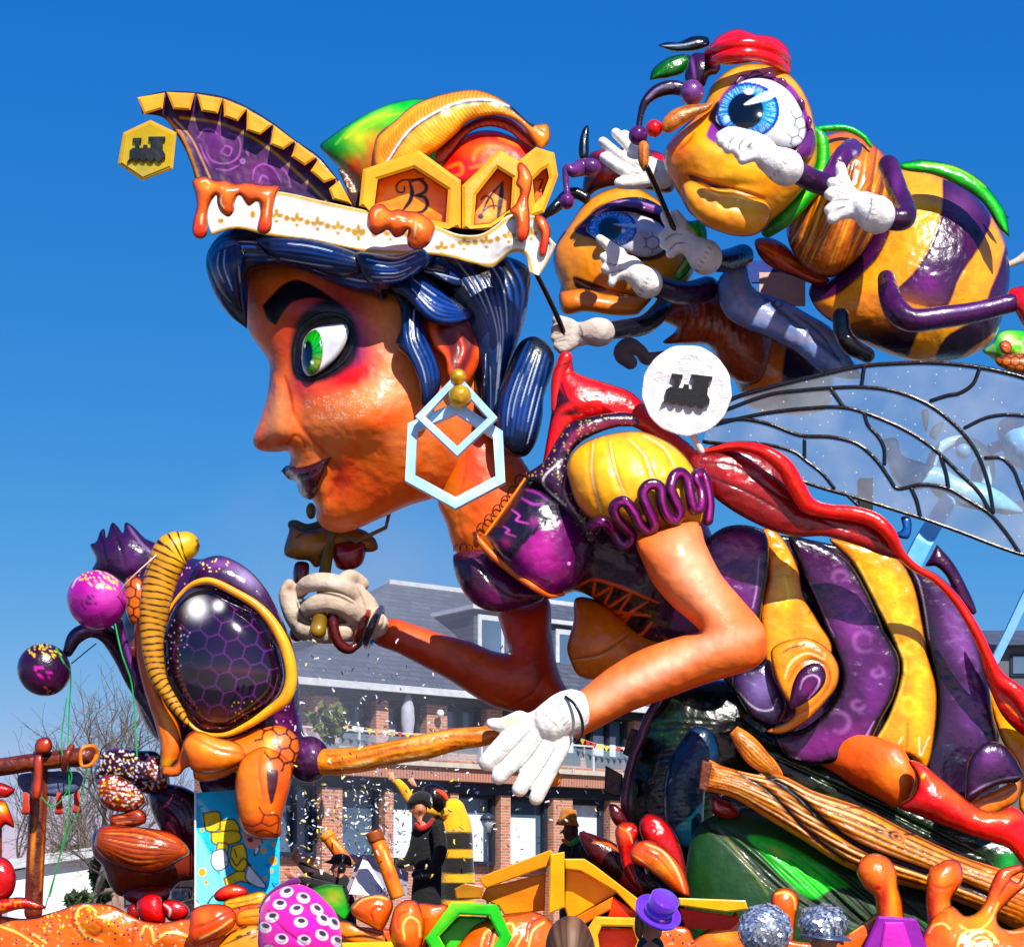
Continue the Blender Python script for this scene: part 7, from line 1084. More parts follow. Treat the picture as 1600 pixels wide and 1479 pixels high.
# ------------------------------------------------------------------ honey knobs, bottom right
hk = thing('honey_splash', 'glossy orange honey splash with three knobbed drips at the bottom right corner', 'float ornament', W(1480, 1479, 14.4)[:2]+(.8,))
SW = lambda q, w=3: ('s', q, w, 'ffdca0', -1, 1.2, .9, 1)
honey('drip', [(1338, 1362), (1342, 1346), (1354, 1335), (1372, 1333), (1390, 1342), (1400, 1360), (1403, 1385), (1410, 1410), (1412, 1470), (1385, 1500), (1370, 1430), (1366, 1400), (1350, 1385)], 14.4, hk, [('g', 1370, 1362, 20, 16, 'f08418', .8), ('s', [(1352, 1345), (1370, 1341), (1388, 1352)], 2, 'd07838', 0, 1), ('g', 1395, 1400, 8, 40, 'f8a014', .8), ('g', 1382, 1400, 8, 30, 'b0340c', .8), ('e', 1372, 1386, 5, 3, 'c0340c')], k=.95)
honey('drip', [(1448, 1375), (1452, 1358), (1466, 1348), (1482, 1342), (1498, 1346), (1504, 1358), (1503, 1378), (1494, 1392), (1486, 1408), (1492, 1430), (1500, 1470), (1460, 1500), (1450, 1440), (1446, 1405)], 14.35, hk, [('g', 1478, 1372, 14, 12, 'f08a18', .8), ('s', [(1456, 1362), (1476, 1350), (1492, 1350)], 5, 'a04a3c', 0, 2, .7), ('g', 1456, 1410, 8, 26, 'b0300c', .7), ('g', 1480, 1425, 12, 20, 'f8981c', .7), ('s', [(1456, 1382), (1474, 1388), (1492, 1380)], 3, '8a240c', 1, 2, .7)], k=.95)
honey('drip', [(1452, 1440), (1470, 1420), (1488, 1415), (1508, 1430), (1526, 1425), (1540, 1405), (1550, 1375), (1562, 1358), (1580, 1352), (1596, 1349, 'c'), (1600, 1358), (1580, 1372), (1590, 1378), (1600, 1365), (1606, 1380), (1590, 1395), (1572, 1412), (1558, 1430), (1562, 1446), (1580, 1452), (1640, 1440), (1700, 1560), (1440, 1600), (1440, 1470)], 14.25, hk,
    [('g', 1530, 1440, 50, 24, 'f89c1c', .7), SW([(1500, 1445), (1520, 1455), (1545, 1440), (1560, 1410)], 2.5), SW([(1496, 1479), (1502, 1460), (1520, 1452), (1545, 1455), (1560, 1472)], 3), SW([(1518, 1479), (1524, 1466), (1540, 1464), (1550, 1474)], 3), SW([(1452, 1456), (1458, 1446), (1474, 1442), (1484, 1450)], 3), ('g', 1556, 1370, 10, 20, 'b83c14', .8), ('s', [(1580, 1372), (1570, 1384), (1560, 1400)], 4, '7a1c0c', 1, 2), ('s', [(1570, 1450), (1580, 1456), (1600, 1454)], 2.5, 'ffd8b0', 0, 1)], k=.6)
honey('drip', [(1205, 1400), (1212, 1390), (1228, 1386), (1244, 1394), (1249, 1410), (1244, 1430), (1240, 1470), (1232, 1520), (1216, 1520), (1222, 1450), (1206, 1420)], 14.6, hk, [SW([(1212, 1396), (1228, 1393), (1240, 1402), (1243, 1420)], 2.5)], k=.9)
honey('drip', [(1060, 1500), (1100, 1455), (1135, 1440), (1150, 1424), (1162, 1440), (1190, 1450), (1250, 1470), (1310, 1465), (1350, 1440), (1374, 1424), (1376, 1432), (1420, 1450), (1450, 1470), (1470, 1620), (1060, 1620)], 14.55, hk, [SW([(1328, 1458), (1350, 1444), (1372, 1430)], 2.5), ('g', 1130, 1460, 30, 12, 'f8a43c', .8)], k=.4, hm=40)
pb = thing('purple_hexagon_block', 'faceted purple hexagonal block rising from the honey at the bottom edge', 'float ornament', W(1397, 1479, 14)[:2]+(.9,))
hx = [(1350, 1479), (1372, 1430), (1432, 1434), (1452, 1490), (1430, 1540), (1360, 1540)]
prism('block', hx, 13.95, .5, '7a2c86', GLOSS, pb, bev=4, ops=[('g', 1400, 1460, 30, 20, 'b83ca0', .8)])
prism('facet', [(1382, 1440), (1412, 1440), (1424, 1479), (1400, 1500), (1376, 1479)], 13.93, .02, 'b0409c', GLOSS, pb, bev=3, ops=[('g', 1400, 1490, 14, 20, 'd060b8', .7)])
# ------------------------------------------------------------------ honey skirt along the bottom
hl = thing('honey_skirt', 'flowing orange honey front of the float along the bottom left', 'float ornament', W(200, 1479, 14.2)[:2]+(.7,))
sk = honey('flow', [(-60, 1430), (0, 1430), (40, 1434), (94, 1421), (118, 1412), (145, 1410), (175, 1414), (200, 1426), (222, 1437), (250, 1441), (297, 1433), (340, 1425), (400, 1410), (450, 1420), (520, 1440), (600, 1450), (700, 1450), (800, 1440), (900, 1445), (1000, 1450), (1080, 1455), (1080, 1640), (-60, 1640)], 14.4, hl,
    [('g', 155, 1450, 40, 20, 'f8901c', .7), ('g', 230, 1460, 60, 20, 'f4781c', .6)]+[SW(q, 3) for q in ([(0, 1446), (30, 1458), (60, 1479)], [(118, 1440), (122, 1420), (138, 1414), (150, 1424)], [(120, 1440), (134, 1462), (160, 1470)], [(222, 1456), (226, 1446), (236, 1450), (240, 1470)], [(240, 1472), (262, 1456), (296, 1462)], [(52, 1458), (64, 1466), (72, 1472)])]+[('s', [(120, 1418), (112, 1440), (128, 1462)], 3, 'b83c0c', 2, 2), ('s', [(150, 1440), (160, 1450), (150, 1462), (138, 1456)], 3, 'c8480c', 1.5, 2), ('s', [(212, 1440), (206, 1479)], 3, 'b83c0c', 2, 2)]+[('dots', 7, 1.8, '3a2a50', .16), ('dots', 6, 1.6, 'f8e060', .3, [(60, 1420), (200, 1418), (200, 1440), (60, 1450)]), ('dots', 8, 1.6, 'f0c0a0', .2)], k=.35, hm=34, bumps=[(150, 1440, 26, 20, 12), (190, 1455, 16, 20, 8), (255, 1465, 26, 16, 10)])
honey('barrel', [(296, 1442), (300, 1421), (328, 1411), (359, 1416), (370, 1430), (363, 1450), (338, 1467), (302, 1477), (294, 1465)], 14.1, hl, [('g', 318, 1430, 16, 14, 'f08420', .6), SW([(312, 1466), (340, 1452), (362, 1436)], 2.5), ('s', [(300, 1450), (330, 1440), (364, 1422)], 2, 'a8380c', 1, 1.5)], base='d85a12', k=.8)
honey('blob', [(334, 1398), (345, 1386), (362, 1380), (384, 1386), (388, 1396), (372, 1404), (350, 1408), (338, 1406)], 14.6, hl, [('g', 360, 1390, 14, 5, 'f07a28', .7)], base='c8380c', k=.8)
puff('yellow_chunk', [(350, 1408), (380, 1398), (410, 1392), (420, 1402), (400, 1420), (370, 1424), (352, 1420)], 14.5, 'f0a41c', [('s', [(352, 1412), (384, 1408), (416, 1398)], 2, '7a3a0c', 1, 1), ('n', 5, 'f8d040', .5)], GLOSS, hl, k=.7); puff('yellow_chunk', [(372, 1424), (410, 1416), (440, 1420), (430, 1440), (372, 1446)], 14.35, 'e8940f', [('s', [(376, 1434), (408, 1430), (430, 1432)], 2, '5a2a0c', 1, 1)], GLOSS, hl, k=.6)
bs = [('s', [(352+i*8, 1450+(i*7) % 20), (362+i*8, 1446+(i*7) % 20)], 3, '140a06', 0, .8) for i in range(8)]
puff('striped_chunk', [(340, 1479), (362, 1454), (400, 1444), (412, 1460), (410, 1500), (345, 1500)], 14.15, 'e09412', bs+[('s', [(350, 1475), (380, 1462), (404, 1455)], 3, '140a06', 0, 1)], GLOSS, hl, k=.5)
honey('blob', [(548, 1416), (560, 1404), (580, 1397), (600, 1397), (614, 1410), (609, 1432), (596, 1453), (574, 1444), (553, 1431)], 14.1, hl, [('g', 580, 1420, 20, 14, 'f0701c', .6), SW([(552, 1418), (566, 1405), (590, 1400), (606, 1404)], 2.5), ('s', [(584, 1440), (580, 1425), (590, 1416), (602, 1420)], 2.5, 'a8300c', 1.5, 1.5)], k=.9)
honey('blob', [(612, 1432), (618, 1416), (632, 1406), (648, 1406), (658, 1420), (664, 1445), (656, 1485), (640, 1500), (616, 1480), (608, 1455)], 14., hl, [('g', 636, 1440, 16, 20, 'f4861c', .7), SW([(632, 1466), (630, 1444), (640, 1432), (654, 1440), (656, 1462)], 3), ('s', [(622, 1450), (622, 1430), (640, 1420)], 2.5, 'b83c0c', 1.5, 1.5)], k=.9)
honey('blob', [(652, 1412), (680, 1412), (700, 1414), (690, 1440), (672, 1470), (660, 1490), (656, 1450)], 14.2, hl, [('g', 680, 1430, 12, 12, 'f0802c', .6)], k=.7)
honey('blob', [(700, 1500), (720, 1470), (745, 1443), (775, 1432), (805, 1427), (836, 1424), (858, 1436), (872, 1460), (870, 1520), (700, 1540)], 14.1, hl, [('g', 800, 1450, 30, 20, 'f4801c', .7)]+[SW(q, 3) for q in ([(752, 1478), (756, 1460), (770, 1446)], [(768, 1479), (778, 1450), (800, 1442), (802, 1460), (786, 1479)], [(826, 1479), (832, 1454), (850, 1440)], [(816, 1460), (806, 1479)])]+[('s', [(764, 1479), (772, 1452), (792, 1438)], 4, '8a2410', 2, 2), ('s', [(824, 1470), (830, 1440), (850, 1432)], 4, '9a2c10', 2, 2)], k=.6)
honey('blob', [(520, 1440), (545, 1440), (570, 1450), (600, 1460), (606, 1475), (560, 1474), (530, 1460)], 14.15, hl, [('s', [(534, 1464), (570, 1462), (598, 1468)], 5, '140806', 1, 1)], base='f08a14', k=.6)
prism('yellow_strip', [(534, 1472), (620, 1470), (626, 1484), (534, 1490)], 13.95, .2, 'f4c040', GLOSS, hl, bev=2)
# green hexagons
gh = thing('green_hexagon', 'open bright green hexagonal frame lying in the orange honey at the bottom centre', 'float ornament', W(720, 1479, 14)[:2]+(.8,))
prism('frame', [(664, 1466), (706, 1408), (776, 1412), (800, 1462), (770, 1530), (700, 1530)], 13.9, .35, '22b43a', GLOSS, gh, bev=3, holes=[(686, 1462), (718, 1428), (764, 1430), (780, 1462), (755, 1508), (712, 1508)], ops=[('n', 8, 'd8e020', .5), ('g', 740, 1415, 30, 4, 'c8f040', .5)])
prism('inner_panel', [(686, 1462), (718, 1430), (764, 1432), (780, 1462), (755, 1508), (712, 1508)], 14.1, .1, '1c9a30', GLOSS, gh, bev=4, ops=[('n', 7, '8ad828', .7)])
gp = thing('green_hexagon', 'green and yellow hexagon panel behind the pink printed cap', 'float ornament', W(515, 1440, 14.5)[:2]+(.8,))
puff('panel', [(485, 1387, 'c'), (510, 1380), (535, 1382, 'c'), (541, 1400), (548, 1422, 'c'), (538, 1436), (516, 1420), (495, 1404)], 14.4, '3a9c1c', [('g', 520, 1400, 16, 12, 'a89c14', .8), ('s', [(488, 1388), (534, 1385), (546, 1422)], 3, '0a5a20', 0, 1.5, 1, 1), ('g', 500, 1396, 14, 6, '20681c', .6)], GLOSS, gp, k=.4, hm=6)
# yellow crate stack
yc = thing('honeycomb_crate', 'heap of tilted yellow and orange honeycomb boards in the bottom centre', 'float ornament', W(860, 1440, 14.6)[:2]+(.9,))
YB = 'eea010'
for nm, q, D_, th, c, o in (('board', [(752, 1403), (760, 1386), (853, 1363), (851, 1422), (788, 1429), (779, 1415)], 14.45, .15, 'ee8a14', [('g', 800, 1415, 30, 16, 'f4b030', .7)]), ('beam', [(748, 1370), (860, 1327), (869, 1336), (858, 1352), (760, 1387), (752, 1380)], 14.3, .35, 'e8950f', [('s', [(756, 1370), (800, 1356), (858, 1334)], 3, 'f8c838', 0, 2)]),
    ('beam', [(860, 1334), (882, 1330), (882, 1417), (857, 1428)], 14.15, .3, 'f4b01c', [('s', [(870, 1340), (870, 1410)], 6, 'ffd858', 0, 3)]), ('board', [(884, 1356), (910, 1362), (968, 1392), (889, 1438), (882, 1416)], 14.5, .1, 'f4aa1c', [('g', 940, 1388, 26, 12, 'fbe080', .8)]),
    ('beam', [(882, 1341), (913, 1341), (930, 1352), (998, 1404), (998, 1430), (962, 1392), (907, 1360), (884, 1357)], 14.35, .3, 'f0a818', [('s', [(886, 1348), (912, 1350), (990, 1406)], 2, 'a85c0c')]), ('board', [(889, 1438), (958, 1400), (954, 1420), (912, 1444)], 14.4, .1, 'e8820f', []), ('board', [(958, 1400), (998, 1428), (996, 1436), (950, 1432)], 14.45, .1, 'e0500f', []),
    ('beam', [(710, 1388), (726, 1379), (756, 1384), (752, 1403), (713, 1404)], 14.3, .3, 'a8681c', [('g', 726, 1396, 14, 6, 'f4c040', .9)]), ('bar', [(1060, 1402), (1165, 1406), (1169, 1420), (1134, 1424), (1062, 1414)], 14.3, .25, 'f4b830', []), ('board', [(1062, 1418), (1134, 1428), (1160, 1434), (1140, 1452), (1070, 1450)], 14.45, .15, 'b8380f', [])):
    prism(nm, q, D_, th, c, GLOSS, yc, bev=2, ops=o, tilt=(0, .001))
prism('honeycomb_frame', [(918, 1450), (930, 1431), (996, 1433), (1012, 1470), (990, 1520), (930, 1520)], 14.05, .3, 'f4b010', GLOSS, yc, bev=3, holes=[(934, 1460), (940, 1446), (988, 1447), (996, 1470), (980, 1505), (940, 1505)])
prism('panel', [(930, 1452), (992, 1450), (998, 1480), (980, 1515), (934, 1515)], 14.25, .1, 'd8600f', GLOSS, yc, bev=3)
# ------------------------------------------------------------------ brown carved figure
bf = thing('brown_carved_figure', 'brown wood grained head with curling hair lumps left of the painted panel', 'carnival figure', W(220, 1430, 15.2)[:2]+(.9,))
CONF = [('dots', 5, 1.8, 'e8e4f0', .5), ('dots', 7, 1.6, 'e8c860', .35)]
def lump(q, D, base, A, B, n, seed, conf=0, k=.85, lo='2a0c06', hi='e8a070', mid='a04a24'):
    return honey('hair_lump', q, D, bf, strands(A, B, n, lo=lo, hi=hi, mid=mid, seed=seed)+(CONF[:conf]), base=base, k=k, sp=2.2)
lump([(150, 1195), (160, 1175), (180, 1168), (215, 1172), (245, 1175), (262, 1200), (262, 1240), (230, 1240), (180, 1222), (152, 1225), (146, 1210)], 15.35, '2c0e20', [(155, 1190), (200, 1172), (250, 1185)], [(155, 1215), (200, 1215), (250, 1225)], 5, 1, 2, mid='4a1a3c', hi=None)
lump([(225, 1190), (240, 1180), (252, 1195), (262, 1215), (258, 1232), (240, 1222), (224, 1210)], 15.1, '5c140c', [(228, 1192), (258, 1215)], [(226, 1204), (250, 1228)], 3, 2, 1)
lump([(150, 1225), (160, 1212), (180, 1210), (205, 1222), (222, 1238), (226, 1252), (214, 1264), (190, 1268), (166, 1262), (153, 1245)], 14.95, '9a4420', [(160, 1215), (200, 1220), (222, 1245)], [(158, 1250), (190, 1264), (218, 1260)], 5, 3, 2)
lump([(232, 1240), (250, 1225), (290, 1230), (330, 1260), (340, 1320), (300, 1340), (260, 1310), (238, 1270)], 15.35, '2e1022', [(250, 1232), (300, 1250), (310, 1320)], [(245, 1270), (265, 1295), (280, 1315)], 6, 4, 0, mid='4c1c30', hi='6a3848')
lump([(170, 1275), (190, 1270), (215, 1262), (228, 1272), (226, 1286), (200, 1292), (176, 1290)], 14.95, 'a4482a', [(174, 1276), (226, 1270)], [(176, 1288), (224, 1284)], 3, 5, 0)
face_b = honey('face', [(143, 1312), (150, 1298), (170, 1290), (250, 1296), (300, 1320), (305, 1371), (281, 1378), (262, 1396), (240, 1400), (187, 1399), (170, 1380), (158, 1350), (146, 1335)], 15.3, bf, [('g', 200, 1370, 40, 20, '8a3c1c', .6), ('g', 260, 1370, 30, 20, '4a1c14', .6)], base='6c2c18', k=.7)
lump([(148, 1318), (156, 1292), (175, 1288), (200, 1290), (240, 1294), (275, 1304), (296, 1330), (280, 1345), (250, 1360), (215, 1362), (180, 1350), (158, 1335)], 14.85, 'b4552c', [(160, 1294), (220, 1292), (285, 1318)], [(156, 1328), (210, 1358), (280, 1342)], 8, 6, 0)
honey('red_collar', [(192, 1400), (205, 1388), (240, 1382), (262, 1384), (266, 1396), (255, 1412), (220, 1416)], 15.1, bf, base='8c1418', k=.7)
rs = thing('red_boots_pair', 'glossy red booted feet of the brown figure on the orange honey', 'float ornament', W(235, 1440, 14.9)[:2]+(.9,))
honey('boot', [(214, 1410), (230, 1396), (250, 1398), (256, 1420), (258, 1440), (240, 1446), (222, 1440)], 14.8, rs, [('g', 232, 1412, 8, 12, 'f03c2c', .6)], base='c01818', k=.8)
honey('boot', [(252, 1410), (268, 1404), (290, 1412), (296, 1425), (282, 1438), (262, 1436)], 14.8, rs, [('s', [(256, 1412), (266, 1420), (264, 1432)], 3, 'f8e8e8', 0, 1)], base='b01418', k=.8)
honey('boot', [(198, 1420), (208, 1410), (216, 1420), (216, 1438), (204, 1438)], 15., rs, base='8c1014', k=.8)
# painted panel
pp = thing('painted_banner', 'light blue painted panel with yellow cartoon figure, black outlines and dots', 'sign', W(371, 1430, 14.95)[:2]+(.9,))
pops = [('p', [(306, 1300), (330, 1340), (345, 1400), (306, 1420)], '9ae0f4', 3), ('s', [(310, 1250), (340, 1300), (350, 1390)], 9, 'b8ecf8', 0, 3, .8), ('s', [(430, 1290), (400, 1330)], 14, '86d4f0', 0, 3, .8)]
for q in ([(318, 1270), (342, 1268), (344, 1290), (338, 1298), (322, 1296)], [(344, 1282), (366, 1280), (374, 1300), (346, 1304)], [(330, 1300), (372, 1298), (376, 1312), (350, 1320), (332, 1316)], [(362, 1322), (380, 1318), (386, 1350), (376, 1362), (360, 1350)], [(350, 1372), (374, 1360), (398, 1368), (396, 1380), (374, 1376), (356, 1386)], [(340, 1316), (356, 1318), (352, 1340), (338, 1336)]): pops += [('p', q, 'f0cc28', .8), ('s', q+[q[0]], 2.2, '0c0a10', 0, .7, 1, 1)]
for q in ([(332, 1330), (350, 1326), (356, 1350), (340, 1360), (330, 1348)], [(388, 1350), (404, 1368), (416, 1386), (400, 1384), (384, 1372)], [(398, 1310), (406, 1326), (398, 1336)]): pops += [('p', q, 'f2f2ee', .8), ('s', q+[q[0]], 2, '0c0a10', 0, .7, 1, 1)]
pops += [('p', [(380, 1296), (400, 1300), (408, 1314), (396, 1326), (384, 1318)], 'e8a890', .8), ('e', 391, 1311, 5, 4, '7a3060'), ('s', [(378, 1292), (404, 1300), (410, 1316)], 2, '0c0a10', 0, .7, 1, 1), ('s', [(306, 1405), (318, 1420), (332, 1400), (346, 1396)], 2.5, '0c0a10', 0, .7, 1, 1), ('p', [(306, 1408), (318, 1422), (322, 1440), (306, 1440)], 'f0f0f0', .8)]
pops += [('e', a, b, r, r*1.1, 'e8a818') for a, b, r in ((316, 1362, 6), (427, 1344, 6), (412, 1328, 4), (424, 1360, 3), (316, 1296, 3), (322, 1378, 3), (414, 1372, 3), (428, 1318, 3))]+[('s', [(312+i*13 % 120, 1260+i*29 % 140), (317+i*13 % 120, 1258+i*29 % 140)], 2, '1c5ab0', 0, .7) for i in range(14)]+[('s', [(362, 1340), (370, 1352), (380, 1340), (392, 1352)], 2.5, '0c0a10', 0, .8, 1, 1), ('s', [(366, 1326), (370, 1338)], 2, '0c0a10', 0, .8, 1, 1)]
puff('board', [(306, 1238), (437, 1228), (437, 1415), (306, 1440)], 15.05, '5cbce4', pops, MATTE, pp, k=.02, hm=1, sp=1.5, smooth=False); tube('edge', [(305, 1236, 1.6), (305, 1440, 1.6)], D=15, base='e8e8e8', parent=pp, sides=6)
# wooden cross post, left
cp = thing('wooden_cross_post', 'brown wooden post with a cross beam tied with cords at the left edge', 'post', W(58, 1430, 14.9)[:2]+(.9,))
WD_ = lambda A, B, s: strands(A, B, 5, lo='2a0f08', hi='d88a50', mid='8a4420', seed=s)
tube('upright', [(52, 1425, 14, 14.95), (56, 1330, 14, 14.95), (60, 1250, 14, 14.95), (63, 1180, 12, 14.95)], base='6a2e18', m=WOODM, parent=cp, sides=24, sp=3, ops=WD_([(44, 1420), (50, 1200)], [(66, 1420), (74, 1200)], 1))
tube('crossbeam', [(-30, 1200, 14, 14.85), (0, 1198, 14, 14.85), (40, 1192, 14, 14.85), (90, 1186, 14, 14.85), (128, 1182, 15, 14.85), (136, 1181, 14, 14.85)], base='5a2414', m=WOODM, parent=cp, sides=24, sp=3, ops=WD_([(0, 1188), (136, 1172)], [(0, 1208), (136, 1194)], 2))
honey('knob', [(54, 1166), (60, 1154), (76, 1152), (82, 1164), (76, 1176), (58, 1178)], 14.75, cp, base='a8481c', k=.8); tube('binding', [(100, 1200, 5, 14.6), (104, 1182, 6, 14.55), (112, 1166, 5, 14.6)], base='6a2c14', parent=cp, m=WOODM)
honey('wedge', [(54, 1180), (66, 1180), (66, 1230), (60, 1250), (50, 1245), (52, 1210)], 14.65, cp, base='b04c1c', k=.7); tube('beam_end', [(128, 1170, 3, 14.6), (146, 1166, 4, 14.65), (151, 1180, 4, 14.7), (142, 1194, 3, 14.6), (128, 1196, 3, 14.6)], base='c87838', parent=cp, m=WOODM, closed=True)
cl = thing('grey_blue_cloth', 'grey blue cloth hanging below the wooden cross beam with orange tassels', 'cloth', W(80, 1225, 14.9))
puff('cloth', [(28, 1212), (60, 1206), (120, 1205), (130, 1215), (120, 1236), (90, 1244), (60, 1240), (36, 1236)], 15., '5a6480', [('s', [(40, 1224), (80, 1232), (120, 1220)], 3, '2c3450', 2, 2), ('s', [(76, 1210), (100, 1214), (122, 1208)], 5, '38405a', 1, 2)], CLOTH, cl, k=.5)
for x, y in ((40, 1258), (92, 1258), (120, 1256)): puff('tassel', [(x-3, y-20), (x+3, y-20), (x+6, y), (x+7, y+12), (x, y+14), (x-7, y+12), (x-5, y)], 14.9, 'c8481c', [('s', [(x-2, y-10), (x-3, y+12)], 1.5, '7a2008', .5, 1), ('s', [(x+2, y-10), (x+3, y+12)], 1.5, '7a2008', .5, 1)], CLOTH, cl, k=.8, sp=2)
rl_ = thing('red_cap_ornament', 'glossy red cap shape with a flat brim at the left edge on the honey', 'float ornament', W(20, 1430, 14.5)[:2]+(.9,))
honey('crown', [(-30, 1345), (0, 1338), (14, 1344), (24, 1362), (24, 1384), (14, 1402), (-30, 1420)], 14.4, rl_, [('g', 5, 1360, 12, 10, 'd8203c', .7)], base='b00c20', k=.7); honey('brim', [(-30, 1410), (14, 1402), (40, 1402), (72, 1416), (66, 1420), (30, 1420), (0, 1428), (-30, 1430)], 14.3, rl_, [('n', 4, 'f8d040', .4)], base='b80f24', k=.8)
of = thing('orange_flame_ornament', 'orange and red pointed ornament cut by the left edge of the picture', 'float ornament', W(8, 1430, 14.7)[:2]+(.9,))
honey('point', [(-20, 1226), (0, 1222), (23, 1233), (14, 1244), (4, 1246), (-20, 1244)], 14.7, of, base='a83018', k=.8); honey('body', [(-20, 1250), (6, 1250), (14, 1262), (22, 1292), (8, 1288), (0, 1297), (-20, 1300)], 14.7, of, [('g', 6, 1262, 8, 8, 'f8c01c', .8)], base='d8480f', k=.8)
tube('stake', [(-2, 1290, 5, 14.75), (-2, 1440, 5, 14.75)], base='6a2e18', m=WOODM, parent=of)
# ------------------------------------------------------------------ people on the float
SKN = 'c08468'; FL = mat('human_skin', .5, .1, .05, 30)
def g2(q, D, sides=14, flat=1.): g = tubegeo(q, D, sides, 3, flat=flat); return g[0], g[1]
def head_geo(x, y, r, D, face=-1):   # skull, jaw, nose, ear; face -1 looks left
    return [g2([(x, y-r*.35, r*.75), (x, y+r*.1, r*.82)], D), g2([(x+face*r*.3, y+r*.2, r*.55), (x+face*r*.4, y+r*.75, r*.38)], D), g2([(x+face*r*.85, y+r*.05, r*.12), (x+face*r*1.12, y+r*.35, r*.16)], D, 8), g2([(x-face*r*.1, y+r*.1, r*.2, D-r*.85*D/F), (x-face*r*.12, y+r*.35, r*.13, D-r*.8*D/F)], D, 8), g2([(x, y+r*.5, r*.45), (x-face*r*.1, y+r*1.4, r*.48)], D)]
def face_ops(x, y, r, face): return [('e', x+face*r*.62, y+r*.02, r*.13, r*.09, '1a1210'), ('s', [(x+face*r*.4, y-r*.18), (x+face*r*.85, y-r*.16)], r*.1, '2a1810'), ('s', [(x+face*r*.55, y+r*.62), (x+face*r*.85, y+r*.6)], r*.1, '8a3c38')]
def hand(x, y, ang, s, D, spread=1.):  # open hand at the wrist (x, y) pointing along ang (0 = right, pi/2 = up)
    gs = [g2([(x, y, 3*s), (x+7*s*math.cos(ang), y-7*s*math.sin(ang), 4.2*s)], D)]
    for a, l, o in ((.35, 8, -3.2), (.12, 10, -1.2), (-.1, 9.5, 1), (-.32, 8, 3)):
        bx, by = x+9*s*math.cos(ang)+o*s*math.sin(ang), y-9*s*math.sin(ang)+o*s*math.cos(ang); t = ang+a*spread
        gs.append(g2([(bx, by, 1.25*s), (bx+l*.5*s*math.cos(t), by-l*.5*s*math.sin(t), 1.15*s), (bx+l*s*math.cos(t+.1), by-l*s*math.sin(t+.1), .9*s)], D, 8))
    t = ang+.9; gs.append(g2([(x+3*s*math.cos(ang), y-3*s*math.sin(ang), 1.6*s), (x+8*s*math.cos(t), y-8*s*math.sin(t), 1.2*s), (x+11*s*math.cos(t-.3), y-11*s*math.sin(t-.3), 1*s)], D, 8)); return gs
DK = 1576  # picture height of the deck edge at the people's distance
PD = 15.9
p1 = thing('person', 'person in long black coat, black cap and red scarf standing on the float', 'person', W(668, DK, PD))
union('body', head_geo(656, 1262, 15, PD)+[g2([(664, 1290, 12), (666, 1400, 14)], PD)], .012, SKN, face_ops(656, 1262, 15, -1), FL, p1)
union('coat', [g2([(668, 1284, 14), (670, 1310, 22), (669, 1350, 22), (666, 1400, 24), (666, 1470, 25)], PD, flat=.75), g2([(684, 1290, 11), (688, 1330, 11), (672, 1362, 9), (650, 1366, 8)], PD-.15), g2([(654, 1292, 10), (648, 1325, 10), (636, 1346, 8), (626, 1350, 7)], PD), g2([(656, 1460, 11), (656, DK-6, 9)], PD), g2([(680, 1460, 11), (680, DK-6, 9)], PD)], .014, '0b0b0d', [], mat('black_wool', .85, 0, .4, 40, var=.2, sheen=.1), p1)
puff('cap', [(640, 1258), (638, 1250), (644, 1240), (658, 1235), (672, 1240), (676, 1254), (672, 1264), (662, 1256)], PD-.02, '0c0c0e', [], CLOTH, p1, k=.95, sp=2); tube('scarf', [(650, 1287, 3), (657, 1294, 4), (668, 1290, 4), (676, 1280, 3)], D=PD-.1, base='a81820', parent=p1, m=CLOTH)
p2 = thing('person', 'person in yellow and black striped bee costume with an arm raised high', 'person', W(715, DK, PD+.5))
PE = PD+.5
union('body', head_geo(674, 1250, 14, PE)+[g2([(680, 1270, 9), (700, 1400, 12)], PE)]+hand(616, 1222, 1.9, 1.05, PE)+hand(650, 1228, 2.2, .9, PE+.1), .011, 'd09880', [], FL, p2)
strp = [('p', [(670, y0), (760, y0), (760, y1), (670, y1)], '100c0a', 1) for y0, y1 in ((1303, 1323), (1343, 1361), (1382, 1402), (1440, 1470))]
union('bee_costume', [g2([(708, 1266, 20), (711, 1290, 26), (713, 1340, 27), (716, 1400, 28), (716, 1450, 26)], PE, 24, .8), g2([(692, 1268, 10), (664, 1262, 9), (644, 1252, 9), (630, 1232, 8.5), (622, 1222, 7)], PE-.1), g2([(705, 1450, 12), (705, DK-6, 10)], PE), g2([(728, 1450, 12), (728, DK-6, 10)], PE)], .014, 'e8b40c', strp+[('p', [(655, 1250), (645, 1240), (635, 1262), (650, 1272)], '100c0a', 1), ('g', 630, 1236, 14, 14, 'f09a10', .7)], CLOTH, p2)
puff('hair', [(660, 1242), (664, 1228), (680, 1224), (694, 1232), (698, 1252), (694, 1275), (684, 1280), (672, 1262), (662, 1256)], PE-.08, '0e0a0c', [('s', [(668+i*6, 1230), (670+i*6, 1270)], 1.5, '3a2c28', 1, .8) for i in range(5)], HAIRM, p2, k=.9, sp=2); tube('hair_bow', [(684, 1236, 4), (692, 1240, 5), (698, 1248, 3)], D=PE-.25, base='d85a1c', parent=p2, m=CLOTH)
p3 = thing('person', 'person in black with dark cap and headphones leaning back, both hands raised to the left', 'person', W(530, DK, PD-.3))
PF = PD-.3
union('body', head_geo(530, 1354, 14, PF)+hand(466, 1348, 1.75, 1.25, PF)+hand(462, 1370, 2.5, 1.2, PF)+[g2([(532, 1372, 9), (530, 1420, 12)], PF)], .011, 'c88c78', face_ops(530, 1354, 14, -1), FL, p3)
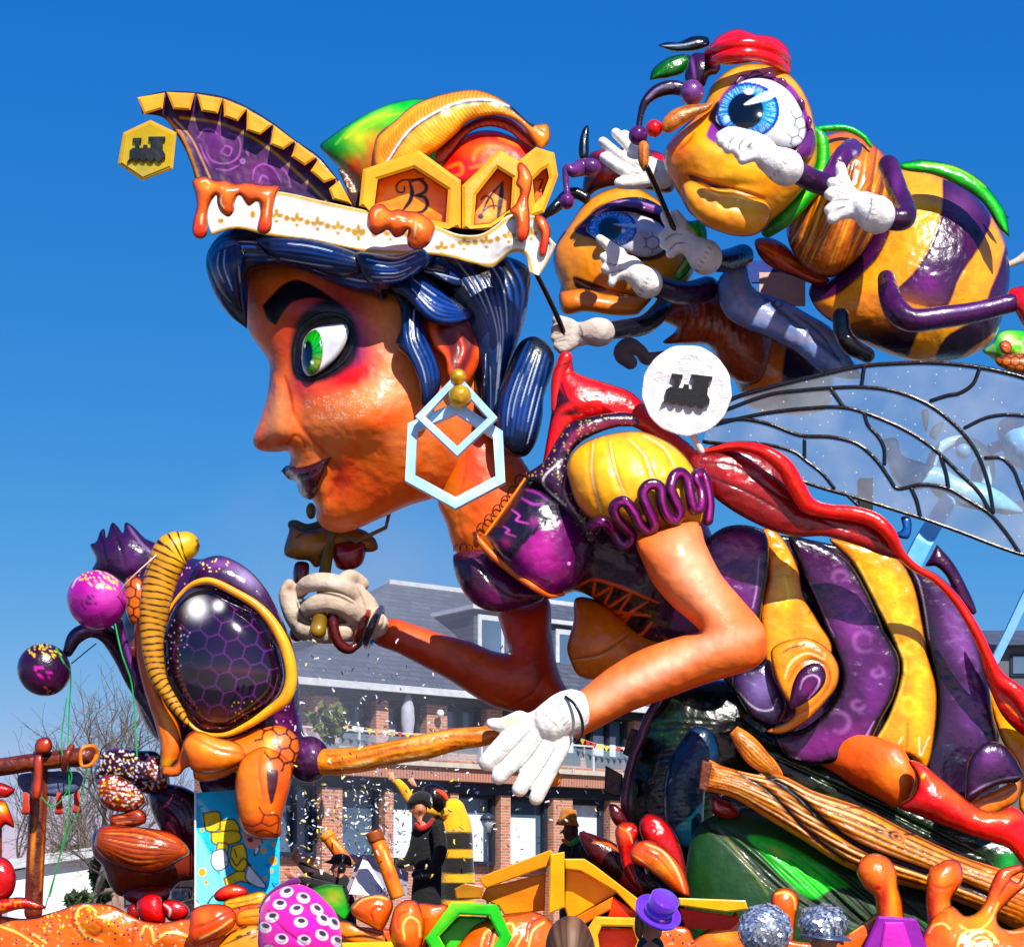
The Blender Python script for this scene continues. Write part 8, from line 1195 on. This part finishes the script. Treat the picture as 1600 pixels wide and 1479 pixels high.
union('jacket', [g2([(534, 1378, 14), (528, 1400, 26), (530, 1450, 28), (535, 1480, 26)], PF, 20, .75), g2([(520, 1378, 11), (496, 1366, 9), (480, 1358, 8), (470, 1350, 6)], PF), g2([(515, 1388, 11), (490, 1380, 9), (470, 1374, 7)], PF-.15), g2([(522, 1480, 12), (520, DK-6, 10)], PF), g2([(548, 1480, 12), (548, DK-6, 10)], PF)], .013, '0d0b0c', [('g', 485, 1362, 12, 8, '4a3030', .7)], CLOTH, p3)
puff('cap', [(504, 1346, 'c'), (516, 1342), (520, 1336), (534, 1333), (547, 1338), (549, 1352), (538, 1350), (522, 1350)], PF-.04, '211c1a', [], CLOTH, p3, k=.9, sp=2); ball('headphone', 533, 1358, 6, PF-.22, '14141a', parent=p3, n=12); tube('headphone_band', [(534, 1354, 2.2, PF-.22), (536, 1340, 2.2, PF-.2), (536, 1334, 2.2, PF)], base='101014', parent=p3)
p4 = thing('person', 'person in dark jacket with brown patterned bucket hat and green collar before the brick pillar', 'person', W(895, DK, PD+.2))
PG = PD+.2
union('body', head_geo(892, 1296, 15, PG)+[g2([(896, 1310, 10), (900, 1400, 12)], PG)], .012, '4a2c20', face_ops(892, 1296, 15, -1), FL, p4)
union('jacket', [g2([(898, 1318, 14), (900, 1345, 27), (900, 1400, 27), (900, 1470, 26)], PG, 20, .75), g2([(884, 1325, 11), (876, 1360, 11), (868, 1390, 9)], PG-.1), g2([(916, 1325, 12), (924, 1360, 11), (920, 1395, 9)], PG-.1), g2([(890, 1460, 11), (890, DK-6, 9)], PG), g2([(912, 1460, 11), (912, DK-6, 9)], PG)], .014, '201c20', [], CLOTH, p4)
lathe('bucket_hat', [(0, 12), (11, 11), (13, 6), (14, -4), (19, -14), (17.5, -14), (12, -3)], 888, 1275, PG, (.1, 0, 1), 'b87a30', [('n', 4, '4a2c10', .5)], CLOTH, p4, 24); tube('collar', [(880, 1312, 3), (892, 1318, 4), (906, 1308, 4), (912, 1300, 3)], D=PG-.2, base='1c8a4a', parent=p4, m=CLOTH, ops=[('g', 884, 1313, 8, 5, 'd8641c', .9)])
# ------------------------------------------------------------------ spectators in front of the float
def spectator(label, x, y, r, D, coat, headc='b08068', hair=None, hm=None, cat='person'):
    p = thing('person', label, cat, W(x, y, D)[:2]+(0,)); s = F/D; zf_ = HY+ZC*s; sh = y+r*1.9; sc = r/.115*1.0
    union('body', head_geo(x, y, r, D, 1)+[g2([(x, sh, r*.8), (x, zf_-.9*s, r*.9)], D)], r*D/F*.09, headc, [], FL, p)
    w = r*1.15
    union('jacket', [g2([(x, sh-r*.2, r*.95), (x, sh+r*.6, r*2.0), (x, sh+r*2, r*1.75), (x, zf_-.85*s, r*1.6)], D, 20, .6), g2([(x-r*1.5, sh+r*.5, r*.65), (x-r*2.1, sh+r*2.4, r*.55), (x-r*2., sh+r*4.2, r*.42)], D), g2([(x+r*1.5, sh+r*.5, r*.65), (x+r*2.1, sh+r*2.4, r*.55), (x+r*2., sh+r*4.2, r*.42)], D), g2([(x-r*.8, zf_-.9*s, r*.85), (x-r*.8, zf_-6, r*.5)], D), g2([(x+r*.8, zf_-.9*s, r*.85), (x+r*.8, zf_-6, r*.5)], D)], r*D/F*.12, coat, [], CLOTH, p)
    return p
s1 = spectator('person seen from behind with smooth long brown hair at the bottom edge', 890, 1466, 31, 7.4, '2a2a34')
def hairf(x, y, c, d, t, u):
    a = np.arctan2(x-890, 1500-y+60); v = .5+.5*np.sin(a*130+3*np.sin(a*37)); v2 = .5+.5*np.sin(a*61+1); k = (.2*v+.3*v2)[:, None]; c = c*(1-k)+lin('6a4a34')*k; h = (np.exp(-((a-.05)/.07)**2)*.5+np.exp(-((a+.2)/.05)**2)*.25)[:, None]; return c*(1-h)+lin('a07c66')*h, d+.5*v  # strand tones, plus a painted shine streak down the hair
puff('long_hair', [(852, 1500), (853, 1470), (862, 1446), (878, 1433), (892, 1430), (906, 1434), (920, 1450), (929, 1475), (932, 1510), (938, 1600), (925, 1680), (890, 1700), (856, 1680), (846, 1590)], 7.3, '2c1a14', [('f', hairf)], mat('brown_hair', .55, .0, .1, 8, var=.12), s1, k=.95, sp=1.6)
s2 = spectator('person in dark blue jacket wearing a bright purple top hat tilted to the right', 1016, 1440, 24, 9.5, '1b2430')
HV = '5c1fb4'; ax = (.34, -.62, .7)
lathe('hat_crown', [(0, 36), (22, 36), (23.5, 34), (22, 18), (21, 0)], 1026, 1428, 9.35, ax, HV, [('n', 8, '6a2cc8', .4)], mat('purple_satin', .7, .1, .15, 30, var=.1, sheen=.4), s2, 48)
lathe('hat_brim', [(20, 2), (28, -1), (34, 2), (37, 7), (38.5, 7), (36, 0), (28, -4), (20, -2)], 1026, 1428, 9.35, ax, HV, [('g', 1040, 1450, 30, 8, '3c10a0', .6)], mat('purple_satin'), s2, 48)
lathe('hat_band', [(22.5, 1), (23, 9), (22, 10)], 1026, 1428, 9.35, ax, '34107c', [('dots', 4, 1.2, 'b0609a', .3)], CLOTH, s2, 40)
puff('lock_of_hair', [(994, 1425), (1004, 1420), (1006, 1450), (1000, 1468), (992, 1455)], 9.4, '4a2c1c', [('s', [(998+i*2, 1425), (997+i*2, 1462)], 1.4, '8a5a34', .6, .7) for i in range(3)], HAIRM, s2, k=.8, sp=1.6)
s3 = spectator('person wearing a big soft pink cap printed with laughing white faces', 468, 1450, 34, 8.2, '3a2a50')
fo_ = []
for i, (x, y, a) in enumerate([(448, 1393, -.3), (474, 1402, .3), (437, 1412, 0), (463, 1420, -.2), (495, 1420, .6), (425, 1432, -.2), (470, 1440, .1), (505, 1436, .6), (411, 1400, .2), (414, 1448, .3), (440, 1466, .2), (475, 1468, .1), (503, 1460, .5), (522, 1442, .8), (455, 1490, .1), (492, 1490, .2), (420, 1484, .2), (527, 1470, .6)]):
    fo_ += [('e', x, y, 10.5, 8, 'ece8ec', a), ('e', x+1, y-2.5, 6.5, 4, '2c2030', a), ('s', [(x-6, y+3.5), (x, y+5.5), (x+6, y+2.5)], 1.3, 'd0405c'), ('s', [(x-7, y-10), (x-3, y-11.5)], 1.6, '2c1430'), ('s', [(x+4, y-11.5), (x+8, y-9)], 1.6, '2c1430')]
puff('pink_cap', [(404, 1450), (406, 1425), (418, 1402), (440, 1386), (468, 1381), (490, 1390), (510, 1408), (526, 1428), (533, 1455), (530, 1485), (500, 1512), (460, 1520), (420, 1505), (404, 1480)], 8.05, 'e0389c', [('s', [(430, 1390), (470, 1410), (500, 1440), (515, 1470)], 3, 'b01c74', 3, 4, .6), ('s', [(415, 1420), (440, 1450), (480, 1480)], 3, 'b82078', 3, 4, .6), ('s', [(460, 1384), (490, 1410), (522, 1440)], 3, 'b82078', 2, 4, .5)]+fo_, mat('printed_cotton', .8, 0, .25, 25, var=.06, sheen=.2), s3, k=.85, sp=1.35)
puff('purple_hood', [(404, 1425), (412, 1402), (432, 1384), (462, 1370), (470, 1378), (448, 1386), (425, 1402), (412, 1425)], 8.3, '5c1c5c', [], CLOTH, s3, k=.8)
def sequins(name, x, y, r, D, parent, flat=1., seed=1):
    rg = np.random.default_rng(seed); n = 900; i = np.arange(n); ph = i*2.39996; z = 1-2*(i+.5)/n; q = np.sqrt(1-z*z); V = np.stack([q*np.cos(ph), q*np.sin(ph), z*flat], -1); s = D/F*r; c = np.array(W(x, y, D)); crum = 1+(.07 if seed == 1 else .16)*np.sin(V[:, 0]*9+seed)*np.sin(V[:, 2]*8+V[:, 1]*6)
    co, fs = [], []
    for k, v in enumerate(V):
        nn = Vector(v).normalized(); nn = (nn+Vector(rg.normal(size=3)*.28)).normalized(); a = nn.orthogonal().normalized(); b = nn.cross(a); p = Vector(c+v*s*crum[k]); h = s*.075
        o = len(co); co += [tuple(p+a*h*math.cos(t)+b*h*math.sin(t)) for t in np.arange(6)*math.pi/3]; fs.append(list(range(o, o+6)))
    ct = np.array([lin(h) for h in ('e4e6ea', 'd0d4dc', 'f4f4f6', 'b0b8c8')])[rg.integers(0, 4, n)]; sq = mesh(name, co, fs, np.repeat(ct, 6, 0), SEQ, parent, False); sq['kind'] = 'stuff'
    return sq
s4 = spectator('person under a round silver sequinned hat in the bottom right', 1195, 1462, 30, 8.6, '1a1a20'); ball('silver_hat', 1195, 1452, 39, 8.6, 'a8b0bc', parent=s4, m=SEQ, n=20); sequins('sequins', 1195, 1452, 40.5, 8.6, s4)
s5 = spectator('person under a crumpled silver sequinned hat beside the purple block', 1286, 1464, 27, 8.9, '16161a'); ball('silver_hat', 1286, 1444, 33, 8.9, 'a8b0bc', parent=s5, m=SEQ, n=20, sy=.85); sequins('sequins', 1286, 1444, 36, 8.9, s5, .85, 5)
lathe('brim', [(30, 0), (40, -4), (41, -6), (30, -3)], 1290, 1458, 8.9, (.1, -.1, 1), '707a90', parent=s5, m=SEQ, n=30)
# ------------------------------------------------------------------ props on the float
for lab, a, b, r, D in (('short orange confetti cannon tube pointing up left behind the dark cap', (509, 1302), (545, 1352), 10.5, 15.9), ('long orange confetti cannon tube leaning across the white box', (584, 1300), (622, 1402), 12, 15.1)):
    t = thing('confetti_cannon', lab, 'confetti cannon', W(b[0], b[1], D), 'orange confetti cannon tubes on the float')
    q = lambda s: (a[0]+(b[0]-a[0])*s, a[1]+(b[1]-a[1])*s)
    tube('barrel', [(*q(0), r), (*q(.5), r), (*q(1), r)], D=D, base='ee8210', parent=t, caps=False, sides=24, ops=[('s', [(q(.2)[0]+3, q(.2)[1]), (q(.45)[0]+6, q(.45)[1]-2), (q(.6)[0]+7, q(.6)[1])], 2.5, 'ffe0b0', 0, 1), ('g', *q(.65), 6, 8, 'c8480c', .8)])
    tube('muzzle', [(*q(-.02), r+1.2), (*q(.14), r+1.2)], D=D, base='8a4a1c' if r > 11 else 'f09a20', parent=t, caps=False, sides=24)
wb_ = thing('white_box', 'tilted white cardboard box with grey lettering between the cannon and the honey', 'box', W(592, 1395, 15.4))
def plate(q, D0, D1, c, nm='side'):
    co = [W(x, y, d) for (x, y), d in zip(q, [D0, D1, D1, D0])] if len(q) == 4 else [W(x, y, d) for (x, y), d in zip(q, [D0, D1, D0])]
    co = co+[(a, b+.02, c_) for a, b, c_ in co]; n = len(q); mesh(nm, co, [list(range(n)), list(range(n, 2*n))[::-1]]+[[i, i+n, (i+1) % n+n, (i+1) % n] for i in range(n)], np.tile(lin(c), (2*n, 1)), MATTE, wb_, False)
plate([(545, 1396), (569, 1336), (592, 1372), (605, 1400)], 15.3, 15.5, 'e4e2ea', 'front_panel'); plate([(569, 1334), (638, 1362), (636, 1402), (604, 1401)], 15.55, 15.75, '9a94aa', 'side_panel'); plate([(545, 1392), (568, 1334), (562, 1336), (541, 1388)], 15.55, 15.6, '8a849a', 'flap')
tc_ = bpy.data.curves.new('lettering', 'FONT'); tc_.body = 'POWER'; tc_.size = .07; tc_.extrude = .002; to = bpy.data.objects.new('lettering', tc_); me_ = None
COL.objects.link(to); to.rotation_euler = (math.pi/2, .3, .0); to.parent = wb_; to.location = Vector(W(574, 1388, 15.2))-Vector(wb_.location); bpy.context.view_layer.update(); lm_ = bpy.data.meshes.new_from_object(to.evaluated_get(bpy.context.evaluated_depsgraph_get())); loc_, rot_ = to.location.copy(), to.rotation_euler.copy(); bpy.data.objects.remove(to)
to = link('lettering', lm_, wb_); to.location = loc_; to.rotation_euler = rot_; lm_.materials.clear(); lm_.materials.append(mat('grey_print', .8, col='55505c'))
# deck of the float
dk = thing('parade_wagon', 'dark flat wagon deck carrying all the carnival figures', 'wagon', (0, 16.5, 0))
box('deck', (.6, 16.6, .82), (11.5, 4.6, .16), base='2a2420', parent=dk, bev=.02)
for x in (-3.6, 0, 4.2):
    for y in (15.2, 18):
        pxx, pyy = CX+F*x/y, HY-F*(.36-ZC)/y
        lathe('wheel', [(0, 25), (60, 25), (66, 18), (66, -18), (60, -25), (0, -25)], pxx, pyy, y, (0, 1, 0), '121214', m=MATTE, parent=dk, n=28)
box('backdrop_board', (2.6, 18.4, 1.5), (4.2, .1, 1.3), base='0c0e0c', parent=dk)
for x, y, z in ((3.2, 17.4, 5.6), (1.6, 18.1, 4.4), (-2.4, 15.9, 2.2), (1.4, 16.3, 2.2)): box('steel_post', (x, y, (z+.9)/2), (.12, .12, z-.9), base='1c1c20', parent=dk)
# ------------------------------------------------------------------ confetti in the air
rg = np.random.default_rng(3); n = 1150
px_ = np.clip(np.where(rg.random(n) < .75, rg.normal(560, 80, n), rg.uniform(430, 1000, n)), 425, 1010); py_ = np.where(rg.random(n) < .75, rg.normal(1285, 55, n), rg.uniform(1000, 1410, n)); D_ = rg.uniform(14.2, 26, n)
c0 = Wa(px_, py_, D_); a = rg.normal(size=(n, 3)); a /= np.linalg.norm(a, axis=1, keepdims=True); b = np.cross(a, rg.normal(size=(n, 3))); b /= np.linalg.norm(b, axis=1, keepdims=True); L, wd_ = .021, .0065
cu = np.cross(a, b)*.006
co = np.stack([c0-a*L-b*wd_, c0-b*wd_+cu, c0+a*L-b*wd_, c0+a*L+b*wd_, c0+b*wd_+cu, c0-a*L+b*wd_], 1).reshape(-1, 3); i = np.arange(n)[:, None]*6; f = np.concatenate([i+[0, 1, 4, 5], i+[1, 2, 3, 4]])
cc = np.array([lin(h) for h in ('eeeef4', 'eeeef4', 'e0e4f4', 'f0e0a0', 'e8d040', '8088b0')])[rg.integers(0, 6, n)]
cf = mesh('confetti', co, f, np.repeat(cc, 6, 0), mat('paper', .7, var=.05), None, False); tag(cf, 'white and yellow paper confetti strips flying before the brick building', 'confetti', kind='stuff')
# thin smoke drifting behind the wand
sm_ = thing('smoke', 'thin grey smoke drifting between the chin, the wand and the building', 'smoke', W(560, 980, 30), kind='stuff')
th = np.linspace(0, math.pi, 12)[:, None]; ph = np.linspace(0, 2*math.pi, 24, endpoint=False)[None]; c = np.array(W(540, 990, 30))
V = np.stack([3.4*np.sin(th)*np.cos(ph), 4*np.sin(th)*np.sin(ph), 2.9*np.cos(th)+0*ph], -1).reshape(-1, 3)+c; i = np.arange(11)[:, None]*24; j = np.arange(24)[None]; f = np.stack([i+j, i+24+j, i+24+(j+1) % 24, i+(j+1) % 24], -1).reshape(-1, 4)
mm = bpy.data.materials.new('smoke_volume'); mm.use_nodes = True; n_, l_ = mm.node_tree.nodes, mm.node_tree.links; n_.remove(n_['Principled BSDF']); pv = n_.new('ShaderNodeVolumePrincipled'); pv.inputs['Color'].default_value = (.75, .75, .82, 1)
tc = n_.new('ShaderNodeTexCoord'); no = n_.new('ShaderNodeTexNoise'); no.inputs['Scale'].default_value = .55; no.inputs['Detail'].default_value = 2; l_.new(tc.outputs['Object'], no.inputs[0])
ln = n_.new('ShaderNodeVectorMath'); ln.operation = 'MULTIPLY'; ln.inputs[1].default_value = (1/3.4, 1/4, 1/2.9); sb = n_.new('ShaderNodeVectorMath'); sb.operation = 'SUBTRACT'; off = Vector(W(540, 990, 30))-Vector(sm_.location); sb.inputs[1].default_value = off; l_.new(tc.outputs['Object'], sb.inputs[0]); l_.new(sb.outputs[0], ln.inputs[0])
le = n_.new('ShaderNodeVectorMath'); le.operation = 'LENGTH'; l_.new(ln.outputs[0], le.inputs[0]); mr = n_.new('ShaderNodeMapRange'); mr.inputs[1].default_value = 1; mr.inputs[2].default_value = .2; mr.inputs[3].default_value = 0; mr.inputs[4].default_value = .15; l_.new(le.outputs['Value'], mr.inputs[0])
m2 = n_.new('ShaderNodeMapRange'); m2.inputs[1].default_value = .35; m2.inputs[2].default_value = .65; l_.new(no.outputs[0], m2.inputs[0]); mu = n_.new('ShaderNodeMath'); mu.operation = 'MULTIPLY'; l_.new(mr.outputs[0], mu.inputs[0]); l_.new(m2.outputs[0], mu.inputs[1]); l_.new(mu.outputs[0], pv.inputs['Density']); l_.new(pv.outputs[0], n_['Material Output'].inputs['Volume'])
so = mesh('plume', V, f, None, mm, sm_); so['kind'] = 'stuff'
S.cycles.volume_step_rate = 4; S.cycles.volume_max_steps = 48
